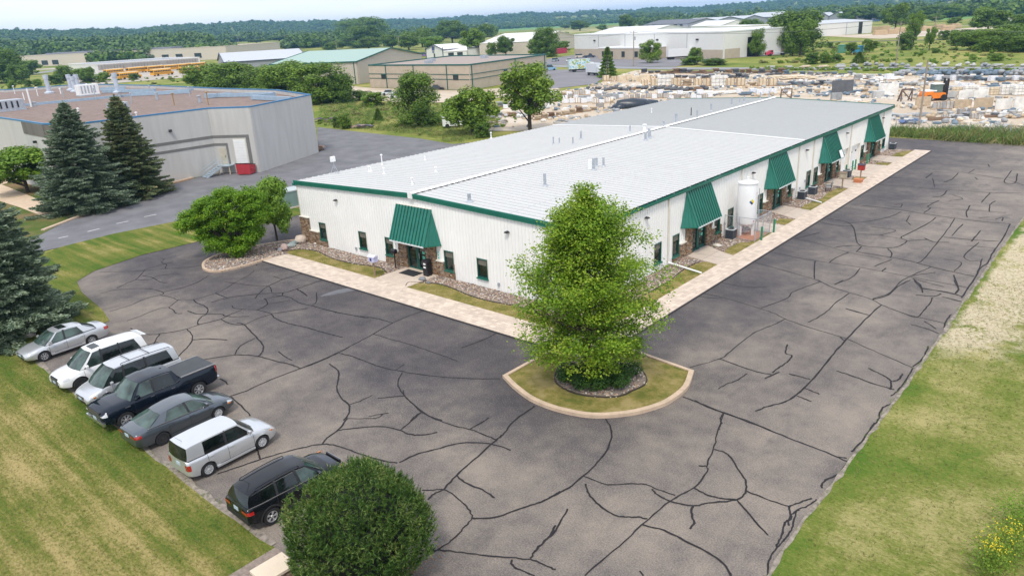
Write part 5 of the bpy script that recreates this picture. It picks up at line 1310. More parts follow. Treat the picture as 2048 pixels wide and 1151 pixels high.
        if sp.get('chrome_top'):
            mb = MB(); pr = None
            for x in np.linspace(st[0][1]-.05, st[-1][1]+.1, 8):
                p = np.array(Tp(x, s))+np.array((0, s*.02, -.055))
                if pr is not None: mb.beam(tuple(pr), tuple(p), .018, .018)
                pr = p
            part(t, 'window_moulding', mb, CHR)
        # head and tail lamps: wrapped patches following the body corner
        def wrap(nm, xa, xb, za, zb_, m, par, e=.012, yin=0.0):
            mb = MB(); rr = []
            for x in np.linspace(xa, xb, 6):
                row = []
                for z in np.linspace(za, zb_, 4):
                    k = 1.0; z = min(z, interp(prof, x)-.05)
                    if X1-x < .10: k = .93+.07*math.sqrt(max(X1-x, 0)/.10)
                    if x-X0 < .10: k = .94+.06*math.sqrt(max(x-X0, 0)/.10)
                    row.append((x, s*(ysec(x, z)*k+e), z))
                rr.append(row)
            v = [p for r_ in rr for p in r_]; f = [(i*4+k, i*4+k+1, (i+1)*4+k+1, (i+1)*4+k) for i in range(5) for k in range(3)]
            if (s < 0) ^ (xb < xa): f = [g[::-1] for g in f]
            # end face towards the middle of the nose or tail
            zb_ = min(zb_, interp(prof, xb)-.05); za = min(za, zb_-.04); xe_ = xb+math.copysign(.014, xb); y_o = rr[-1][0][1]; wi = yin
            ev = [(xe_, y_o, za), (xe_, s*wi, za), (xe_, s*wi, zb_), (xe_, y_o, zb_)]; k0 = len(v); v += ev
            g = (k0, k0+1, k0+2, k0+3); f.append(g)
            mb.add(v, f); part(t, nm, mb, m, 40)
        a, b, c, d = sp['hl']; wrap('headlight', X1-a, X1, c, d, sp.get('hlm', HEADL), t, yin=hw*b)
        a, b, c, d = sp['tl']; wrap('tail_light', X0+a, X0, c, d, REDL, t, yin=hw*b)
        if sp.get('amber'): 
            x, z = sp['amber']; mb = MB(); y = ysec(X1-x, z); mb.box(X1-x-.09, s*(y-.02), z-.03, X1-x+.09, s*(y+.016), z+.04); part(t, 'side_marker', mb, AMB)
    # nose
    g = sp['grille']; mb = MB(); xg = X1+.012
    mb.box(X1-.06, -g[0], g[1], xg, g[0], g[2]); gr = part(t, 'grille', mb, BLACKM)
    for k in range(g[3]):
        z = g[1]+(g[2]-g[1])*(k+.5)/g[3]; mb = MB(); mb.box(xg, -g[0]*.96, z-.012, xg+.012, g[0]*.96, z+.012); part(gr, 'grille_bar', mb, CHR)
    mb = MB(); z = zb0+.13; mb.box(X1-.08, -hw*.55, z, X1+.005, hw*.55, z+.09); part(t, 'air_intake', mb, BLACKM)
    mb = MB(); mb.box(X0-.018, -.16, sp['pz'], X0+.02, .16, sp['pz']+.15); part(t, 'licence_plate', mb, PLATE)
    mb = MB(); mb.box(X1-.02, -.16, zb0+.25, X1+.03, .16, zb0+.38); part(t, 'licence_plate', mb, PLATE)
    if sp.get('bumperdark'):
        mb = MB()
        for s in (-1, 1): pass
        mb.box(X0-.015, -hw*.86, zb0+.12, X0+.12, hw*.86, zb0+.32); part(t, 'rear_bumper_trim', mb, TRIM)
    for s in (-1, 1):   # wipers
        mb = MB(); x = st[0][0]+.10; mb.beam((x+.02, s*.15-.25, z_of(x)+.06), (x-.10, s*.15+.25, z_of(x-.1)+.13), .015, .01); part(t, 'wiper', mb, TRIM)
    return t, dict(Tp=Tp, Bp=Bp, W=W_, X0=X0, X1=X1, ysec=ysec, body=body)
SIL = paint('silver', (.56,.57,.58), .55, .32); SIL2 = paint('silver_light', (.60,.61,.62), .5, .33); WHC = paint('white', (.80,.80,.80), .0, .25); BLK = paint('black', (.007,.012,.022), .2, .12); GRY = paint('grey', (.085,.10,.115), .6, .28); BLK2 = paint('black_gloss', (.008,.009,.011), .2, .12)
SPD = paint('minivan_silver', (.57,.58,.60), .5, .33)
sedan = dict(paint=SIL, wb=2.72, fo=.95, ro=1.12, w=1.79, r=.325, rim='alloy', top=[(-2.5,.88),(-2.45,.96),(-2.0,1.01),(-1.35,1.0),(-.5,.96),(.7,.93),(1.0,.92),(1.6,.85),(2.05,.74),(2.3,.62),(2.4,.55)],
    roof=[(-1.4,1.27),(-1.0,1.385),(-.4,1.46),(.1,1.475),(.45,1.41)], rw=.57, rc=-.2, gh=dict(st=[(1.18,.42),(.98,.30),(.10,.02),(-.0,-.08),(-1.05,-.80),(-1.80,-1.12)], k='pcbcp'),
    seams=[1.0,.02,-1.0], handles=[.15,-.85], mirror=.88, hl=(.42,.32,.60,.74), tl=(.28,.36,.74,.92), grille=(.40,.50,.64,2), pz=.55, sunroof=(-.35,.12,.36), clear_rear=False, hm=SIL)
import copy as _cp
X = lambda a, wr: a
def place(px_front, side, hw):  # centre x from the visible track line
    return px_front-hw
down = math.pi*1.5    # nose towards the lawn (-y)
up = math.pi*.5
# --- silver sedan
car('silver_sedan', 'silver sedan with an open dark sunroof, leftmost of the parked cars, beside the blue spruce', 'car', (-21.82-.79,-22.66), down+R(3.2), sedan)
# --- white SUV
suv = dict(paint=WHC, wb=2.79, fo=.93, ro=1.15, w=1.885, r=.385, tw=.25, rim='steel', zb=.34, tf=.16, tr=.07, top=[(-2.6,1.0),(-2.53,1.12),(-1.5,1.14),(0,1.13),(1.0,1.12),(1.25,1.11),(1.8,1.04),(2.15,.95),(2.33,.82)],
    roof=[(-2.45,1.74),(-2.0,1.82),(-1,1.87),(0,1.87),(.45,1.82)], rw=.66, rc=-1, gh=dict(st=[(1.28,.46),(1.06,.36),(.12,.05),(.02,-.05),(-.95,-.92),(-1.03,-1.0),(-2.10,-1.82),(-2.46,-2.30)], k='pcbgbgp'),
    seams=[1.1,.06,-1.02], handles=[.25,-.80], mirror=.92, hl=(.45,.50,.80,.96), tl=(.26,.62,1.0,1.32), grille=(.42,.46,.90,4), pz=.75, sunroof=(-.15,.30,.38), bw=.90, hm=WHC)
t, h = car('white_suv', 'white SUV with a black sunroof, parked between the silver sedan and the silver minivan', 'car', (-15.71-.86,-22.75), down+R(2.2), suv)
mb = MB(); mb.rings([[(-2.50,y,1.80-.01) for y in (-.62,.62)]+[(-2.28,y,1.86) for y in (.62,-.62)], [(-2.62,y,1.76) for y in (-.58,.58)]+[(-2.28,y,1.84) for y in (.62,-.62)]]); part(t, 'roof_spoiler', mb, WHC)
# --- silver minivan
van = dict(paint=SPD, wb=3.02, fo=.92, ro=1.16, w=1.95, r=.335, rim='hub', zb=.22, tf=.19, tr=.07, top=[(-2.7,.92),(-2.62,1.04),(-1.5,1.05),(0,1.03),(1.0,1.01),(1.45,1.0),(1.9,.90),(2.25,.78),(2.44,.62)],
    roof=[(-2.55,1.62),(-2.1,1.70),(-1,1.75),(.1,1.755),(.75,1.70)], rw=.67, rc=-1, gh=dict(st=[(1.60,.78),(1.25,.60),(.52,.38),(.42,.28),(-.72,-.74),(-.82,-.84),(-2.2,-2.02),(-2.55,-2.44)], k='ggbgbgp'),
    seams=[1.15,.45,-.80], handles=[.60,-.62], mirror=1.15, hl=(.50,.45,.66,.80), tl=(.16,.66,1.0,1.42), grille=(.42,.50,.66,2), pz=.75, rails=(-2.2,.35), bars=(-.1,-1.15), amber=(.38,.66), hm=SPD)
car('silver_minivan', 'silver minivan with black roof bars, between the white SUV and the black pickup', 'car', (-12.72-.90,-22.45), down+R(2.5), van)
# --- black pickup
pick = dict(paint=BLK, wb=3.745, fo=.98, ro=1.16, w=2.06, r=.415, tw=.27, rim='alloy', zb=.42, tf=.10, tr=.05, sh=.86, top=[(-3.1,1.18),(-3.04,1.36),(-1.05,1.36),(-1.0,1.24),(0,1.24),(1.1,1.24),(1.5,1.25),(2.2,1.24),(2.6,1.18),(2.85,1.04)],
    roof=[(-.85,1.84),(-.4,1.90),(.3,1.92),(.8,1.87)], rw=.68, rc=0, gh=dict(st=[(1.48,.86),(1.28,.76),(.34,.30),(.24,.20),(-.82,-.68),(-1.04,-.84)], k='pcbgp'),
    seams=[1.35,.28,-.85], handles=[.45,-.60], mirror=1.12, hl=(.22,.66,.92,1.12), tl=(.10,.78,1.0,1.32), grille=(.62,.72,1.12,3), pz=.62, wt=CHR, chrome_top=True, hm=CHR, mm=BLK)
t, h = car('black_pickup_truck', 'black crew-cab pickup truck with a flat black bed cover, nose to the lawn', 'pickup truck', (-9.51-.90,-22.48), down+R(2.0), pick)
mb = MB(); mb.box(-2.98,-.86,1.385,-1.12,.86,1.415); part(t, 'bed_cover', mb, mat('bed_cover', (.055,.06,.065), .75, var=.15))
for s in (-1, 1):
    mb = MB(); mb.box(-2.98,s*.885,1.37,-1.12,s*.915,1.425); part(t, 'bed_rail', mb, CHR)
mb = MB(); mb.box(-3.13,-.92,.50,-2.99,.92,.66); part(t, 'rear_bumper', mb, CHR)
mb = MB(); mb.box(2.80,-.96,.50,2.90,.96,.66); part(t, 'front_bumper', mb, CHR)
for s in (-1, 1):
    mb = MB(); mb.beam((-1.0,s*.98,.50),(1.0,s*.98,.50),.10,.05); part(t, 'running_board', mb, TRIM)
    mb = MB(); mb.box(1.55,s*1.0,1.02,1.80,s*1.045,1.07); part(t, 'fender_badge', mb, CHR)
mb = MB(); mb.lathe([(0,1.935),(.05,1.93),(.06,1.90)], (-.6,0,0), 8); part(t, 'roof_antenna', mb, BLK)
# --- grey sedan, tail to the lawn
sed2 = _cp.deepcopy({k: v for k, v in sedan.items() if k not in ('paint','hm')}); sed2.update(paint=GRY, hm=GRY, wb=2.80, fo=.98, ro=1.14, w=1.845, rim='hub', rim_rear='steel', clear_rear=True, pz=.72,
    top=[(-2.56,.90),(-2.48,1.0),(-2.0,1.05),(-1.4,1.04),(-.5,1.0),(.7,.97),(1.1,.95),(1.7,.87),(2.1,.76),(2.3,.66),(2.42,.56)], roof=[(-1.4,1.28),(-1.0,1.395),(-.4,1.47),(.1,1.48),(.5,1.41)],
    gh=dict(st=[(1.30,.50),(1.08,.36),(.12,.04),(.02,-.06),(-1.15,-.82),(-1.92,-1.14)], k='pcbcp'), hl=(.42,.40,.62,.76), tl=(.26,.40,.78,.92), amber=(.35,.6), chrome_top=True, wt=CHR); sed2.pop('sunroof')
car('grey_sedan', 'dark grey sedan with its trunk to the lawn and one black steel rear wheel', 'car', (-6.41-.82,-22.61), up+R(2.4), sed2)
# --- boxy silver wagon
box = dict(paint=SIL2, wb=2.60, fo=.82, ro=.83, w=1.76, r=.325, rim='hub', zb=.20, tf=.16, tr=.06, sh=.86, top=[(-2.2,.98),(-2.13,1.06),(-1.0,1.05),(0,1.04),(.8,1.03),(1.05,1.02),(1.55,.93),(1.9,.82),(2.13,.64)],
    roof=[(-2.1,1.58),(-1.8,1.63),(-1,1.66),(0,1.66),(.5,1.62)], rw=.70, rc=-.8, gh=dict(st=[(1.02,.38),(.86,.30),(-.24,-.26),(-.36,-.38),(-1.32,-1.30),(-1.98,-1.90),(-2.09,-1.99)], k='pgbgpp'),
    seams=[.92,-.30,-1.22], handles=[-.14,-1.05], mirror=.74, hl=(.34,.42,.66,.80), tl=(.12,.68,.62,.88), grille=(.40,.52,.62,2), pz=.70, antenna=-1.8, amber=(.30,.68), hm=SIL2)
car('silver_boxy_wagon', 'boxy silver wagon with dark rear glass, between the grey sedan and the black crossover', 'car', (-2.20-.79,-22.65), up+R(1.8), box)
# --- black crossover
jp = dict(paint=BLK2, wb=2.64, fo=.86, ro=.90, w=1.86, r=.365, tw=.235, rim='tone', zb=.32, tf=.14, tr=.08, top=[(-2.28,1.0),(-2.2,1.10),(-1.0,1.08),(0,1.05),(.9,1.03),(1.15,1.03),(1.6,1.0),(1.98,.90),(2.18,.76)],
    roof=[(-2.1,1.44),(-1.7,1.54),(-.8,1.61),(0,1.62),(.5,1.54)], rw=.61, rc=-.6, gh=dict(st=[(1.18,.52),(1.0,.42),(.12,.04),(.02,-.06),(-.88,-.84),(-.98,-.93),(-1.62,-1.42),(-2.12,-1.93)], k='pcbgbgp'),
    seams=[1.02,.06,-.98], handles=[.28,-.78], mirror=.88, hl=(.36,.50,.80,.90), tl=(.24,.46,.84,.97), grille=(.48,.74,.90,7), pz=.80, rails=(-1.6,.2), railm=BLK2, antenna=-1.55, archtrim=True, cladm=TRIM, ch=.16, chrome_top=True, wt=CHR, amber=(.2,.84), bumperdark=True, hm=BLK2)
car('black_crossover', 'glossy black crossover with chrome window trim, partly behind the round pine shrub', 'car', (2.99-.84,-22.72), up+R(-1.0), jp)
# ================================================================== grey concrete building on the left
CW = mat('precast_concrete', (.50,.485,.46), .9, var=.08, scale=1.4, stretch=(1, 1, .12), bmp=.08)
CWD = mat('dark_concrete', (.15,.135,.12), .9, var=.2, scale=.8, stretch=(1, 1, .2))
CWB = mat('grey_band', (.17,.165,.155), .9, var=.1)
BLUE = mat('blue_parapet', (.04,.19,.38), .45, var=.1)
BLUEP = mat('parapet_back', (.30,.40,.50), .5, var=.1)
TARG = mat('roof_gravel', (.215,.155,.128), .95, var=.22, scale=1.3, bmp=.3)
HC = 8.7
cb = thing('concrete_building', 'grey precast concrete building with blue roof edge and brown gravel roof on the left', 'building', (0,0,0))
fp = [(-72.7,31.15),(-66.25,17.15),(-71.5,14.0),(-72.2,-1.9),(-77.5,-4.1),(-86.0,-3.9),(-98,-3.8),(-190,-3.8),(-190,19.5),(-178,20),(-173,35),(-136,36.5),(-107,35.2),(-89,35.6)]
def panels(parent, a, b, h, m, wdt=2.45, th=.2, z0=0, gap=.004):
    a = np.array(a); b = np.array(b); Ln = np.linalg.norm(b-a); n = max(1, int(round(Ln/wdt))); d = (b-a)/Ln; ang = math.atan2(d[1], d[0]); w = Ln/n
    for k in range(n):
        c = a+d*w*(k+.5); mb = MB(); mb.rbox((c[0], c[1], (z0+h)/2), (w-gap, th, h-z0), ang); part(parent, 'wall_panel', mb, m)
for i in range(len(fp)):
    a, b = fp[i], fp[(i+1) % len(fp)]
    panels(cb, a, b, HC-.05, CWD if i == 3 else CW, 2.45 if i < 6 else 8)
c_ = np.mean(np.array(fp), axis=0)
inner = [tuple(np.array(p)+(c_-np.array(p))*.002) for p in fp]
mb = MB(); mb.prism(inner, HC-.9, HC-.55); part(cb, 'roof', mb, TARG)
for i in range(len(fp)):
    a, b = fp[i], fp[(i+1) % len(fp)]; mb = MB(); mb.beam((*a, HC+.03), (*b, HC+.03), .26, .17); part(cb, 'parapet_cap', mb, BLUE)
# dark bands and door wall
def alongw(i, t, off=0.0):
    a = np.array(fp[i]); b = np.array(fp[(i+1) % len(fp)]); d = (b-a)/np.linalg.norm(b-a); nrm = np.array([d[1], -d[0]])
    if np.dot(nrm, CAM_LOC[:2]-a) < 0: nrm = -nrm
    p = a+(b-a)*t+nrm*off; return p, math.atan2(d[1], d[0]), np.linalg.norm(b-a)
def wbar(i, t0, t1, z0, z1, off, th, m, name, parent=cb):
    p0, ang, Ln = alongw(i, (t0+t1)/2, off); mb = MB(); mb.rbox((p0[0], p0[1], (z0+z1)/2), (Ln*abs(t1-t0), th, z1-z0), ang); return part(parent, name, mb, m)
for (z0, z1) in ((4.75, 5.12), (3.72, 4.05)): wbar(2, 0, 1.0, z0, z1, .11, .05, CWB, 'band')
wbar(1, .12, 1.0, 4.75, 5.12, .11, .05, CWB, 'band'); wbar(1, .12, .20, 0, 4.75, .11, .05, CWB, 'band'); wbar(1, .66, 1.0, 3.72, 4.05, .11, .05, CWB, 'band'); wbar(1, .66, .71, 1.2, 3.72, .11, .05, CWB, 'band')
dr = wbar(1, .22, .52, 1.15, 4.55, .13, .06, CREAM, 'overhead_door')
for k in range(9): wbar(1, .235, .505, 1.2+k*.365, 1.2+k*.365+.34, .17, .05, WHT, 'door_panel', dr)
dm = wbar(1, .73, .88, 1.2, 3.4, .13, .06, mat('door_beige', (.50,.46,.36), .6), 'door'); wbar(1, .75, .765, 2.2, 2.35, .18, .06, DARK, 'handle', dm)
mb = MB(); p, ang, Ln = alongw(2, .35, .3); mb.rbox((p[0], p[1], 6.5), (.3, .4, .3), ang); part(cb, 'wall_lamp', mb, DARK)
p, ang, Ln = alongw(4, .5, .3); mb = MB(); mb.rbox((p[0], p[1], 6.3), (.3, .4, .3), ang); part(cb, 'wall_lamp', mb, DARK)
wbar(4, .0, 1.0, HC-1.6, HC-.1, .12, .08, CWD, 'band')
# steel stair to the door
st_ = thing('steel_stair', 'galvanised steel stair and landing up to the beige door of the concrete building', 'stairs', (0,0,0))
PT = mat('grey_blue_steel', (.42,.50,.56), .5, .2)
pA, ang, _ = alongw(1, .74, .1); d = np.array([math.cos(ang), math.sin(ang)]); nrm = (alongw(1, .74, 1.1)[0]-pA)
L0 = pA+nrm*.65
dwn = -np.array([0.1, 1.0]); dwn = (np.array(fp[3])-np.array(fp[2])); dwn = dwn/np.linalg.norm(dwn)
mb = MB(); mb.rbox((L0[0], L0[1], 1.15), (2.0, 1.4, .1), ang); part(st_, 'landing', mb, PT)
base = L0+dwn*1.0
for k in range(7):
    mb = MB(); c = base+dwn*(.28*k+.2); mb.rbox((c[0], c[1], 1.0-k*.16), (.30, 1.1, .05), math.atan2(dwn[1], dwn[0])); part(st_, 'step', mb, PT)
sd = np.array([-dwn[1], dwn[0]])
for s in (-.58, .58):
    a = base+sd*s; b = a+dwn*2.15; mb = MB(); mb.beam((*a, 1.05), (*b, .02), .06, .2); part(st_, 'stringer', mb, PT)
    mb = MB(); mb.tube((*a, 2.05), (*b, 1.0), .03, .03, 6); mb.tube((*a, 1.55), (*b, .5), .02, .02, 6)
    for t in (0, .5, 1): c = a+(b-a)*t; mb.tube((*c, 1.0-t*1.0), (*c, 2.05-t*1.05), .025, .025, 6)
    part(st_, 'handrail', mb, PT)
mb = MB()
for t in (-.95, 0, .95):
    c = L0+nrm*.65+d*t; mb.tube((*c, 1.15), (*c, 2.2), .025, .025, 6)
for z in (1.5, 1.85, 2.2): a = L0+nrm*.65-d*.95; b = L0+nrm*.65+d*.95; mb.tube((*a, z), (*b, z), .025, .025, 6)
part(st_, 'handrail', mb, PT)
for t in (-.8, .8):
    c = L0+nrm*.5+d*t; mb = MB(); mb.beam((*c, 0), (*c, 1.1), .12); part(st_, 'post', mb, mat('cream_post', (.62,.52,.38), .6))
# dumpster
dx, dy = G(492, 349); dmp = thing('dumpster', 'red dumpster with a black lid below the white overhead door', 'dumpster', (dx-.3, dy+.3, 0), ang)
RED = mat('dumpster_red', (.42,.035,.045), .55, var=.15, scale=2)
mb = MB(); mb.add([(-.95,-.65,.1),(.95,-.65,.1),(.95,.7,.1),(-.95,.7,.1),(-1.0,-.85,1.1),(1.0,-.85,1.1),(1.0,.75,1.5),(-1.0,.75,1.5)],[(3,2,1,0),(4,5,6,7),(0,1,5,4),(1,2,6,5),(2,3,7,6),(3,0,4,7)]); part(dmp, 'body', mb, RED)
mb = MB(); mb.add([(-1.02,-.9,1.12),(1.02,-.9,1.12),(1.02,.8,1.53),(-1.02,.8,1.53),(-1.02,-.9,1.2),(1.02,-.9,1.2),(1.02,.8,1.61),(-1.02,.8,1.61)],[(3,2,1,0),(4,5,6,7),(0,1,5,4),(1,2,6,5),(2,3,7,6),(3,0,4,7)]); part(dmp, 'lid', mb, BLACKM)
for s in (-1.06, 1.06):
    mb = MB(); mb.box(s-.06,-.5,.65,s+.06,.4,.85); part(dmp, 'lift_pocket', mb, RED)
# rooftop plant
ROOFZ = HC-.55
def rt(px_, py_): return G(px_, py_, ROOFZ)
for k, (px_, py_, tp) in enumerate([(99,187,150),(143,181,149),(151,184,153),(158,181,149),(236,186,146)]):
    x, y = rt(px_, py_); h = top_h(x, y, tp)-ROOFZ; mb = MB(); mb.tube((x,y,ROOFZ), (x,y,ROOFZ+h), .42, .42, 14); mb.lathe([(.42,ROOFZ+h-.9),(.5,ROOFZ+h-.85),(.52,ROOFZ+h),(.4,ROOFZ+h)], (x,y,0), 14); mb.lathe([(.42,ROOFZ+.5),(.95,ROOFZ+.25),(.95,ROOFZ)], (x,y,0), 14)
    part(cb, 'exhaust_stack', mb, mat('stack_metal', (.50,.55,.62), .45, .15), 50)
for (px_, py_, sx, sy, sz, m_, lb) in ((14,222,3.2,4.6,1.5,GALV,'grey rooftop air handler'),(177,191,2.2,3.6,1.9,WHT,'white rooftop unit'),(240,232,1.8,2.3,1.6,GALV,'grey rooftop unit behind the second spruce')):
    x, y = rt(px_, py_); mb = MB(); mb.box(x-sx/2,y-sy/2,ROOFZ+.2,x+sx/2,y+sy/2,ROOFZ+.2+sz); o = part(cb, 'rooftop_unit', mb, m_, label=lb)
    mb = MB(); mb.box(x-sx/2-.1,y-sy/2-.1,ROOFZ,x+sx/2+.1,y+sy/2+.1,ROOFZ+.2); part(o, 'curb', mb, GALV)
    for j in range(5):
        u = y-sy/2+.3+j*(sy-.6)/5; mb = MB(); mb.box(x+sx/2+.002,u,ROOFZ+.5,x+sx/2+.03,u+.25,ROOFZ+sz); part(o, 'louvre', mb, BLACKM if m_ is GALV else GALV)
for (px_, py_, h, r, cp, m_) in [(27,215,1.2,.12,.2,GALV),(63,214,3.0,.14,0,WHT),(49,200,1.4,.1,0,WHT),(70,213,.6,.35,.4,GALV),(30,188,1.6,.06,.2,WHT),(76,192,1.6,.08,.3,WHT),(128,195,1.8,.1,.25,GALV),(122,188,1.0,.12,.2,WHT),(192,200,1.9,.08,.14,GALV),(175,178,1.0,.07,.2,WHT),(240,195,.9,.2,.35,GALV),(264,206,1.5,.09,.15,GALV),
      (315,200,1.1,.25,.3,GALV),(349,211,1.7,.09,.22,mat('brass_pipe', (.34,.22,.09), .5)),(301,187,1.3,.1,.16,GALV),(380,194,1.6,.09,.15,GALV),(400,206,1.0,.25,.35,GALV),(417,210,1.8,.09,.22,MATS['brass_pipe']),(159,233,1.0,.12,.2,WHT),(273,231,.3,.1,.2,WHT),(104,187,1.4,.05,.2,GALV)]:
    x, y = rt(px_, py_); mb = MB(); mb.tube((x,y,ROOFZ), (x,y,ROOFZ+h), r, r, 8)
    if cp: mb.lathe([(0,ROOFZ+h+.2),(cp,ROOFZ+h+.14),(cp,ROOFZ+h),(0,ROOFZ+h)], (x,y,0), 8)
    part(cb, 'roof_vent', mb, m_, 50)
mb = MB(); a = rt(10,216); b = rt(395,180); mb.beam((*a, ROOFZ+.2), (*b, ROOFZ+.2), .35, .4); part(cb, 'expansion_curb', mb, BLUEP)
for (a, b) in (((581,194.5),(503,191.5)),((503,191.5),(549,185)),((549,185),(410,188)),((205,180),(310,178)),((262,186),(380,180)),((410,190),(460,185)),((200,176),(250,173))):
    A = G(*a, HC+.1); B = G(*b, HC+.1); mb = MB(); mb.beam((*A, HC-.15), (*B, HC-.15), .4, .6); part(cb, 'parapet_step', mb, BLUEP)

# ================================================================== vegetation
def quads(C, N, size, aspect=1.0, fold=0.0):
    """one leaf quad per centre C with normal N; returns V,F"""
    n = len(C); N = N/np.linalg.norm(N, axis=1, keepdims=True); r = rng.normal(size=(n, 3)); T = np.cross(N, r); T /= np.linalg.norm(T, axis=1, keepdims=True)+1e-9; B = np.cross(N, T)
    s = np.asarray(size).reshape(-1, 1) if np.ndim(size) else size
    a = T*s*.5; b = B*s*.5*aspect
    V = np.stack([C-a, C-b, C+a, C+b], axis=1).reshape(-1, 3)   # diamond-shaped leaf
    return V, np.arange(4*n).reshape(-1, 4)
def sprays(P0, D, w):
    """tapered blades from P0 along D"""
    n = len(P0); r = rng.normal(size=(n, 3)); S_ = np.cross(D, r); S_ /= np.linalg.norm(S_, axis=1, keepdims=True)+1e-9; S_ = S_*np.asarray(w).reshape(-1, 1)
    V = np.stack([P0-S_*.5, P0+S_*.5, P0+D+S_*.18, P0+D-S_*.18], axis=1).reshape(-1, 3); return V, np.arange(4*n).reshape(-1, 4)
def join(*vf):
    V = []; F = []; k = 0
    for v, f in vf: V.append(v); F.append(f+k); k += len(v)
    return np.vstack(V), np.vstack(F)
BARK = mat('bark_grey', (.13,.10,.075), .9, var=.3, scale=5, bmp=.4)
BARKD = mat('bark_dark', (.06,.045,.035), .9, var=.3, scale=5)
def limbs(mb, p0, p1, r0, r1, n, wob, q, seg=4):
    P = [np.array(p0)]; d = (np.array(p1)-np.array(p0))/seg
    for k in range(seg): P.append(P[-1]+d+np.array([q.uniform(-wob, wob), q.uniform(-wob, wob), 0])*(k < seg-1))
    for k in range(seg): mb.tube(P[k], P[k+1], r0+(r1-r0)*k/seg, r0+(r1-r0)*(k+1)/seg, n, cap=False)
    return P
LMAPLE = leafmat('maple_leaf', [(.12,(.070,.145,.012)),(.40,(.160,.295,.020)),(.66,(.275,.41,.032)),(.95,(.43,.48,.07))], trans=.4)
LLIND = leafmat('linden_leaf', [(.12,(.07,.16,.010)),(.45,(.17,.33,.018)),(.72,(.28,.44,.03)),(.95,(.40,.50,.05))], trans=.35)
LFAR = leafmat('oak_leaf', [(.12,(.06,.115,.014)),(.45,(.145,.24,.026)),(.72,(.22,.33,.040)),(.95,(.31,.40,.06))], nscale=.35)
LDARK = leafmat('dark_leaf', [(.12,(.050,.10,.016)),(.5,(.12,.21,.028)),(.9,(.22,.31,.045))], nscale=.35)
LLIGHT = leafmat('bright_leaf', [(.12,(.09,.18,.018)),(.5,(.18,.31,.03)),(.9,(.28,.41,.06))], nscale=.35)
LSPR = leafmat('blue_spruce_needle', [(.10,(.050,.080,.042)),(.42,(.135,.19,.115)),(.66,(.24,.31,.205)),(.95,(.38,.43,.30))], trans=0, nscale=.9, rough=.6)
LSPG = leafmat('spruce_needle', [(.10,(.045,.072,.030)),(.45,(.12,.17,.078)),(.70,(.21,.24,.11)),(.95,(.32,.28,.13))], trans=0, nscale=.8, rough=.6)
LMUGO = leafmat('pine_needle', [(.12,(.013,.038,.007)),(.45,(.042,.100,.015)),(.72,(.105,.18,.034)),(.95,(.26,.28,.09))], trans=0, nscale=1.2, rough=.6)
LSHRUB = leafmat('shrub_leaf', [(.12,(.020,.055,.010)),(.5,(.05,.125,.02)),(.9,(.11,.20,.04))], nscale=1.2)

# --- the maple on the island
def maple():
    x, y = 5.75, -7.25; t = thing('maple_tree', 'bright green maple in front of the white building, in the kerbed island', 'tree', (x, y, .05))
    q = random.Random(21); mb = MB(); Hh = 10.35
    tr = limbs(mb, (0,0,0), (.1,.1,8.8), .17, .03, 8, .12, q, 8)
    CL = []
    for k in range(92):
        f = k/92; z0 = .9+f*7.6; a = k*2.399+q.uniform(-.3,.3); env = 3.5*min(1, ((z0+2.4)/4.4)**.6)*(1-max(0, (z0-2.8)/7.2))**.74+.10
        rr = env*q.uniform(.72, 1.06); z1 = z0+rr*q.uniform(.35, .75)+.1; p0 = np.array((.02*z0*math.cos(a), .02*z0*math.sin(a), z0)); p1 = np.array((rr*math.cos(a), rr*math.sin(a), z1))
        P = limbs(mb, p0, p1, .045*(1-f)+.018, .008, 5, .12, q, 4)
        for j in range(3, 11):
            u = j/10; c = p0+(p1-p0)*u+np.array([q.gauss(0, .22), q.gauss(0, .22), q.gauss(0, .14)])*(.6+u); CL.append((c, .17+.17*u*q.uniform(.6,1.2), int(46+88*u)))
            if q.random() < .35: mb.tube(p0+(p1-p0)*u, c, .010, .004, 3, cap=False)
    for k in range(60): CL.append((np.array([q.gauss(0,.30), q.gauss(0,.30), q.uniform(8.2, 10.1)-abs(q.gauss(0,.2))]), .20, 70))
    for k in range(60):
        a = q.uniform(0, 6.28); r_ = 2.7*math.sqrt(q.uniform(.3, 1)); CL.append((np.array([r_*math.cos(a), r_*math.sin(a), q.uniform(1.2, 2.4)]), .24, 90))
    part(t, 'trunk', mb, BARK, 60)
    C = []; N = []
    for c, s, n in CL:
        P = rng.normal(size=(n, 3))*np.array([s, s, s*.55]); C.append(P+c); o = np.array([c[0], c[1], 1.8])*.18; N.append(rng.normal(size=(n, 3))*.55+np.array([0, 0, .9])+o/(np.linalg.norm(o)+1)*.5)
    C = np.vstack(C); N = np.vstack(N); C[:, 2] = np.maximum(C[:, 2], .7)
    V, F = quads(C, N, rng.uniform(.08, .155, len(C)), .8); print('maple leaves', len(C))
    o = obj('crown', npmesh('crown', V, F, LMAPLE), t)
    return t
maple()
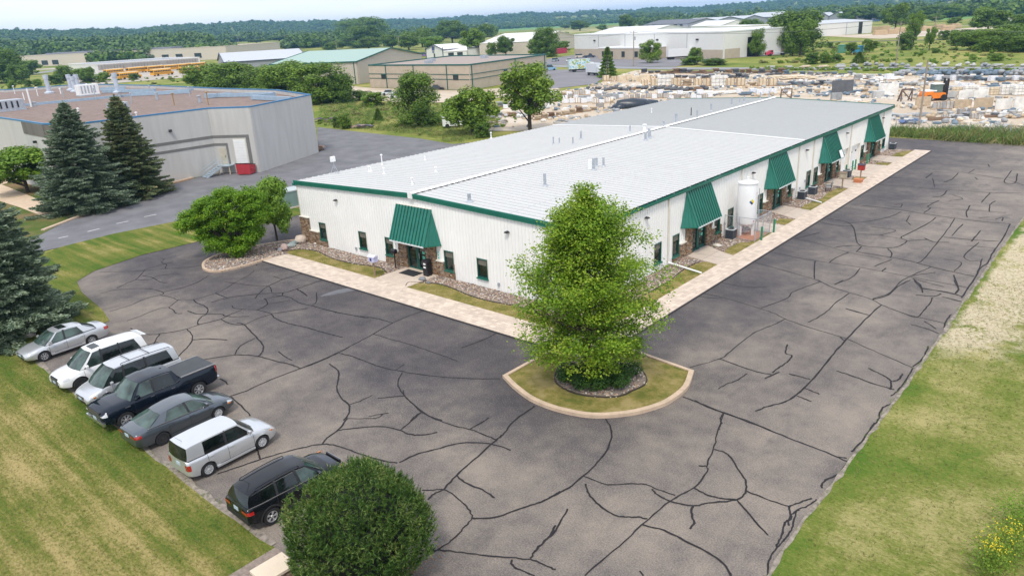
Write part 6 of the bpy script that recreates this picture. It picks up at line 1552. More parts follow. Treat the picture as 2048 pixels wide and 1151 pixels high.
# shrubs under the maple
def leafy(name, lab, cat, x, y, rx, ry, h, n, m, ls, z=.1, lumps=9, group=None, seed=0, stem=BARKD):
    q = random.Random(seed); t = thing(name, lab, cat, (x, y, z), 0, group); C = []; N = []
    for k in range(lumps):
        a = 2*math.pi*k/max(1, lumps-1)+q.uniform(-.3,.3); rr = 0 if k == 0 else q.uniform(.45,.75); c = np.array([rx*rr*math.cos(a), ry*rr*math.sin(a), h*q.uniform(.4,.6)])
        s = np.array([rx*q.uniform(.38,.5), ry*q.uniform(.38,.5), h*q.uniform(.38,.5)]); P = rng.normal(size=(n//lumps, 3)); P /= np.linalg.norm(P, axis=1, keepdims=True); N.append(P+np.array([0,0,.5])+rng.normal(size=P.shape)*.35); C.append(c+P*s*rng.uniform(.75, 1.08, (len(P), 1)))
    C = np.vstack(C); N = np.vstack(N); C[:, 2] = np.maximum(C[:, 2], .04); V, F = quads(C, N, rng.uniform(.7, 1.3, len(C))*ls, .7)
    obj('foliage', npmesh('foliage', V, F, m), t); mb = MB()
    for k in range(4): a = q.uniform(0, 6.28); mb.tube((0,0,0), (rx*.4*math.cos(a), ry*.4*math.sin(a), h*.6), .04*h, .015*h, 5, cap=False)
    part(t, 'stem', mb, stem); return t
for k, (dx, dy, lab) in enumerate(((-.75,-1.0,'low dark green shrub at the left under the maple'),(.35,-1.15,'low dark green shrub at the front under the maple'),(1.15,-.35,'low dark green shrub at the right under the maple'),(-.1,.2,'low dark green shrub round the maple trunk'),(1.0,.75,'low dark green shrub at the back right under the maple'))):
    leafy('low_shrub', lab, 'shrub', 6.1+dx, -6.95+dy, .95, .9, .85, 3600, LSHRUB, .085, .1, group='shrubs under the maple', seed=k)
# --- the round mountain pine
def mugo():
    x, y = G(716, 1050, 2.1); R_ = 2.18; t = thing('pine_shrub', 'large round dark green mountain pine shrub at the bottom of the picture', 'shrub', (x, y, 0)); q = np.random.default_rng(5)
    M = 5200; k = np.arange(M)+.5; ph = np.arccos(1-1.72*k/M); th = math.pi*(1+5**.5)*k; D = np.c_[np.cos(th)*np.sin(ph), np.sin(th)*np.sin(ph), np.cos(ph)]+q.normal(size=(M,3))*.012
    lump = np.zeros(M)
    LC = q.normal(size=(130, 3)); LC /= np.linalg.norm(LC, axis=1, keepdims=True)
    for c in LC:
        dd = D@c; lump = np.maximum(lump, np.clip((dd-.966)/.034, 0, 1)**.55)
    rad_ = R_*(.76+.28*lump+q.normal(size=M)*.02+.07*np.sin(D[:,0]*4+1)*np.cos(D[:,1]*5)+.05*np.sin(D[:,2]*7+D[:,0]*3)); C = D*rad_[:, None]*np.array([1.0, 1.0, .96])+np.array([0, 0, 1.9]); keep = C[:, 2] > .15; C = C[keep]; D = D[keep]; rr = lump[keep]
    P0 = []; DD = []; Wd = []
    for _ in range(17):
        up = D*.55+np.array([0, 0, .75]); up /= np.linalg.norm(up, axis=1, keepdims=True); d = up*q.uniform(.35, 1.0, (len(C), 1))+q.normal(size=C.shape)*.42
        d /= np.linalg.norm(d, axis=1, keepdims=True); P0.append(C+up*(q.uniform(0, 1, (len(C), 1))**9*.16)+up*q.uniform(-.10, .06, (len(C), 1))); DD.append(d*q.uniform(.07, .135, (len(C), 1))); Wd.append(q.uniform(.018, .034, len(C)))
    V, F = sprays(np.vstack(P0), np.vstack(DD), np.concatenate(Wd)); obj('foliage', npmesh('foliage', V, F, LMUGO), t)
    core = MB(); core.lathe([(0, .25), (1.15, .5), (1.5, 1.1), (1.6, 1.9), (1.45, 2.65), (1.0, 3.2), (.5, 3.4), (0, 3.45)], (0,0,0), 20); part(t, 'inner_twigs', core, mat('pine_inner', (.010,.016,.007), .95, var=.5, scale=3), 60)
    mb = MB(); qq = random.Random(3)
    for j in range(22): a = qq.uniform(0, 6.28); e = qq.uniform(.3, 1.35); mb.tube((0,0,.1), (1.9*math.cos(a)*math.cos(e*.5), 1.9*math.sin(a)*math.cos(e*.5), .4+1.9*e), .09, .03, 6, cap=False)
    part(t, 'stem', mb, BARKD)
mugo()
# --- spruces
def spruce_mesh(h, rb, seed, m, density=1.0):
    q = np.random.default_rng(seed); P0 = []; DD = []; W_ = []; tw = MB(); nw = int(h/.33); z = .35
    tw.tube((0,0,0), (0,0,h*.97), .03*h*.55, .02, 8, cap=False)
    while z < h-.25:
        f = (z/h); rr = rb*(1-f)**.78*(1.0+.09*math.sin(z*3.1+seed)); nb = int(7+9*(1-f)); a0 = q.uniform(0, 6.28)
        for b in range(nb):
            a = a0+2*math.pi*b/nb+q.normal()*.16; Ln = max(.22, rr*q.uniform(.74, 1.12)); dirr = np.array([math.cos(a), math.sin(a), 0]); droop = .10-.30*(1-f)+q.normal()*.05
            n = int((34+115*Ln)*density); u = q.uniform(.12, 1, n)**.72; side = np.array([-dirr[1], dirr[0], 0]); wd = (.13+.20*Ln)*(1-u)**.5*1.0+.10
            zz = z+droop*Ln*u+.16*Ln*np.maximum(0, u-.62)**1.1
            lat = q.uniform(-1, 1, n)*wd; P = dirr*(Ln*u)[:, None]+side*lat[:, None]; P[:, 2] += zz-abs(lat)*.28+q.normal(size=n)*.035
            d = dirr*.8+side*np.sign(lat)[:, None]*.55+np.array([0, 0, .12])+q.normal(size=(n, 3))*.22; d /= np.linalg.norm(d, axis=1, keepdims=True)
            ln_ = q.uniform(.10, .21, n)*(.75+.03*h); P0.append(P); DD.append(d*ln_[:, None]); W_.append(q.uniform(.06, .11, n)*(.7+.03*h))
            if b % 2 == 0: tw.tube((0,0,z), tuple(dirr*Ln*.8+np.array([0,0,z+droop*Ln*.8])), .028, .008, 4, cap=False)
        z += q.uniform(.23, .36)*(1.05-.3*f)
    n = 60; u = q.uniform(0, 1, n); P = np.c_[q.normal(size=n)*.04, q.normal(size=n)*.04, h-.6+u*.6]; d = np.c_[q.normal(size=n)*.5, q.normal(size=n)*.5, np.ones(n)*.9]; P0.append(P); DD.append(d*.14); W_.append(np.full(n, .05))
    V, F = sprays(np.vstack(P0), np.vstack(DD), np.concatenate(W_)); return npmesh('foliage', V, F, m), tw.mesh(BARKD, 60, 'trunk'), len(F)
def spruce(lab, x, y, h, rb, seed, m, density, name='spruce_tree', group='big blue spruces'):
    t = thing(name, lab, 'spruce tree', (x, y, 0), 0, group); a, b, n = spruce_mesh(h, rb, seed, m, density); obj('foliage', a, t); obj('trunk', b, t); print('spruce', n); return t
spruce('tall blue-green spruce beside the road, left one of the pair before the grey building', -64.9, -5.5, 11.9, 5.9, 1, LSPR, .85)
spruce('slimmer tall spruce right behind the left one, before the grey building', -66.6, .6, 12.0, 4.7, 2, LSPG, .8)
spruce('big blue spruce at the left edge, beside the silver sedan', -29.5, -23.9, 11.6, 4.9, 3, LSPR, 1.25)
mb = MB(); mb.lathe([(.36,0),(.36,.22),(.30,.26),(0,.27)], (0,0,0), 14); x, y = G(60,672); single('stone_ring', mb, mat('pale_stone', (.50,.46,.40), .9), 'small pale round stone under the blue spruce beside the silver sedan', 'stone', None, 50, (x, y, .03))

# --- generic broadleaf tree meshes, shared by the background trees
def broad_mesh(seed, n, m, kind='round', ls=.09):
    """unit tree: height 1, half width .5"""
    q = np.random.default_rng(seed); r = random.Random(seed); C = []; N = []; lumps = {'full': 46, 'willow': 40}.get(kind, 32)
    for k in range(lumps):
        if kind == 'round': z = q.uniform(.24, .84); env = .40*math.sqrt(max(.05, 1-((z-.54)/.46)**2))
        elif kind == 'wispy': z = q.uniform(.28, .90); env = .36*math.sqrt(max(.05, 1-((z-.60)/.42)**2))
        elif kind == 'willow': z = q.uniform(.10, .86); env = .40*(1-max(0, (z-.25))**1.4*.95)
        elif kind == 'full': z = q.uniform(.08, .86); env = .40*math.sqrt(max(.08, 1-((z-.40)/.60)**2))
        elif kind == 'tall': z = q.uniform(.14, .90); env = .38*math.sqrt(max(.05, 1-((z-.5)/.5)**2))
        else: z = q.uniform(.2, .7); env = .42
        a = q.uniform(0, 6.28); rr = env*q.uniform(.3, 1.0); c = np.array([rr*math.cos(a), rr*math.sin(a), z]); s = q.uniform(.10, .19)*(.8 if kind == 'wispy' else 1)
        nn = n//lumps; P = q.normal(size=(nn, 3)); P /= np.linalg.norm(P, axis=1, keepdims=True); k_ = q.uniform(.55, 1.12, (nn, 1)); C.append(c+P*s*k_*np.array([1, 1, .8])); N.append(P*.8+np.array([0, 0, .5])+q.normal(size=P.shape)*.4)
    C = np.vstack(C); N = np.vstack(N); C[:, 2] = np.clip(C[:, 2], .02, 1.0); V, F = quads(C, N, q.uniform(.6, 1.4, len(C))*ls*.62, .8); me = npmesh('crown', V, F, m)
    mb = MB(); zz = .5; mb.tube((0,0,0), (0,0,.45), .028, .018, 6, cap=False)
    for k in range(9): a = r.uniform(0, 6.28); z0 = r.uniform(.12, .45); mb.tube((0,0,z0), (.28*math.cos(a), .28*math.sin(a), z0+r.uniform(.2,.4)), .012, .004, 4, cap=False)
    return me, mb.mesh(BARKD, 60, 'trunk')
BM = {'round': [broad_mesh(1, 9000, LFAR, 'round', .07), broad_mesh(2, 9000, LFAR, 'round', .07)], 'dark': [broad_mesh(3, 9000, LDARK, 'round', .07), broad_mesh(4, 9000, LDARK, 'round', .07)], 'light': [broad_mesh(5, 9000, LLIGHT, 'round', .07)],
      'full': [broad_mesh(12, 15000, LFAR, 'full', .055), broad_mesh(13, 15000, LFAR, 'full', .055), broad_mesh(14, 15000, LDARK, 'full', .055)],
      'wispy': [broad_mesh(6, 8000, LFAR, 'wispy', .055)], 'willow': [broad_mesh(7, 16000, LDARK, 'willow', .045)], 'tall': [broad_mesh(8, 8500, LFAR, 'tall', .06)], 'bush': [broad_mesh(9, 5000, LFAR, 'full', .09), broad_mesh(10, 5000, LDARK, 'full', .09)]}
def conif_mesh(seed, n=4200):
    q = np.random.default_rng(seed); z = q.uniform(0, 1, n)**1.25; env = .5*(1-z)**.85*(.80+.2*np.sin(z*55)); a = q.uniform(0, 6.28, n); r_ = env*q.uniform(.5, 1.0, n)**.5
    P = np.c_[r_*np.cos(a), r_*np.sin(a), .04+z*.95]; d = np.c_[np.cos(a), np.sin(a), np.full(n, -.05)]*.07+q.normal(size=(n, 3))*.015; V, F = sprays(P, d, q.uniform(.02, .045, n)); mb = MB(); mb.tube((0,0,0), (0,0,.9), .02, .005, 6)
    return npmesh('foliage', V, F, LDARK), mb.mesh(BARKD, None, 'trunk')
BM['conifer'] = [conif_mesh(11)]
_tc = [0]
def bgtree(kind, px_, py_, top, wpx, lab, group='trees beyond the buildings', name=None, x=None, y=None, h=None, w=None, squash=None):
    if x is None: x, y = G(px_, py_)
    wpx *= 1.22; z = hz(x, y); h = h or top_h(x, y, top)-z; dd = dist(x, y, z); w = w or wpx*dd/FPX; q = random.Random(_tc[0]); _tc[0] += 1
    a, b = BM[kind][_tc[0] % len(BM[kind])]; nm = name or ('shrub' if kind == 'bush' else 'conifer_tree' if kind == 'conifer' else 'broadleaf_tree')
    t = thing(nm, lab, 'shrub' if kind == 'bush' else 'tree', (x, y, z-.05), q.uniform(0, 6.28), group)
    t.scale = (w, w, h*1.04); obj('crown' if kind != 'conifer' else 'foliage', a, t); obj('trunk', b, t); return t
# linden on the rock island: own mesh, irregular crown
def linden():
    x, y = -31.7, -6.0; t = thing('linden_tree', 'wide bright green tree with a lobed crown on the gravel island by the white building', 'tree', (x, y, .05)); q = random.Random(31)
    lob = []
    right = np.array([math.cos(_y), math.sin(_y)])     # across the view
    for (u, z, s) in [(-3.1,3.9,1.15),(-2.2,4.5,1.3),(-2.6,3.0,1.25),(-.9,4.9,1.35),(-1.0,3.4,1.5),(.4,4.9,1.3),(.6,3.2,1.4),(1.6,4.3,1.25),(2.0,2.9,1.15),(2.6,4.9,1.1),(-.2,1.5,1.35),(1.3,1.5,1.15),(-1.6,1.7,1.1),(-2.7,2.3,.9),(.5,1.0,1.0),(-.9,1.0,.95),(2.3,2.0,.8),(-4.1,3.3,.8),(3.0,3.7,.9),(0,5.5,.9),(1.9,5.3,.8)]:
        for dep in (-1.1, .2, 1.2): lob.append((np.array([right[0]*u-right[1]*dep*q.uniform(.5,1.2), right[1]*u+right[0]*dep*q.uniform(.5,1.2), z+q.uniform(-.3,.3)]), s*q.uniform(.6,.82)))
    mb = MB(); limbs(mb, (0,0,0), (0,0,1.4), .2, .15, 8, .03, q, 3)
    for c, s in lob: limbs(mb, (0,0,1.1), tuple(c), .07, .012, 5, .1, q, 3)
    part(t, 'trunk', mb, BARKD, 60); C = []; N = []; t.scale = (.88, .88, .96)
    for c, s in lob:
        for k in range(17):
            d = rng.normal(size=3); d /= np.linalg.norm(d); cc = c+d*s*rng.uniform(.6, 1.0)*np.array([1,1,.8]); n = 80; P = rng.normal(size=(n, 3))*np.array([.20,.20,.12]); C.append(cc+P); N.append(rng.normal(size=(n,3))*.5+np.array([0,0,.8])+d*.4)
    C = np.vstack(C); N = np.vstack(N); V, F = quads(C, N, rng.uniform(.10,.17,len(C)), .85); print('linden', len(C)); obj('crown', npmesh('crown', V, F, LLIND), t)
linden()
bgtree('light', 549, 484, 364, 78, 'slender bright tree between the wide green tree and the left corner of the white building', None, x=-33.0, y=-1.2, h=5.9, w=3.6)
t_ = bpy.data.objects[-1] if False else None
bgtree('light', 56, 384, 292, 118, 'young bright green tree on the strip of lawn left of the two spruces', None)
BUS_ = None
# ================================================================== ground beyond: yards, lots, far road, fields
sheet('stone_yard', [G(*q) for q in [(975,262),(1000,222),(1045,200),(1110,184),(1190,172),(1215,158),(1270,141),(1560,146),(2120,152),(2200,262),(1990,262),(1780,262),(1500,262)]], .02, SAND)
def strip_px(name, pts, w, z, m):
    P = [np.array(G(*p)) for p in pts]; a = offset(P, w/2); b = offset(P, -w/2); mb = MB()
    for k in range(len(P)-1): mb.add([(*b[k], z), (*b[k+1], z), (*a[k+1], z), (*a[k], z)], [(0,1,2,3)])
    return struct(name, mb, m)
strip_px('far_road', [(1080,131),(1180,134),(1340,137),(1560,137.5),(1800,136.5),(2150,137)], 9, .03, FARROAD)
sheet('warehouse_lot', [G(*q) for q in [(1095,118),(1150,110),(1300,110),(1450,113),(1560,104),(1580,108),(1420,120),(1350,134),(1200,132),(1085,128)]], .02, mat('lot_asphalt', (.20,.19,.20), .9, var=.15, scale=.1))
sheet('truck_lot', [G(*q) for q in [(1085,140),(1200,139),(1212,152),(1190,168),(1120,176),(1040,182),(1085,165)]], .024, MATS['lot_asphalt'])
sheet('sand_lot', [G(*q) for q in [(700,172),(742,176),(940,182),(1090,168),(1120,178),(1000,195),(900,205),(800,205),(690,195)]], .02, SAND)
strip_px('rail_track', [(1640,85),(1850,80),(2120,74)], 6, .05, mat('rail_ballast', (.16,.13,.11), .95))
sheet('timber_yard', [G(*q) for q in [(1640,72),(1745,68),(2000,52),(2040,60),(1860,72),(1760,78)]], .02, SAND)
strip_px('country_road', [(60,148),(130,139),(300,122)], 14, .03, FARROAD)
strip_px('country_road', [(940,75),(1100,63),(1290,49),(1400,44)], 14, .03, mat('pale_road', (.40,.37,.34), .9))
strip_px('country_road', [(1740,58),(1900,52),(1960,50),(2080,26)], 16, .03, MATS['pale_road'])
FG = mat('crop_green', (.13,.26,.045), .95, var=.18, scale=.02); FY = mat('hay_field', (.36,.33,.13), .95, var=.15, scale=.02)
for pts, m in [([(500,96),(640,88),(700,83),(640,80),(500,88)], FG), ([(740,82),(790,75),(860,70),(800,68)], FG), ([(900,70),(1120,56),(1290,47),(1280,42),(1040,52)], FG), ([(900,76),(1110,63),(1200,57),(1300,51),(1300,55),(1000,76)], FY), ([(1840,44),(2080,28),(2080,20),(1900,30)], FG), ([(1560,24),(1700,18),(1690,16),(1560,20)], FG)]:
    sheet('crop_field', [G(*q) for q in pts], .03, m)
# ================================================================== buildings farther off
TANB = mat('tan_block', (.46,.385,.30), .9, var=.08, scale=.6); TANR = mat('flat_roof_brown', (.33,.27,.23), .9, var=.1); GRB = mat('grey_steel_wall', (.30,.31,.34), .5); GRR = mat('pale_steel_roof', (.47,.49,.51), .5, var=.05)
GNR = mat('sage_roof', (.30,.42,.36), .5, var=.05); BGE = mat('beige_steel_wall', (.50,.44,.38), .6, var=.05); DGT = mat('dark_green_trim', (.012,.10,.085), .5); WHB = mat('white_block_wall', (.70,.69,.66), .7, var=.04); CRM = mat('cream_wall', (.58,.51,.43), .7, var=.05); NAVY = mat('navy_trim', (.05,.065,.11), .5); CHA = mat('charcoal_roof', (.12,.125,.14), .6)
def away(A, B):
    d = (B-A)/np.linalg.norm(B-A); n = np.array([-d[1], d[0]]); 
    if np.dot(n, CAM_LOC[:2]-A) > 0: n = -n
    return d, n
def block(lab, A, B, D, top, wm, rm, roof='flat', trim=None, h=None, rh=None, base=0.0, ov=.4, name='building', topat=None):
    """front base line A->B (photo rows), depth D metres away from the viewer"""
    A = np.array(G(*A)); B = np.array(G(*B)); d, n = away(A, B)
    if h is None: h = top_h(*(topat if topat is not None else A), top)
    t = thing(name, lab, 'building', (0,0,0)); C = B+n*D; E = A+n*D
    cs = [A, B, C, E]
    for i in range(4):
        a, b = cs[i], cs[(i+1) % 4]; dd = (b-a)/np.linalg.norm(b-a); ang = math.atan2(dd[1], dd[0]); c = (a+b)/2; L_ = np.linalg.norm(b-a); mb = MB(); mb.rbox((c[0], c[1], h/2), (L_-.4 if i % 2 else L_, .35, h), ang); part(t, 'wall', mb, wm)
    mb = MB()
    if roof == 'flat':
        mb.prism([tuple(p) for p in cs], h-.35, h-.05); part(t, 'roof', mb, rm)
        for i in range(4):
            mb = MB(); mb.beam((*cs[i], h+.12), (*cs[(i+1) % 4], h+.12), .7, .45); part(t, 'roof_edge', mb, trim or wm)
    else:
        rh = rh or 2.5
        if roof == 'gable_long':   # ridge parallel to A-B
            a, b, c, e = A-d*ov-n*ov, B+d*ov-n*ov, C+d*ov+n*ov, E-d*ov+n*ov; r0 = (a+e)/2; r1 = (b+c)/2; g = ((A, E), (B, C))
        else:                      # ridge runs away from the viewer, gable faces front
            a, b, c, e = B+d*ov-n*ov, C+d*ov+n*ov, E-d*ov+n*ov, A-d*ov-n*ov; r0 = (a+e)/2; r1 = (b+c)/2; g = ((A, B), (E, C))
        H1 = h+rh
        for (p, q_, r_, s_) in ((a, b, r1, r0), (c, e, r0, r1)):
            mb = MB(); v = [(*p, h), (*q_, h), (*r_, H1), (*s_, H1)]; v += [(x, y, z-.25) for x, y, z in v]; mb.add(v, [(0,1,2,3),(7,6,5,4),(0,4,5,1),(1,5,6,2),(2,6,7,3),(3,7,4,0)]); part(t, 'roof', mb, rm)
            if trim: mb = MB(); mb.beam((*p, h-.1), (*q_, h-.1), .35, .4); part(t, 'eave_trim', mb, trim)
        if trim:
            for p, r_ in ((a, r0), (e, r0), (b, r1), (c, r1)): mb = MB(); mb.beam((*p, h-.05), (*r_, H1-.05), .3, .4); part(t, 'rake_trim', mb, trim)
        for (p, q_) in g:
            m_ = (p+q_)/2; mb = MB(); mb.add([(*p, h-.02), (*q_, h-.02), (*m_, H1-.25)], [(0,1,2)]); part(t, 'gable', mb, wm)
    return t, A, B, d, n, h
def onfront(t, A, B, n, u, z0, z1, w, m, name, off=.25, th=.1, parent=None):
    d = (B-A)/np.linalg.norm(B-A); ang = math.atan2(d[1], d[0]); L_ = np.linalg.norm(B-A); c = A+(B-A)*u-n*off; mb = MB(); mb.rbox((c[0], c[1], (z0+z1)/2), (w, th, z1-z0), ang); return part(parent or t, name, mb, m)
# tan block building with dark green bands
A = np.array(G(742,175)); B = np.array(G(941,180.5)); C = np.array(G(1093,152)); hT = 6.6
tb_ = thing('tan_block_building', 'flat tan block building with dark green bands and brown flat roof, behind the willow-like tree', 'building', (0,0,0)); E_ = A+(C-B)
hT = top_h(B[0], B[1], 130); 
for i, (a, b) in enumerate(((A,B),(B,C),(C,E_),(E_,A))):
    dd = (b-a)/np.linalg.norm(b-a); ang = math.atan2(dd[1], dd[0]); c = (a+b)/2; L_ = np.linalg.norm(b-a); nn = np.array([dd[1], -dd[0]])
    if np.dot(nn, CAM_LOC[:2]-a) < 0: nn = -nn
    mb = MB(); mb.rbox((c[0], c[1], hT/2), (L_, .3, hT), ang); part(tb_, 'wall', mb, TANB)
    mb = MB(); mb.beam((*a, hT+.02), (*b, hT+.02), .5, .38); part(tb_, 'roof_edge', mb, DGT)
    if i < 2:
        for z in (hT*.62, hT*.42): mb = MB(); mb.rbox((c[0]+nn[0]*.2, c[1]+nn[1]*.2, z), (L_, .1, .16), ang); part(tb_, 'band', mb, DGT)
        for u in ((.19,.48,.80) if i == 0 else (.02,.55,.97)): p = a+(b-a)*u+nn*.25; mb = MB(); mb.rbox((p[0], p[1], hT/2), (.22, .2, hT), ang); part(tb_, 'downspout', mb, DGT)
        for u in ((.16,.88) if i == 0 else (.42,.75)):
            p = a+(b-a)*u+nn*.22; mb = MB(); mb.rbox((p[0], p[1], hT*.50), (2.1, .12, hT*.2), ang); o = part(tb_, 'window', mb, mat('far_window', (.035,.045,.05), .2)); mb = MB(); mb.rbox((p[0]+nn[0]*.1, p[1]+nn[1]*.1, hT*.60), (2.3, .12, .15), ang); part(o, 'lintel', mb, DGT)
mb = MB(); mb.prism([tuple(A),tuple(B),tuple(C),tuple(E_)], hT-.4, hT-.15); part(tb_, 'roof', mb, TANR)
for u, v_ in ((.3,.4),(.6,.7),(.45,.2)):
    p = A+(B-A)*u+(C-B)*v_; mb = MB(); mb.box(p[0]-1, p[1]-1, hT-.15, p[0]+1, p[1]+1, hT+.8); part(tb_, 'rooftop_unit', mb, GALV)
# sage-roofed shed
t, A, B, d, n, h = block('beige steel shed with a sage green roof, left of the flat tan block building', (548,172), (718,168.5), 46, 0, BGE, GNR, 'gable_long', DGT, h=7.6, rh=3.4, name='green_roofed_shed')
for u in (.97,): onfront(t, A, B, n, u, 0, h, .3, DGT, 'downspout')
t, A, B, d, n, h = block('grey steel shed with a pale roof and navy trim behind the dense row of trees', (455,160), (618,148), 40, 0, GRB, GRR, 'gable_long', NAVY, h=7.4, rh=3.6, name='grey_shed')
for u in (.62,.8): onfront(t, A, B, n, u, 0, 5.5, 5, BLACKM, 'doorway')
# far left works
t, A, B, d, n, h = block('very long tan factory at the far left behind the bus yard', (14,138), (455,118), 90, 0, CRM, mat('tan_flat_roof', (.50,.44,.38), .9), 'flat', h=10.5, name='long_factory')
for u in (.10,.14,.19,.24,.5,.74,.80,.88): onfront(t, A, B, n, u, 2, 6, 7, mat('far_window', (.035,.045,.05), .2), 'window')
for u in (.35,.55): onfront(t, A, B, n, u, 10.5, 12.2, 90, mat('factory_band', (.20,.21,.24), .7), 'roof_step', off=-20, th=20)
t, A, B, d, n, h = block('low white warehouse with a grey roof in front of the long factory, beside the buses', (196,151), (402,135), 62, 0, WHB, mat('grey_membrane_roof', (.30,.31,.33), .8), 'flat', mat('white_edge', (.75,.74,.72), .6), h=6.2, name='low_warehouse')
for k in range(34): onfront(t, A, B, n, .02+.96*(k+.5)/34, 3.0, 5.7, 2.2, mat('panel_taupe', (.36,.33,.30), .7), 'wall_panel')
# white gabled house-like office with shop sign
t, A, B, d, n, h = block('white gabled office with dark corner columns and a dark blue sign', (853,116), (888,117), 30, 0, WHB, mat('white_roof_far', (.72,.70,.67), .6), 'gable_across', NAVY, h=4.9, rh=2.7, name='gabled_office')
onfront(t, A, B, n, .45, 4.2, 6.6, 3.4, mat('sign_blue', (.05,.07,.20), .5), 'sign_panel'); onfront(t, A, B, n, .45, 3.0, 3.8, 2.4, MATS['sign_blue'], 'sign_panel'); onfront(t, A, B, n, .5, 0, 2.6, 1.8, MATS['far_window'], 'door')
for u in (.02,.98): onfront(t, A, B, n, u, 0, 6, .9, NAVY, 'column')
t, A, B, d, n, h = block('long white-roofed wing to the right of the gabled office', (889,117), (934,114.5), 22, 0, WHB, MATS['white_roof_far'], 'gable_long', None, h=3.8, rh=2.6, name='office_wing')
for u in (.3,.7): onfront(t, A, B, n, u, 1, 3, 3.2, MATS['far_window'], 'window')
t, A, B, d, n, h = block('big pale-roofed hall behind the gabled office', (960,112), (1073,108), 80, 0, CRM, MATS['white_roof_far'], 'gable_long', None, h=7, rh=4.2, name='pale_hall')
# big white warehouse
t, A, B, d, n, h = block('big white warehouse with a tan block base and a dark doorway, beyond the stone yard', (1150,112), (1446,118), 46, 0, WHB, mat('white_membrane', (.66,.66,.66), .7), 'flat', WHT, h=10.0, name='white_warehouse')
L_ = np.linalg.norm(B-A)
for k in range(30): onfront(t, A, B, n, (k+.5)/30, 0, 3.4, L_/30-.06, TANB, 'base_panel', off=.28)
for k in (6,12,18,24): onfront(t, A, B, n, k/30, 3.7, 9.9, .25, GALV, 'downspout')
for u in (.17,.62,.86): onfront(t, A, B, n, u, 7.0, 7.6, 1.2, DARK, 'wall_lamp', off=.4, th=.5)
# its right-hand end wall in view
C2 = B+n*46; nB = d; 
for (u, w_, z0, z1, m, nm) in ((.35,7,0,7.4,BLACKM,'doorway'),(.10,8,0,3.6,TANB,'base_panel'),(.80,10,0,3.6,TANB,'base_panel'),(.86,6,4,7.6,mat('grey_door', (.45,.46,.44), .6),'overhead_door')):
    c = B+(C2-B)*u+nB*.3; mb = MB(); mb.rbox((c[0], c[1], (z0+z1)/2), (w_, .12, z1-z0), math.atan2(n[1], n[0])); part(t, nm, mb, m)
t2, A2, B2, d2, n2, h2 = block('low flat-roofed tan office against the big white warehouse', (1197,118), (1291,119.5), 16, 0, TANB, MATS['white_membrane'], 'flat', WHT, h=4.6, name='tan_office')
for u in (.12,.30,.55,.82): onfront(t2, A2, B2, n2, u, 1.0, 3.3, 2.0, MATS['far_window'], 'window')
block('white hall behind the big white warehouse, its roof just showing', (1190,74), (1300,71), 60, 0, WHB, MATS['white_membrane'], 'gable_long', None, h=4, rh=4, name='white_hall')
block('white hall with a pitched pale roof behind the right end of the white warehouse', (1440,66), (1505,62), 50, 0, WHB, MATS['white_membrane'], 'gable_across', None, h=6, rh=4, name='white_hall')
block('tall white store with a flat top behind the right end of the white warehouse', (1475,84), (1540,80), 40, 0, WHB, WHT, 'flat', None, h=8.5, name='white_store')
# storage park on the rise
t, A, B, d, n, h = block('dark grey office with a charcoal shed roof beyond the white warehouse', (1287,66), (1376,65), 40, 0, GRB, CHA, 'gable_long', CHA, h=8, rh=4, name='grey_office')
for u in (.1,.25,.62,.74,.86): onfront(t, A, B, n, u, 2, 8, 5, MATS['far_window'], 'window')
for (a, b, hh, rr, lab) in (((1352,57),(1422,55),6,5,'long storage block with a pale roof and dark doors, nearest the dark grey office'), ((1424,53),(1480,51),6,5,'second long storage block with a pale roof, right of the first'), ((1484,47),(1545,45),7,6,'third long storage block with a pale roof, before the big dark tree')):
    t, A, B, d, n, h = block(lab, a, b, 60, 0, GRB, GRR, 'gable_long', NAVY, h=hh, rh=rr, name='storage_block')
    for k in range(5): onfront(t, A, B, n, .1+k*.2, 0, 5, 9, NAVY, 'roller_door')
for (a, b, lab) in (((1632,46),(1656,45),'small grey gabled store, left of two behind the white timber shed'), ((1658,45),(1690,44),'small grey gabled store, right of two behind the white timber shed')):
    block(lab, a, b, 40, 0, GRB, GRR, 'gable_across', NAVY, h=6.5, rh=4, name='grey_store')
t, A, B, d, n, h = block('long white shed with a dark doorway beside the timber stacks', (1634,74), (1742,66), 45, 0, WHB, GRR, 'gable_long', None, h=7.4, rh=1.4, name='white_shed')
onfront(t, A, B, n, .78, 0, 7, 3.2, BLACKM, 'doorway'); onfront(t, A, B, n, .52, 0, 7, .5, GALV, 'downspout')
for (a, b, lab, m, rr) in (((1034,53),(1060,52),'tan farmhouse with a low roof in the far green fields',CRM,TANR),((1068,50),(1083,49),'small white farmhouse right of the tan one in the far fields',WHB,GRR),((1463,33),(1481,32),'far house with a steep pale pink gable on the hillside',CRM,mat('pink_roof', (.55,.42,.36), .7)),((1396,34),(1408,33),'far red-brown house among trees on the hillside',mat('red_house', (.36,.15,.11), .7),TANR),((1833,20),(1843,19),'far white house in the wooded hillside at the right',WHB,GRR),((1862,20),(1873,19),'far orange-brick house right of the far white one',mat('orange_house', (.50,.24,.14), .7),TANR),((655,80),(668,79),'far white farmhouse at the left of the far fields',WHB,GRR)):
    block(lab, a, b, 14, 0, m, rr, 'gable_long', None, h=6, rh=5, name='farmhouse', )
mb = MB(); x, y = G(1671,30); zt_ = top_h(x, y, 19); mb.lathe([(1.6,0),(1.2,zt_*.75),(1.4,zt_*.85),(9,zt_*.92),(11,zt_),(7,zt_+2.5),(0,zt_+3.6)], (0,0,0), 20)
single('water_tower', mb, WHT, 'white water tower with a flat round bowl above the far trees', 'water tower', None, 50, (x, y, 0))

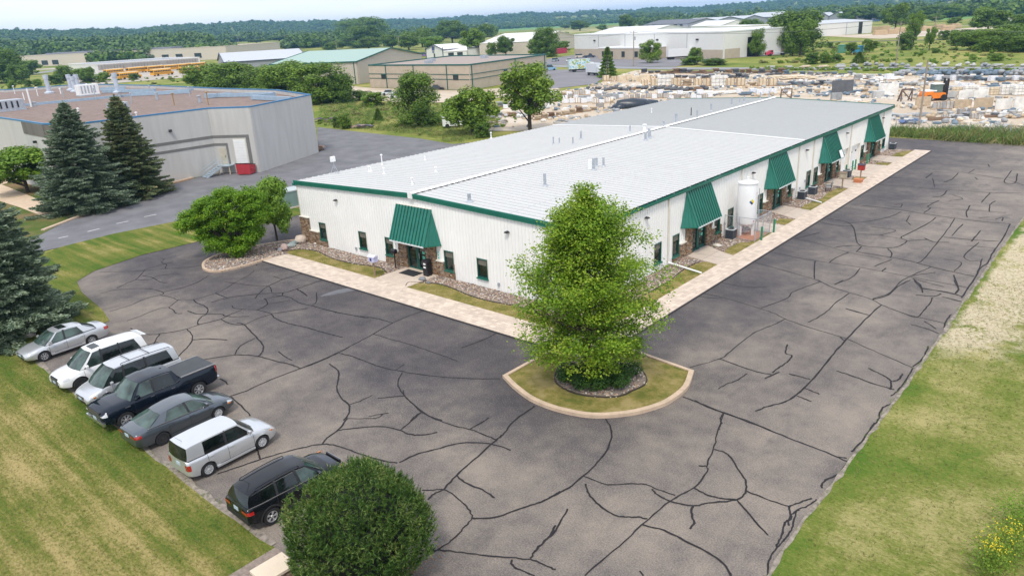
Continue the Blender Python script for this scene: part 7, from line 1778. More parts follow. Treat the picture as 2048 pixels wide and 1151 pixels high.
# ================================================================== vehicles far off
YEL = mat('bus_yellow', (.72,.34,.02), .5, var=.05)
def bus():
    t = thing('school_bus', 'x', 'bus', (0,0,0)); mb = MB()
    sec = lambda x: [(x,-1.2,.5),(x,-1.25,1.4),(x,-1.22,2.6),(x,-.9,3.05),(x,.9,3.05),(x,1.22,2.6),(x,1.25,1.4),(x,1.2,.5)]
    mb.rings([sec(x) for x in (-5.6,4.0)]); part(t, 'body', mb, YEL); mb = MB(); mb.rings([[(3.98,-1.05,.5),(3.98,-1.05,1.6),(3.98,1.05,1.6),(3.98,1.05,.5)],[(5.5,-.9,.5),(5.5,-.85,1.35),(5.5,.85,1.35),(5.5,.9,.5)]]); part(t, 'hood', mb, YEL)
    mb = MB(); mb.rings([[(x,-1.05,2.95),(x,-.85,3.12),(x,.85,3.12),(x,1.05,2.95)] for x in (-5.6,4.0)]); part(t, 'roof', mb, mat('bus_roof', (.72,.62,.42), .5))
    for s in (-1, 1):
        for k in range(10):
            mb = MB(); x = -5.2+k*.9; mb.box(x, s*1.2, 1.75, x+.68, s*1.265, 2.4); part(t, 'window', mb, MATS['far_window'])
        mb = MB(); mb.box(-5.6, s*1.25, 1.2, 4.0, s*1.275, 1.3); part(t, 'stripe', mb, BLACKM)
    for x in (-3.4, 4.1):
        for s in (-1, 1): mb = MB(); mb.tube((x, s*.95, .5), (x, s*1.28, .5), .5, .5, 12); part(t, 'wheel', mb, RUB)
    mb = MB(); mb.box(-5.63,-1,1.7,-5.6,1,2.5); part(t, 'rear_window', mb, MATS['far_window']); return t
bus0 = bus(); first = True
BUSES = [((260,158),None,'yellow school bus in the front row, leftmost, beside the small round bush'),((326,151),None,'yellow school bus in the front row, middle'),((382,146),None,'yellow school bus in the front row, right, next to the grey shed'),
   ((275,146),None,'yellow school bus in the second row, first from the left'),((312,143),None,'yellow school bus in the second row, second from the left'),((345,141),None,'yellow school bus in the second row, third from the left'),((372,138.5),None,'yellow school bus in the second row, fourth from the left'),((398,136.5),None,'yellow school bus in the second row, rightmost'),((232,150),None,'yellow school bus half hidden by the bushes at the far left of the second row')]
bd = np.array(G(300,154))-np.array(G(260,158)); ba = math.atan2(*( (_rt[1], _rt[0]) ))
ba = math.atan2((np.array(G(350,148))-np.array(G(260,157)))[1], (np.array(G(350,148))-np.array(G(260,157)))[0])
for k, (p, _, lab) in enumerate(BUSES):
    x, y = G(*p)
    if k == 0: b = bus0; b.scale = (1.2,1.2,1.15); b.location = (x, y, 0); b.rotation_euler = (0,0,ba); b['label'] = lab; b['group'] = 'yellow school buses in the bus yard'
    else: copy_tree(bus0, (x, y, 0), ba, lab, None, 'yellow school buses in the bus yard')
def vehicle(name, lab, cat, px_, py_, rz, c, Ln=4.6, h=1.5, kind='car', w=1.8, box_c=None):
    x, y = G(px_, py_); t = thing(name, lab, cat, (x, y, 0), rz); m = mat('far_paint_%d%d%d' % tuple(int(100*q) for q in c), c, .35, var=.03, coat=.6); hw = w/2; g = MATS['far_window']
    if kind in ('car', 'suv', 'pickup'):
        hb = h*.55; r0 = {'car': (-.30,-.18,.10,.26), 'suv': (-.47,-.42,.12,.26), 'pickup': (-.08,-.05,.14,.24)}[kind]
        mb = MB(); mb.rings([[(xx*Ln,-ww,.3),(xx*Ln,-ww,zz),(xx*Ln,ww,zz),(xx*Ln,ww,.3)] for xx, ww, zz in ((-.5,hw*.9,hb*.9),(-.45,hw,hb),(.25,hw,hb),(.45,hw*.95,hb*.86),(.5,hw*.85,hb*.7))]); part(t, 'body', mb, m)
        mb = MB(); a, b, c2, d2 = [q*Ln for q in r0]; mb.add([(a,-hw*.92,hb),(d2,-hw*.92,hb),(d2,hw*.92,hb),(a,hw*.92,hb),(b,-hw*.75,h-.03),(c2,-hw*.75,h-.03),(c2,hw*.75,h-.03),(b,hw*.75,h-.03)],[(4,5,6,7),(0,1,5,4),(1,2,6,5),(2,3,7,6),(3,0,4,7)]); part(t, 'cabin_glass', mb, g)
        mb = MB(); mb.box(b-.05,-hw*.77,h-.04,c2+.05,hw*.77,h+.02); part(t, 'roof', mb, m)
        if kind == 'pickup': mb = MB(); mb.box(-.48*Ln,-hw*.8,hb+.005,-.09*Ln,hw*.8,hb+.03); part(t, 'bed', mb, BLACKM)
    elif kind == 'truck':
        mb = MB(); mb.box(-.5*Ln,-hw,1.0,.22*Ln,hw,h); bx = part(t, 'cargo_box', mb, box_c or m); mb = MB(); mb.rings([[(.24*Ln,-hw*.9,.6),(.24*Ln,-hw*.9,h*.72),(.24*Ln,hw*.9,h*.72),(.24*Ln,hw*.9,.6)],[(.36*Ln,-hw*.9,.6),(.34*Ln,-hw*.85,h*.72),(.34*Ln,hw*.85,h*.72),(.36*Ln,hw*.9,.6)],[(.5*Ln,-hw*.8,.6),(.5*Ln,-hw*.75,1.5),(.5*Ln,hw*.75,1.5),(.5*Ln,hw*.8,.6)]]); part(t, 'cab', mb, m)
        mb = MB(); mb.box(.345*Ln,-hw*.7,1.75,.365*Ln,hw*.7,h*.68); part(t, 'windshield', mb, g); mb = MB(); mb.box(-.48*Ln,-hw*.5,.5,.4*Ln,hw*.5,.95); part(t, 'chassis', mb, BLACKM)
    elif kind == 'trailer':
        mb = MB(); mb.box(-.5*Ln,-hw,1.1,.5*Ln,hw,h); part(t, 'cargo_box', mb, m); mb = MB(); mb.box(-.5*Ln,-hw*.5,.6,.5*Ln,hw*.5,1.05); part(t, 'chassis', mb, BLACKM)
    elif kind == 'flatbed':
        mb = MB(); mb.box(-.5*Ln,-hw,.9,.15*Ln,hw,1.1); part(t, 'bed', mb, GALV); mb = MB(); mb.rings([[(.18*Ln,-hw*.9,.5),(.18*Ln,-hw*.9,2.2),(.18*Ln,hw*.9,2.2),(.18*Ln,hw*.9,.5)],[(.32*Ln,-hw*.9,.5),(.30*Ln,-hw*.85,2.2),(.30*Ln,hw*.85,2.2),(.32*Ln,hw*.9,.5)],[(.5*Ln,-hw*.8,.5),(.5*Ln,-hw*.75,1.3),(.5*Ln,hw*.75,1.3),(.5*Ln,hw*.8,.5)]]); part(t, 'cab', mb, m); mb = MB(); mb.box(.19*Ln,-hw*.93,1.5,.29*Ln,hw*.93,2.05); part(t, 'window', mb, g)
    wr = .36 if kind in ('car','suv','pickup') else .5
    for xx in (-.30, .30) if kind != 'trailer' else (-.42, -.32):
        for s in (-1, 1): mb = MB(); mb.tube((xx*Ln, s*(hw-.22), wr), (xx*Ln, s*(hw+.01), wr), wr, wr, 12); part(t, 'wheel', mb, RUB)
    return t
AC_ = math.atan2(_rt[1], _rt[0])      # heading across the view
def m_mural():
    m, nt, n, b = _nodes('truck_mural'); nn = noise(nt, coords(nt, 'Object'), 1.1, 5); r = ramp(nt, [(.25,(.03,.30,.45)),(.4,(.10,.40,.55)),(.48,(.75,.80,.80)),(.56,(.20,.35,.10)),(.66,(.75,.52,.05)),(.8,(.60,.08,.05))]); nt.links.new(nn.outputs['Color'], r.inputs['Fac']); nt.links.new(r.outputs['Color'], b.inputs['Base Color']); return m
vehicle('box_truck', 'box truck with a colourful mural on its side, left of the dark spruce', 'truck', 1166, 143, AC_+R(8), (.7,.7,.7), 10.5, 4.2, 'truck', 2.5, m_mural())
vehicle('delivery_truck', 'white and blue truck with its nose to the viewer, beside the mural truck', 'truck', 1192, 151, AC_-R(60), (.65,.68,.72), 8, 3.8, 'truck', 2.5)
vehicle('utility_van', 'light blue small van at the corner of the truck lot', 'van', 1100, 141, AC_+R(10), (.25,.45,.62), 4.8, 2.1, 'suv')
vehicle('parked_car', 'small dark car with white hood in the lot left of the mural truck', 'car', 1111, 123, AC_+R(60), (.30,.36,.40), 4.6, 1.6, 'suv')
vehicle('parked_car', 'white car just left of the mural truck, before the big white warehouse', 'car', 1138, 123.5, AC_+R(75), (.75,.74,.70), 4.5, 1.5, 'car')
vehicle('parked_suv', 'cream SUV by the left end of the big white warehouse', 'car', 1160, 115.5, AC_, (.62,.56,.46), 4.8, 1.9, 'suv')
vehicle('parked_pickup', 'dark blue pickup between the cream SUV and the tan office', 'pickup truck', 1179, 115.5, AC_, (.04,.06,.11), 5.6, 1.9, 'pickup')
vehicle('parked_sedan', 'silver sedan under the wall right of the tan office', 'car', 1326, 114.5, AC_, (.55,.57,.60), 4.7, 1.5, 'car')
vehicle('semi_trailer', 'white box trailer parked before the big white warehouse', 'trailer', 1362, 118, AC_+R(10), (.75,.75,.76), 12, 4.1, 'trailer', 2.6)
vehicle('flatbed_truck', 'red flatbed tow truck at the right of the big white warehouse', 'truck', 1552, 111.5, AC_+R(180), (.50,.02,.07), 8.5, 2.6, 'flatbed', 2.4)
vehicle('parked_pickup', 'dark blue pickup near the timber stacks behind the white shed', 'pickup truck', 1746, 44, AC_, (.05,.10,.20), 12, 3.6, 'pickup', 4)
vehicle('parked_car', 'white car in the sand lot behind the left bushes, left one of two', 'car', 778, 190, AC_+R(15), (.62,.66,.70), 4.6, 1.5, 'car'); vehicle('parked_car', 'white car in the sand lot, right one of two, beside the willow-like tree', 'car', 795, 196, AC_+R(15), (.66,.70,.74), 4.6, 1.5, 'car')
vehicle('parked_car', 'dark car against the wall of the flat tan block building', 'car', 873, 180, AC_, (.03,.035,.045), 4.5, 1.45, 'car')
for k, (p, c) in enumerate((((77,130),(.05,.10,.25)),((88,129.5),(.35,.40,.45)),((101,129),(.35,.03,.06)),((112,128.5),(.05,.20,.18)))):
    vehicle('parked_car', ['blue','grey','dark red','dark green'][k]+' car in the row before the long factory at the far left', 'car', *p, AC_+R(20), c, 7.5, 3, 'car', 3)
for k, (p, c) in enumerate((((836,113),(.6,.05,.08)),((826,114),(.65,.65,.66)),((848,113.5),(.20,.12,.30)))):
    vehicle('parked_van', ['red','white','purple'][k]+' van left of the gabled office', 'van', *p, AC_, c, 6, 2.6, 'suv', 2.2)
for k, (a, b, c, lab, h_) in enumerate((((1110,108),(1130,106),(.45,.03,.08),'red open container by the white warehouse',2.6),((1190+255,112),(1455,111),(.05,.25,.40),'blue skip by the open doorway of the white warehouse',2.0),((1478,107),(1486,107),(.65,.42,.05),'yellow tank by the doorway of the white warehouse',4.2),((1679,106),(1688,106),(.10,.28,.20),'green cabinet in the meadow right of the white warehouse',3.0),((1708,105),(1722,105),(.06,.30,.50),'blue wrapped bundle in the meadow bushes',2.4))):
    A = np.array(G(*a)); B = np.array(G(*b)); d, n = away(A, B); c2 = (A+B)/2; L_ = np.linalg.norm(B-A); mb = MB(); m_ = mat('skip_%d' % k, c, .6)
    mb.rbox((0,0,h_/2), (L_, 3, h_), math.atan2(d[1], d[0])); mb.rbox((0,0,h_), (L_+.2, 3.2, .12), math.atan2(d[1], d[0])); single('container', mb, m_, lab, 'container', None, None, (c2[0], c2[1], 0))
# long containers and timber
q = random.Random(77); TIM = mat('sawn_timber', (.55,.40,.25), .8, island=.15)
for k, (px_, py_, s) in enumerate([(1752,62,9),(1770,60,8),(1760,70,9),(1785,68,8),(1800,64,9),(1840,60,8),(1855,62,9),(1880,57,8),(1895,60,9),(1910,56,8),(1820,68,8)]):
    x, y = G(px_, py_); t = thing('timber_stack', f'stack of sawn orange timber in the timber yard, {ordinal(k)} from left', 'timber stack', (x, y, 0), AC_+q.uniform(-.1,.1), 'timber stacks')
    for j in range(3): mb = MB(); mb.box(-s*.42+j*.2, -1.6, j*.85+.12, s*.42-j*.3, 1.6, j*.85+.9); part(t, 'bundle', mb, TIM)
# poles and wires
POLE = mat('pole_wood', (.30,.25,.20), .9, var=.2)
poles = [((1838,251),120,'tall grey utility pole in the stone yard before the orange forklift',.17),((1792,127),44,'tall utility pole in the meadow beyond the stone yard',.2),((1267,133),62,'utility pole with transformers in front of the big white warehouse',.22),((947,112),69,'utility pole with a transformer right of the gabled office',.22),((800,110),73,'wooden utility pole left of the gabled office',.22),((480,102),73,'utility pole at the end of the far warehouses',.3),((574,100),70,'utility pole behind the pale shed roof',.3),((674,104),81,'short utility pole behind the sage roof',.25),((1158,108),74,'thin pole at the left end of the white warehouse',.15),((1329+540,60),33,'thin pole on the skyline of the timber yard',.3)]
tops = []
for (p, tp, lab, r) in poles:
    x, y = G(*p); h = top_h(x, y, tp); t = thing('utility_pole', lab, 'utility pole', (x, y, 0)); mb = MB(); mb.tube((0,0,0), (0,0,h), r, r*.6, 8); part(t, 'pole', mb, POLE, 50)
    if p[0] not in (1838,):
        mb = MB(); mb.rbox((0,0,h-.6), (2.6*max(1, r*5), .12, .14), AC_); part(t, 'cross_arm', mb, POLE)
    if p[0] in (947,1267,480): mb = MB(); mb.tube((.4,0,h-3.2), (.4,0,h-2), .35, .35, 10); part(t, 'transformer', mb, GALV, 50)
    tops.append((x, y, h))
WIRE = mat('wire', (.10,.10,.11), .6)
def wire(a, b, sag, r, lab):
    P = []; 
    for k in range(13):
        t = k/12; P.append((a[0]+(b[0]-a[0])*t, a[1]+(b[1]-a[1])*t, a[2]+(b[2]-a[2])*t-sag*4*t*(1-t)))
    mb = MB(); mb.path(P, r, 4); single('overhead_wire', mb, WIRE, lab, 'wire', 'overhead power lines')
wire(tops[7], tops[4], 1.0, .05, 'overhead wire from the short pole behind the sage roof to the wooden pole'); wire(tops[4], tops[3], 1.2, .05, 'overhead wire between the two poles beside the gabled office'); wire(tops[3], tops[8], 1.5, .05, 'overhead wire from the gabled office to the white warehouse')
wire(tops[8], tops[2], 1.0, .04, 'overhead wire before the left part of the white warehouse'); wire(tops[2], tops[1], 2.0, .045, 'overhead wire from the white warehouse to the tall meadow pole'); x, y = G(2200,118); wire(tops[1], (x, y, top_h(x, y, 60)), 1.5, .04, 'overhead wire from the meadow pole to the right edge'); wire(tops[5], tops[6], 2, .07, 'overhead wire above the far warehouses, right span')
x, y = G(-60,140); wire((x, y, 14), tops[5], 3, .08, 'overhead wire above the far warehouses, left span')

# ================================================================== trees, one by one
T_ = [
('full',420,188,127,92,'dense tree, leftmost of the row behind the grey concrete building'),('full',472,192,124,96,'dense bright tree, second from the left in the row behind the concrete building'),('full',528,194,134,80,'dense tree, third in the row behind the concrete building, before the sage roof'),('full',585,200,121,104,'dense tree, fourth in the row behind the concrete building'),('full',640,206,125,104,'dense tree at the right end of the row, corner of the concrete building'),('full',678,205,146,70,'lower dense tree filling the right end of the row behind the concrete building'),
('full',450,175,132,70,'tree in the second rank behind the dense row, left'),('full',556,178,128,80,'tree in the second rank behind the dense row, before the sage roof'),
('willow',838,252,142,100,'dark willow-like tree with a wide skirt in the meadow beside the tan block building'),('round',945,268,168,94,'medium green tree right of the willow-like tree, behind the white roof'),('bush',967,274,243,36,'dark round bush at the foot of the medium green tree behind the white roof'),('wispy',1060,262,122,124,'tall airy tree with several stems behind the white roof'),('bush',905,232,196,40,'bushy young tree between the willow-like tree and the medium green tree'),
('bush',748,212,183,44,'round bush in the meadow behind the concrete wall'),('conifer',757,241,217,20,'small single pine in the meadow'),('bush',690,257,228,26,'small shrubby pine beside the debris pile in the meadow'),('bush',673,255,232,18,'tiny shrub left of the shrubby pine in the meadow'),('bush',720,200,180,36,'bush left of the round bush in the meadow'),
('conifer',1215,155,96,33,'dark blue-green spruce standing beside the trucks'),('tall',1300,126,80,42,'oval tree in front of the white warehouse, by the silver sedan'),('round',1388,128,92,30,'green tree at the corner of the white trailer'),('bush',1384,130,112,40,'bush at the foot of the tree by the white trailer'),('bush',1430,130,116,46,'dark bush before the loading apron of the white warehouse'),
('tall',1514,113,58,34,'bright narrow tree at the right end of the white warehouse'),('light',1503,112,74,22,'small bright tree beside the narrow one at the white warehouse'),('dark',1500,72,36,46,'dark tree behind the right end of the white warehouse'),('full',1585,104,20,110,'big dark spreading tree right of the white warehouse'),('wispy',1600,112,38,66,'pale green tree in front of the big dark spreading tree'),('tall',1585,112,60,34,'narrow pale tree left of the pale green tree'),('bush',1555,98,70,30,'dark bush under the big spreading tree'),
('round',1790,62,2,48,'tall tree on the skyline beside the timber yard'),('wispy',1826,92,22,38,'tall open pine in front of the timber yard'),('bush',1812,100,62,34,'shrubby tree at the foot of the tall open pine'),('wispy',1858,101,54,26,'thin young tree in the meadow right of the open pine'),('bush',1888,80,60,22,'round bush in the right meadow beyond the thin tree'),('bush',1910,92,62,26,'bush left of the right-hand hedge row'),
('round',1738,105,76,26,'round green tree in the meadow before the white shed'),('wispy',1702,110,84,28,'small pale tree left of the round green meadow tree'),('bush',1625,128,104,30,'bush on the bank behind the stone yard, left one of three'),('bush',1649,126,106,26,'bush on the bank behind the stone yard, middle one of three'),('bush',1672,124,107,24,'bush on the bank behind the stone yard, right one of three'),('conifer',1717,126,104,26,'small dark pine on the bank beside the blue bundle'),('bush',1660,96,84,14,'tiny bush in the meadow below the white shed'),('bush',1992,122,106,28,'dark round shrub alone in the right meadow'),('bush',1870,106,97,16,'tiny shrub in the middle of the right meadow'),('bush',1820,124,116,10,'small weed clump beside the meadow pole'),
('round',1975,64,10,66,'big tree on the skyline at the right'),('round',2040,70,24,60,'tree at the right edge of the skyline'),('full',1950,100,58,60,'hedge tree at the right, first from the left'),('full',1985,102,56,62,'hedge tree at the right, second'),('full',2022,102,60,60,'hedge tree at the right, third'),('full',2050,104,66,60,'hedge tree at the right edge'),('dark',1925,82,58,50,'hedge tree behind the first one at the right'),('round',2010,84,46,60,'hedge tree in the second rank at the right'),('bush',1995,52,34,40,'dark tree clump on the right far road'),('bush',1909,48,34,28,'round bush on the right far field'),
('full',715,82,36,60,'tall dark tree left one of the big pair on the skyline'),('full',742,84,33,64,'tall dark tree, middle of the big clump on the skyline'),('full',700,84,42,54,'rounder tree at the left side of the big clump on the skyline'),('full',728,96,50,74,'broad lighter tree before the big dark clump on the skyline'),('dark',690,92,60,44,'tree at the left foot of the big clump'),
('round',738,99,72,44,'round olive tree behind the sage roof'),('dark',672,100,82,34,'small tree by the short pole behind the sage roof'),('round',662,104,84,26,'low round tree left of the short pole'),('dark',785,98,68,40,'tree left of the wooden pole'),('round',818,100,62,50,'broad tree right of the wooden pole'),('dark',845,95,56,50,'dark tree behind the bright one at the gabled office'),('light',866,104,72,44,'bright yellow-green tree behind the gabled office'),('dark',905,86,38,52,'dark skyline tree above the gabled office'),('round',880,84,52,50,'rounder skyline tree left of the dark one above the gabled office'),('round',968,82,46,46,'tree on the skyline right of the gabled office'),
('round',944,112,54,48,'tree standing in front of the pale hall, beside the transformer pole'),('tall',984,113,85,22,'small oval street tree before the pale hall'),('dark',1012,112,70,36,'dark tree at the right end of the pale hall'),('full',1090,114,54,50,'big tree left of the white warehouse'),('bush',1075,110,76,40,'bushy tree left of the big tree by the white warehouse'),('bush',1048,106,96,26,'bush before the cream gable'),('bush',1124,104,82,34,'bush between the big tree and the white warehouse'),('light',1150,84,68,26,'bright bush above the left end of the white warehouse roof'),('bush',1246,70,56,28,'bush showing above the white warehouse roof'),
('round',600,96,72,50,'tree behind the pale shed, first from the left'),('dark',628,98,74,40,'tree behind the pale shed, second'),('dark',560,92,70,44,'dark tree beyond the pale shed roof'),('round',515,98,78,40,'tree beyond the pale shed roof, left'),('dark',590,84,66,36,'dark tree in the second rank beyond the pale shed'),
('bush',60,150,120,50,'dark bush by the far-left factory'),('full',18,166,98,66,'large bright tree at the left edge beyond the blue-edged roof'),('full',6,150,92,52,'tall tree cut by the left edge'),('bush',38,168,128,40,'bush right of the large bright tree at the left edge'),('bush',26,182,160,16,'small shrub in the left meadow, first'),('bush',58,174,159,14,'small shrub in the left meadow, second'),('bush',133,162,130,34,'grey-green bush left of the stacks'),('bush',112,168,148,34,'low bush behind the tall single stack'),('bush',172,165,136,44,'bush right of the group of stacks'),('round',178,166,132,26,'brighter bushy tree right of the group of stacks'),('bush',208,164,144,30,'dark bush before the leftmost school bus'),('bush',268,160,147,20,'round bush overlapping the leftmost school bus'),('bush',76,172,158,18,'low shrub in the left meadow by the road'),
('dark',1160,62,40,40,'tree left of the grey office on the far slope'),('round',1205,62,48,22,'round tree in the far fields left of the grey office'),('dark',1255,62,28,36,'dark tree left of the grey office'),('round',1300,44,24,60,'broad tree behind the grey office'),('dark',1340,42,22,44,'dark tree behind the storage blocks'),('round',1180,48,34,28,'far tree between the farmhouses and the grey office'),('dark',1130,58,48,20,'small far tree beside the far field road'),('round',1275,45,22,40,'tree behind the charcoal roof'),('dark',1440,38,18,30,'far dark tree behind the storage blocks'),
('round',1700,44,12,40,'tree behind the small grey stores'),('dark',1740,42,10,50,'dark tree behind the timber yard, left'),('round',1665,34,8,36,'tree left of the water tower'),('dark',1850,38,10,40,'dark tree on the right slope'),('round',1900,36,6,44,'tree on the right slope above the round bush'),('dark',1940,30,4,44,'dark tree high on the right slope'),('round',1870,44,26,30,'lower tree on the right slope'),
]
for (k, x_, b_, t_, w_, lab) in T_:
    bgtree(k, x_, b_, t_, w_, lab)

# woods and hills: tree masses nobody could count
def crown_mesh(seed, m):
    q = np.random.default_rng(seed); bm = bmesh.new(); bmesh.ops.create_icosphere(bm, subdivisions=2, radius=1.0)
    for v in bm.verts: v.co *= float(q.uniform(.72, 1.15)); v.co.z = v.co.z*.75
    me = bpy.data.meshes.new('crown_far'); bm.to_mesh(me); bm.free(); me.materials.append(m); return me
WOOD1 = mat('wood_green', (.05,.10,.03), .95, var=.5, scale=.05); WOOD2 = mat('wood_dark', (.020,.046,.017), .95, var=.45, scale=.05); WOOD3 = mat('wood_light', (.058,.105,.028), .95, var=.4, scale=.05)
def leafball(seed, m):
    q = np.random.default_rng(seed); C = []; N = []
    for k in range(9):
        c = q.normal(size=3)*np.array([.38,.38,.26]); P = q.normal(size=(34, 3)); P /= np.linalg.norm(P, axis=1, keepdims=True); C.append(c+P*.42); N.append(P+q.normal(size=P.shape)*.25)
    V, F = quads(np.vstack(C), np.vstack(N), q.uniform(.28, .5, 34*9), .8); return npmesh('crown_far', V, F, m)
CR1 = [leafball(k, leafmat('far_wood_leaf', [(.15,(.034,.070,.022)),(.5,(.080,.140,.036)),(.85,(.15,.22,.055))], trans=0, nscale=1.5)) for k in range(3)]+[leafball(k+5, LDARK) for k in range(2)]
MEADOW = [leafball(k+20, m_) for k, m_ in enumerate((LFAR, LLIGHT, LFAR, leafmat('dry_weed', [(.15,(.12,.13,.035)),(.5,(.22,.22,.07)),(.85,(.33,.29,.11))], trans=0)))]
P = []; Sc = []
rr = np.random.default_rng(99)
def add_wood(n, f):
    c = 0
    while c < n:
        az = R(rr.uniform(-8, 94)); d = f(az)
        if d is None: continue
        x = 25-math.sin(az)*d; y = -35+math.cos(az)*d; z = hz(x, y); s = rr.uniform(5.0, 8.5)*(1+d/7500); P.append((x, y, z+s*.55)); Sc.append((s*rr.uniform(.9,1.3), s*rr.uniform(.9,1.3), s*rr.uniform(.55,.85))); c += 1
def hill(az):
    a = math.degrees(az); t = min(1, max(0, (a-44)/28)); r0 = 2500*(1-t)+1350*t; d = r0+rr.uniform(.02, 1)**1.2*2000; 
    x = 25-math.sin(az)*d; y = -35+math.cos(az)*d
    if a < 38 and math.sin(x*.0041)*math.sin(y*.0037+1) > .62 and rr.random() < .9: return None
    return d
add_wood(10800, hill)
def belt(az0, az1, d0, d1, n, s0=5, s1=9):
    for _ in range(n):
        az = R(rr.uniform(az0, az1)); d = rr.uniform(d0, d1); x = 25-math.sin(az)*d; y = -35+math.cos(az)*d; s = rr.uniform(s0, s1); P.append((x, y, hz(x, y)+s*.8)); Sc.append((s*1.15, s*rr.uniform(1.0,1.3), s*rr.uniform(.75,1.1)))
# azimuth of a photo column: az = yaw + atan((1024-px)/f/..)
AZ = lambda px_: math.degrees(math.atan2(-(ray(px_, 300)[0]), ray(px_, 300)[1]))
belt(AZ(450), AZ(-60), 1010, 1280, 1500, 6.5, 10.5)
belt(AZ(500), AZ(230), 760, 900, 260, 5, 8)
belt(AZ(900), AZ(480), 1500, 1700, 240, 6, 10)
belt(AZ(900), AZ(600), 900, 1050, 110, 6, 9)
belt(AZ(1290), AZ(1000), 2250, 2500, 160, 6, 10)
belt(AZ(1700), AZ(1280), 1200, 1700, 330, 6, 10)
belt(AZ(2090), AZ(1690), 900, 1500, 420, 5, 9)
belt(AZ(1000), AZ(860), 1150, 1500, 120, 6, 9)
n_ = len(P); print('woods', n_)
scatter('woodland', P, Sc, np.c_[rr.uniform(-.2,.2,(n_,2)), rr.uniform(0,6.28,n_)], CR1)

# ================================================================== stone yard
q = random.Random(2024)
SY = {}
def pal(c, isl=.25): return mat('yard_%d_%d_%d' % tuple(int(100*k) for k in c), c, .85, var=.2, scale=1.2, island=isl)
CREAMY = (.62,.52,.38); WHY = (.72,.70,.66); GRY_ = (.30,.31,.32); DGR = (.11,.115,.125); BRN = (.22,.14,.09); TANY = (.46,.36,.25); BLU = (.14,.19,.24); LGR = (.46,.46,.45)
PALW = mat('pallet_wood', (.36,.24,.14), .9, island=.2)
def make_item(kind, c, seed):
    q = random.Random(seed); key = (kind, c, seed % 3)
    if key in SY: return SY[key]
    o = []
    if kind == 'slabs':
        z = .14
        for k in range(q.randint(4, 7)): mb = MB(); h = q.uniform(.08,.16); w = q.uniform(.9,1.5); d = q.uniform(.7,1.1); mb.rbox((q.uniform(-.12,.12), q.uniform(-.1,.1), z+h/2), (w, d, h-.02), q.uniform(-.2,.2)); o.append(('slab', mb.mesh(pal(c)))); z += h
        mb = MB(); mb.box(-.65,-.5,0,.65,.5,.13); o.append(('pallet', mb.mesh(PALW)))
    elif kind == 'crate':
        mb = MB(); mb.box(-.6,-.5,.13,.6,.5,1.05); o.append(('stone_fill', mb.mesh(pal(c))))
        for s in (-.53, 0, .53): mb = MB(); mb.box(s-.05,-.54,0,s+.05,.54,1.12); o.append(('batten', mb.mesh(PALW)))
        mb = MB(); mb.box(-.66,-.56,.0,.66,.56,.12); o.append(('pallet', mb.mesh(PALW)))
    elif kind == 'wrapped':
        mb = MB(); v = [(-.58,-.5,.12),(.58,-.5,.12),(.58,.5,.12),(-.58,.5,.12),(-.55,-.47,.95),(.55,-.47,1.0),(.55,.47,.93),(-.55,.47,.98)]; mb.add(v, [(3,2,1,0),(4,5,6,7),(0,1,5,4),(1,2,6,5),(2,3,7,6),(3,0,4,7)]); o.append(('wrapped_load', mb.mesh(mat('wrap_white', (.72,.73,.76), .35, var=.15, scale=4, bmp=.3))))
        mb = MB(); mb.box(-.63,-.53,0,.63,.53,.12); o.append(('pallet', mb.mesh(PALW)))
    elif kind == 'block':
        mb = MB(); mb.box(-.8,-.55,0,.8,.55,q.uniform(.7,1.2)); o.append(('block', mb.mesh(pal(c, .05))))
    elif kind == 'boulders':
        for k in range(5): mb = MB(); r = q.uniform(.35,.7); mb.rock((q.uniform(-.8,.8), q.uniform(-.5,.5), r*.5+(0 if k < 3 else .4)), (r, r*.8, r*.65), seed=seed*7+k); o.append(('boulder', mb.mesh(pal(c), 80)))
    elif kind == 'panel':
        mb = MB(); mb.rbox((0,0,1.05), (3.4,.22,2.1), 0); o.append(('panel', mb.mesh(pal(c, .03)))); mb = MB(); mb.beam((-1.2,.9,0), (-1.2,.1,1.6), .12); mb.beam((1.2,.9,0), (1.2,.1,1.6), .12); o.append(('brace', mb.mesh(PALW)))
    elif kind == 'beams':
        for k in range(4): mb = MB(); mb.box(-2.4+.2*k,-.6+k*.32,.1,2.4-.1*k,-.35+k*.32,.4+.1*(k % 2)); o.append(('beam', mb.mesh(pal(c))))
    elif kind == 'flat':
        mb = MB(); mb.rbox((0,0,.25), (2.2,1.5,.16), .2, tilt=.06); o.append(('slab', mb.mesh(pal(c)))); mb = MB(); mb.rbox((.2,.1,.42), (1.9,1.2,.12), -.15); o.append(('slab', mb.mesh(pal(c)))); mb = MB(); mb.box(-.7,-.5,0,.7,.5,.16); o.append(('pallet', mb.mesh(PALW)))
    elif kind == 'wall':
        for k in range(4):
            for j in range(3): mb = MB(); mb.box(-1.3+k*.66,-.4,.1+j*.56,-1.3+k*.66+.6,.4,.1+j*.56+.5); o.append(('crate', mb.mesh(pal(c))))
    elif kind == 'rack':
        for (a, b) in (((-.9,0,0),(-.9,0,1.9)),((.9,0,0),(.9,0,1.9)),((-.9,0,1.8),(.9,0,.1)),((-.9,.9,0),(-.9,0,1.9)),((.9,.9,0),(.9,0,1.9)),((-.9,0,1.9),(.9,0,1.9))): mb = MB(); mb.beam(a, b, .12); o.append(('bar', mb.mesh(mat('rack_brown', (.16,.11,.09), .7))))
    SY[key] = o; return o
CN = {CREAMY:'cream',WHY:'white',GRY_:'grey',DGR:'dark grey',BRN:'brown',TANY:'tan',BLU:'blue-grey',LGR:'pale grey'}
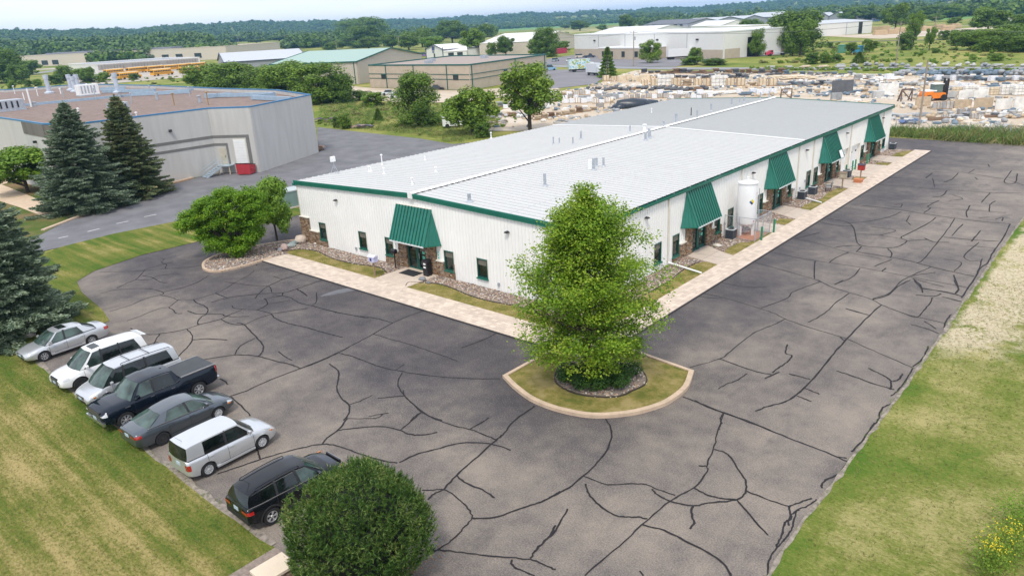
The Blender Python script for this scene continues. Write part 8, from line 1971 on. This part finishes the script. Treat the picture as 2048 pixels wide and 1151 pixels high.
KN = {'slabs':('slab_stack','stack of {} slabs','stone stack'),'crate':('stone_crate','crate of {} stone','crate'),'wrapped':('wrapped_pallet','white wrapped pallet','pallet'),'block':('stone_block','squared {} stone block','stone block'),'boulders':('boulder_heap','heap of {} boulders','boulders'),'panel':('upright_slab','upright {} concrete panel','panel'),'beams':('beam_stack','stack of {} stone beams','stone beams'),'flat':('flat_slab','flat {} slab','stone slab'),'wall':('crate_wall','wall of {} crates','crates'),'rack':('steel_rack','brown steel rack','rack')}
cnt = 0
def row(x0, x1, y, step, kinds, desc, jit=1.0, sc=1.0, dy=0.0):
    global cnt
    n = max(1, int(round((x1-x0)/step))); idx = {}
    for k in range(n+1):
        px_ = x0+(x1-x0)*k/max(1, n); kd, c = kinds[q.randrange(len(kinds))]; py_ = y+dy*k/max(1, n)+q.uniform(-jit, jit); x, y_ = G(px_, py_)
        s = sc*q.uniform(.78, 1.02); nm, ph, cat = KN[kd]; it = make_item(kd, c, q.randrange(3)); w = ph.format(CN[c]); key = w; idx[key] = idx.get(key, 0)+1
        o = thing(nm, 'x', cat, (x, y_, .02), AC_+q.uniform(-.25,.25) if kd not in ('panel','wall','wrapped') else AC_+q.uniform(-.06,.06), desc[0]); o.scale = (s, s, s)
        for (pn, me) in it: obj(pn, me, o)
        o['_k'] = key; rowitems.append((o, key, desc[1])); cnt += 1
rowitems = []
D = lambda g, p: (g, p)
row(1288,1562,147,13,[('slabs',BRN),('slabs',BRN),('flat',BRN),('slabs',DGR)], D('slab stacks along the back of the stone yard','in the rearmost row of the yard'), .8, 1.5)
row(1315,1490,157,13,[('slabs',DGR),('flat',DGR),('slabs',GRY_)], D('dark slab stacks in the second row','in the second row from the back'), .8, 1.5)
row(1212,1305,163,15,[('crate',CREAMY),('block',CREAMY)], D('cream crates at the left of the yard','in the short cream row at the left'), 1, 1.7)
row(1288,1545,172,21,[('crate',CREAMY),('crate',CREAMY),('wall',WHY),('slabs',TANY)], D('cream crate row','in the cream crate row'), .4, 1.75)
row(1182,1405,180,12,[('boulders',DGR),('boulders',DGR),('slabs',DGR),('boulders',BRN)], D('dark boulder row','in the dark boulder row'), 2.2, 1.1)
row(1320,1545,189,13,[('wrapped',WHY),('flat',WHY),('flat',BLU),('wrapped',WHY)], D('white wrapped row behind the roof ridge','in the white wrapped row behind the roof'), 2.2, 1.3)
row(1130,1420,197,11,[('crate',GRY_),('crate',LGR),('block',GRY_),('wrapped',WHY)], D('grey pallet row','in the grey pallet row'), 2.0, .95)
row(1090,1200,191,12,[('wrapped',WHY),('crate',LGR),('slabs',TANY)], D('pale pallets at the left corner of the yard','at the left corner of the yard'), 3, 1.1)
row(1085,1215,206,12,[('wrapped',WHY),('wrapped',WHY),('crate',WHY)], D('white wrapped double row at the left','in the nearer white row at the left'), 1.5, 1.15)
row(1000,1090,215,11,[('crate',LGR),('wrapped',WHY),('slabs',GRY_)], D('pallets behind the airy tree','behind the airy tree'), 5, 1.1)
row(1000,1080,232,14,[('slabs',TANY),('flat',LGR),('boulders',BRN)], D('stones left of the airy tree','beside the airy tree trunk'), 3, 1.0)
row(1075,1200,240,14,[('slabs',TANY),('slabs',BRN),('flat',TANY),('crate',GRY_)], D('stacks against the roof eave','just behind the left roof eave'), 0, 1.1, dy=-22)
row(1560,1665,171,11,[('slabs',GRY_),('slabs',DGR),('slabs',BLU),('flat',GRY_)], D('slab stacks above the far roof end','in the dark row above the roof end'), 1.8, 1.25)
row(1545,1620,158,15,[('flat',CREAMY),('flat',CREAMY)], D('cream slabs','in the cream slab row'), 1, 1.8)
row(1540,1700,150,16,[('slabs',GRY_),('flat',DGR),('slabs',BLU)], D('slabs at the back middle','at the back of the yard, middle'), 2, 1.2)
row(1715,1790,160,13,[('wrapped',WHY),('flat',WHY),('slabs',LGR)], D('white heap','in the white heap, centre right'), 2.4, 1.5)
row(1700,1850,172,12,[('boulders',LGR),('slabs',LGR),('flat',BLU),('slabs',GRY_)], D('grey stone row','in the long grey row, centre right'), 1.6, 1.1)
row(1618,1760,186,15,[('slabs',TANY),('flat',LGR),('flat',BLU),('slabs',GRY_),('beams',CREAMY)], D('slabs before the tall dark panels','around the tall dark panels'), 3.5, 1.05)
row(1795,2046,150.5,9,[('boulders',BLU),('boulders',BLU),('boulders',GRY_)], D('blue-grey boulders along the back','in the boulder line along the back right'), .7, 1.5)
row(1845,2046,163,15,[('slabs',BLU),('boulders',LGR),('wrapped',WHY),('slabs',GRY_)], D('stacks in the back right','in the row behind the forklift'), 1.6, 1.4)
row(1895,2046,178,15,[('flat',LGR),('wrapped',WHY),('slabs',WHY),('flat',BLU)], D('pale stacks right of the forklift','just right of the forklift'), 2.5, 1.25)
row(1915,2040,190,24,[('wall',WHY),('wall',CREAMY)], D('walls of crates','in the wall of pale crates at the right'), .6, 1.05)
row(1900,1960,199,26,[('panel',LGR),('panel',WHY)], D('panels behind the crates','before the crate wall'), .5, .8)
row(1925,2046,219,38,[('panel',LGR),('panel',TANY),('panel',WHY)], D('panels in the front right','in the nearer panel row at the right'), .5, .95)
row(1845,1845,213,30,[('panel',TANY)], D('panel by the pole','beside the utility pole'), 0, .95)
row(1875,1895,218,24,[('crate',LGR)], D('crates under the panels','left of the nearer panel row'), 1, 1.25)
row(1782,1850,232,17,[('beams',LGR),('flat',LGR),('beams',GRY_)], D('beams near the yard fence','beyond the end of the long wall'), 3, .9)
row(1860,2046,236,14,[('boulders',TANY),('slabs',GRY_),('crate',LGR),('beams',BRN),('boulders',LGR)], D('mixed stones at the yard fence','in the heap behind the chain link fence'), 4.5, .85)
row(1880,2046,228,20,[('slabs',LGR),('crate',GRY_),('boulders',WHY)], D('second mixed row at the yard fence','in the second mixed row behind the fence'), 3, .85)
row(1572,1572,200,10,[('rack',BRN)], D('rack','left, above the far roof corner'), 0, 1.2)
row(1812,1812,203,10,[('rack',BRN)], D('rack','left of the utility pole'), 0, 1.25)
row(1225,1240,216,20,[('rack',BRN)], D('trestles','beside the black tarpaulin'), 0, .6)
row(1755,1755,196,10,[('block',LGR)], D('block','before the white panel'), 0, 1.35)
row(1775,1775,192,10,[('panel',WHY)], D('panel','behind the pale squared block'), 0, 1.15)
row(1684,1684,187,10,[('panel',DGR)], D('panel','in the centre of the yard, dark'), 0, 1.35)
row(1672,1672,200,10,[('wall',GRY_)], D('crates','under the dark panel'), 0, .8)
row(1680,2046,133,26,[('flat',LGR),('boulders',LGR),('boulders',GRY_)], D('loose stones on the grass bank','on the grass bank behind the yard'), 1.3, 1.2)
row(1540,1680,135,34,[('flat',CREAMY),('flat',LGR)], D('slabs on the bank','on the bank beside the far road'), 1.3, 1.3)
row(910,1000,236,15,[('flat',LGR),('slabs',GRY_)], D('scrap stones','in the grass behind the left roof eave'), 4, .8)
from collections import Counter
tot = Counter((k, d) for _, k, d in rowitems); seen = Counter()
for o, k, d in rowitems:
    seen[(k, d)] += 1; n = tot[(k, d)]; del o['_k']
    o['label'] = f'{k} {d}' + ('' if n == 1 else f', {ordinal(seen[(k,d)]-1)} from left')
print('yard items', cnt)
# loose rubble and small slabs between the rows
yp = [G(*q_) for q_ in [(985,255),(1010,218),(1110,186),(1200,168),(1270,143),(1560,148),(2110,153),(2150,258),(1990,256),(1790,258),(1500,255)]]
P = fill(yp, 1.0); P = P[rng.permutation(len(P))[:4200]]; P = P[~((P[:,0] > -33) & (P[:,0] < 3) & (P[:,1] < 70))]
f_ = np.sin(P[:,1]*.42+np.sin(P[:,0]*.07)*1.3)+.5*np.sin(P[:,0]*.31); P = P[f_ > -.15]; n_ = len(P); SRC = []
for k, c in enumerate((LGR, GRY_, WHY, TANY, BLU, CREAMY)):
    mb = MB(); mb.box(-.5,-.35,0,.5,.35,.16+.1*(k % 3)); SRC.append(mb.mesh(pal(c))) 
    mb = MB(); mb.rock((0,0,.2), (.4,.35,.3), seed=k+200); SRC.append(mb.mesh(pal(c), 80))
s_ = rng.uniform(.35, 1.3, (n_,1)); scatter('stone_rubble', np.c_[P, np.full(n_, .03)], s_*rng.uniform(.8,1.3,(n_,3)), np.c_[rng.normal(size=(n_,2))*.06, rng.uniform(0,6.28,n_)], SRC); print('rubble', n_)
# black tarpaulin heap
x, y = G(1265, 216); mb = MB(); mb.rock((0,0,.5), (4.2,1.8,1.5), seed=5); mb.rock((3.4,.6,.3), (2.6,1.5,1.2), seed=6); mb.rock((-2.6,-.3,.2), (2.2,1.3,1.1), seed=8)
single('tarpaulin_heap', mb, mat('tarp_black', (.02,.03,.045), .35, var=.4, scale=3, bmp=.5), 'heap covered by a shiny black tarpaulin behind the white roof', 'tarpaulin', None, 60, (x, y, 0), AC_)
# forklift
fx, fy = G(1868, 201); fk = thing('forklift', 'large orange forklift truck in the stone yard', 'forklift', (fx, fy, 0), AC_); ORG = mat('forklift_orange', (.75,.20,.015), .5)
S_ = 1.0
mb = MB(); mb.rings([[(x*S_,-1.1*S_,.5*S_),(x*S_,-1.1*S_,z*S_),(x*S_,1.1*S_,z*S_),(x*S_,1.1*S_,.5*S_)] for x, z in ((-2.4,1.2),(-2.2,1.7),(-.9,1.75),(-.8,1.5),(1.3,1.45),(1.5,1.1))]); part(fk, 'body', mb, ORG)
mb = MB(); mb.box(-2.2*S_,-.9*S_,1.72*S_,-.2*S_,.9*S_,1.95*S_); part(fk, 'engine_cover', mb, WHT)
mb = MB(); mb.box(-.6*S_,-.8*S_,1.5*S_,.9*S_,.8*S_,2.95*S_); part(fk, 'cab_glass', mb, mat('forklift_glass', (.12,.17,.16), .1))
mb = MB(); mb.box(-.75*S_,-.95*S_,2.95*S_,1.0*S_,.95*S_,3.08*S_); part(fk, 'cab_roof', mb, WHT)
for s in (-.6,.6):
    mb = MB(); mb.box(1.65*S_,(s-.12)*S_,.3*S_,1.95*S_,(s+.12)*S_,3.9*S_); part(fk, 'mast', mb, BLACKM)
mb = MB(); mb.box(1.7*S_,-.7*S_,1.2*S_,1.98*S_,.7*S_,3.5*S_); part(fk, 'mast', mb, BLACKM)
for s in (-.5,.5): mb = MB(); mb.box(1.9*S_,(s-.1)*S_,.3*S_,3.4*S_,(s+.1)*S_,.42*S_); part(fk, 'fork', mb, BLACKM)
for x in (-1.6, 1.1):
    for s in (-1, 1): mb = MB(); mb.tube((x*S_, s*.8*S_, .55*S_), (x*S_, s*1.22*S_, .55*S_), .6*S_, .6*S_, 14); part(fk, 'wheel', mb, RUB)
# white box trailer and debris in the meadow
x, y = G(905,254); mb = MB(); mb.box(-1.8,-1.2,.35,2.0,1.2,2.0); t = thing('box_trailer', 'plain white box trailer in the meadow behind the white roof', 'trailer', (x, y, 0), AC_+R(8)); part(t, 'box', mb, WHT); mb = MB(); mb.tube((-1,-1.25,.4),(-1,1.25,.4),.38,.38,10); part(t, 'wheel', mb, RUB); mb = MB(); mb.beam((2.0,0,.5),(3.8,0,.3),.15); part(t, 'drawbar', mb, GALV)
def debris(px_, py_, w, cols, lab, seed):
    x, y = G(px_, py_); q = random.Random(seed); t = thing('debris_pile', lab, 'debris', (x, y, 0), AC_)
    for k in range(14): mb = MB(); mb.rbox((q.uniform(-w,w), q.uniform(-.8,.8), q.uniform(.1,.6)), (q.uniform(.5,2.2), q.uniform(.2,.8), q.uniform(.06,.3)), q.uniform(-.8,.8), tilt=q.uniform(-.25,.25)); part(t, 'plank', mb, mat('debris_%d' % (k % 3+seed*3), cols[k % len(cols)], .8))
debris(652,242,2.2,[(.16,.11,.14),(.20,.16,.18),(.12,.11,.13)],'low purple-grey heap in the grass just behind the concrete wall',1); debris(715,256,2.8,[(.45,.32,.25),(.10,.10,.14),(.30,.22,.2)],'heap of boards and scrap in the meadow beside the shrubby pine',2); debris(720,187,3,[(.18,.17,.16),(.35,.25,.2),(.1,.12,.12)],'heap of scrap beside the sage-roofed shed',3); debris(985,248,2.5,[(.35,.33,.3),(.2,.16,.13),(.5,.48,.45)],'tangle of boards behind the white roof, beside the medium green tree',4); debris(400,150,5,[(.03,.05,.10),(.6,.6,.62),(.04,.04,.06)],'dark blue junk heap in front of the school buses',5); debris(1825,247,1.8,[(.10,.16,.34),(.5,.55,.6),(.14,.18,.26)],'blue folded steel frames near the foot of the tall pole',6)
debris(640,300,.5,[(.3,.2,.14),(.2,.15,.12),(.35,.25,.2)],'small wood pile at the foot of the right corner of the concrete building',7)
# rough growth over the far meadows
for poly_, n_w, s0_, s1_ in (([(1500,128),(2120,126),(2120,84),(1900,84),(1640,88),(1580,110)], 330, .5, 1.6), ([(620,250),(1000,262),(1100,212),(900,205),(700,200)], 160, .4, 1.2), ([(0,186),(0,172),(420,150),(420,186)], 160, .6, 1.8), ([(1500,140),(2120,146),(2120,140),(1500,136)], 260, .4, 1.2), ([(640,64),(1300,62),(1290,48),(640,84)], 120, 2, 6)):
    pw_ = [G(*q_) for q_ in poly_]; P = fill(pw_, 4.0*n_w/ max(1., abs(sum(pw_[i][0]*pw_[i-1][1]-pw_[i-1][0]*pw_[i][1] for i in range(len(pw_))))/2))[:n_w]; n_ = len(P); s_ = rng.uniform(s0_, s1_, (n_,1))*rng.uniform(.5,1,(n_,1))
    scatter('rough_growth', np.c_[P, .25*s_[:,0]], s_*np.array([[.8,.8,.55]]), np.c_[np.zeros((n_,2)), rng.uniform(0,6.28,n_)], MEADOW)
# far chain link fence along the yard
t = thing('yard_fence', 'chain link fence between the car park and the stone yard at the right', 'fence', (0,0,0)); F0 = np.array(G(1790,262)); F1 = np.array(G(2150,283)); nP = 9
for k in range(nP+1):
    p = F0+(F1-F0)*k/nP; mb = MB(); mb.tube((*p, 0), (*p, 1.7), .04, .04, 6); part(t, 'post', mb, GALV)
mb = MB(); mb.tube((*F0, 1.65), (*F1, 1.65), .025, .025, 5); part(t, 'top_rail', mb, GALV); chain(t, F0, F1, .1, 1.62, .4, .012)

# ================================================================== grass tufts and weeds
def tuft(seed, m, n=9, h=1.0, w=.05, spread=.5):
    q = np.random.default_rng(seed); P = np.c_[q.normal(size=(n,2))*spread*.4, np.zeros(n)]; D = np.c_[q.normal(size=(n,2))*.35, np.ones(n)]*h*q.uniform(.5,1,(n,1)); V, F = sprays(P, D, np.full(n, w)); return npmesh('tuft', V, F, m)
GM = [mat('blade_green', (.14,.17,.035), .9, var=.2, scale=.3), mat('blade_olive', (.19,.175,.05), .9, var=.2, scale=.3), mat('blade_straw', (.33,.27,.12), .9, var=.2, scale=.3), mat('blade_dark', (.10,.135,.028), .9, var=.2, scale=.3)]
TU = [tuft(k, GM[k % 4]) for k in range(8)]
def grass(name, polys, h0, h1, z, srcs=TU):
    P = []
    for poly, dn in polys: p = fill(poly, dn); P.append(p)
    P = np.vstack(P); n = len(P); s = rng.uniform(h0, h1, (n, 1)); S3 = np.c_[s*1.5, s*1.5, s]
    scatter(name, np.c_[P, np.full(n, z)], S3, np.c_[rng.normal(size=(n,2))*.15, rng.uniform(0,6.28,n)], srcs); print(name, n)
vis_l = [(-22.1,-24.6),(-6.1,-24.95),(4.4,-24.95),(4.6,-33),(-12,-33),(-32,-27),(-32,-24),(-25.6,-19),(-24.6,-21.5)]
grass('lawn_tufts', [(vis_l, 80)], .03, .085, .03)
grass('verge_tufts', [([(18.85,-20),(18.75,20),(27,20),(27,-20)], 40), ([(18.7,20),(18.6,70),(30,70),(30,20)], 8)], .03, .10, .03)
grass('bed_tufts', [(g_, 70) for g_ in BEDS]+[(isl_g, 60)], .02, .06, .06)
WD = [tuft(20+k, m_, 14, 1.0, .05, .9) for k, m_ in enumerate([mat('weed_green', (.09,.19,.03), .9), mat('weed_light', (.17,.26,.05), .9), mat('weed_tan', (.28,.25,.10), .9), GM[3]])]
yw = [tuple(G(*p)) for p in [(1779,272),(1860,277),(1900,282),(2150,297),(2150,268),(1900,262),(1850,266),(1779,260)]]
grass('tall_weeds', [(yw, 7)], .6, 1.25, .0, WD)
mead = [tuple(G(*p)) for p in [(640,250),(850,272),(905,288),(985,270),(1000,235),(900,210),(700,205),(640,210)]]
grass('meadow_weeds', [(mead, 2.0)], .25, .6, .0, WD)
mb_ = [(18.7,-16),(18.6,-8),(18.8,0),(18.75,8),(19.1,8),(19.1,-16)]
grass('kerb_weeds', [([(18.62,-16),(18.5,8),(18.45,40),(18.9,40),(18.95,8),(19.0,-16)], 14)], .05, .13, .02, [tuft(30+k, mat('edge_green', (.16,.27,.03), .9), 9) for k in range(2)])
grass('lot_edge_weeds', [([(-22,-24.2),(-6,-24.6),(4,-24.6),(4,-25.2),(-6,-25.3),(-22,-25)], 25)], .04, .10, .03, [tuft(34+k, mat('edge_green2', (.09,.19,.02), .9), 9) for k in range(2)])
# yellow flowering weeds in the bottom right corner
GOLD = mat('goldenrod', (.72,.55,.02), .8)
for k, (px_, py_, r, lab) in enumerate(((2010,1120,.75,'yellow-flowered weed clump in the bottom right corner'),(2040,1060,.85,'tall green weed clump above the yellow-flowered one at the right edge'),(1975,1150,.6,'small yellow-flowered clump at the bottom edge'))):
    x, y = G(px_, py_); t = thing('weed_clump', lab, 'weeds', (x, y, .03)); n = 2200; C = rng.normal(size=(n,3))*np.array([r*.5,r*.5,.32])+np.array([0,0,.6]); C[:,2] = np.clip(C[:,2], .05, 1.4); V, F = quads(C, rng.normal(size=(n,3))+np.array([0,0,.8]), rng.uniform(.05,.10,n), .5); obj('foliage', npmesh('foliage', V, F, LFAR if k != 1 else LLIGHT), t)
    if k != 1:
        n = 150; C = rng.normal(size=(n,3))*np.array([r*.4,r*.4,.12])+np.array([0,0,1.2]); V, F = quads(C, rng.normal(size=(n,3))+np.array([0,0,1]), rng.uniform(.03,.06,n), 1); obj('flower', npmesh('flower', V, F, GOLD), t)
# fallen needles by the pine shrub kerb
n = 700; p = np.array(G(850,1098)); C = np.c_[rng.normal(size=(n,2))*np.array([.45,.9])+np.array([8.95,-22.9]), np.full(n, .012)]; V, F = quads(C, np.tile([[0,0,1.]], (n,1))+rng.normal(size=(n,3))*.1, rng.uniform(.03,.07,n), .6); o = obj('fallen_leaves', npmesh('fallen_leaves', V, F, mat('dead_leaf', (.34,.17,.06), .9, island=.4))); o['kind'] = 'stuff'

# ================================================================== air
HZ = 95
hb = MB(); hb.box(-6200, -2600, -3, 3200, 6200, HZ); hm = bpy.data.materials.new('haze'); hm.use_nodes = True; nt = hm.node_tree; nt.nodes.clear(); mo = nt.nodes.new('ShaderNodeOutputMaterial'); pv_ = nt.nodes.new('ShaderNodeVolumePrincipled')
pv_.inputs['Color'].default_value = (.28,.58,.90,1); pv_.inputs['Density'].default_value = .00015; pv_.inputs['Anisotropy'].default_value = .2; nt.links.new(pv_.outputs[0], mo.inputs['Volume'])
ho = obj('haze', hb.mesh(hm, None, 'haze')); ho['kind'] = 'stuff'
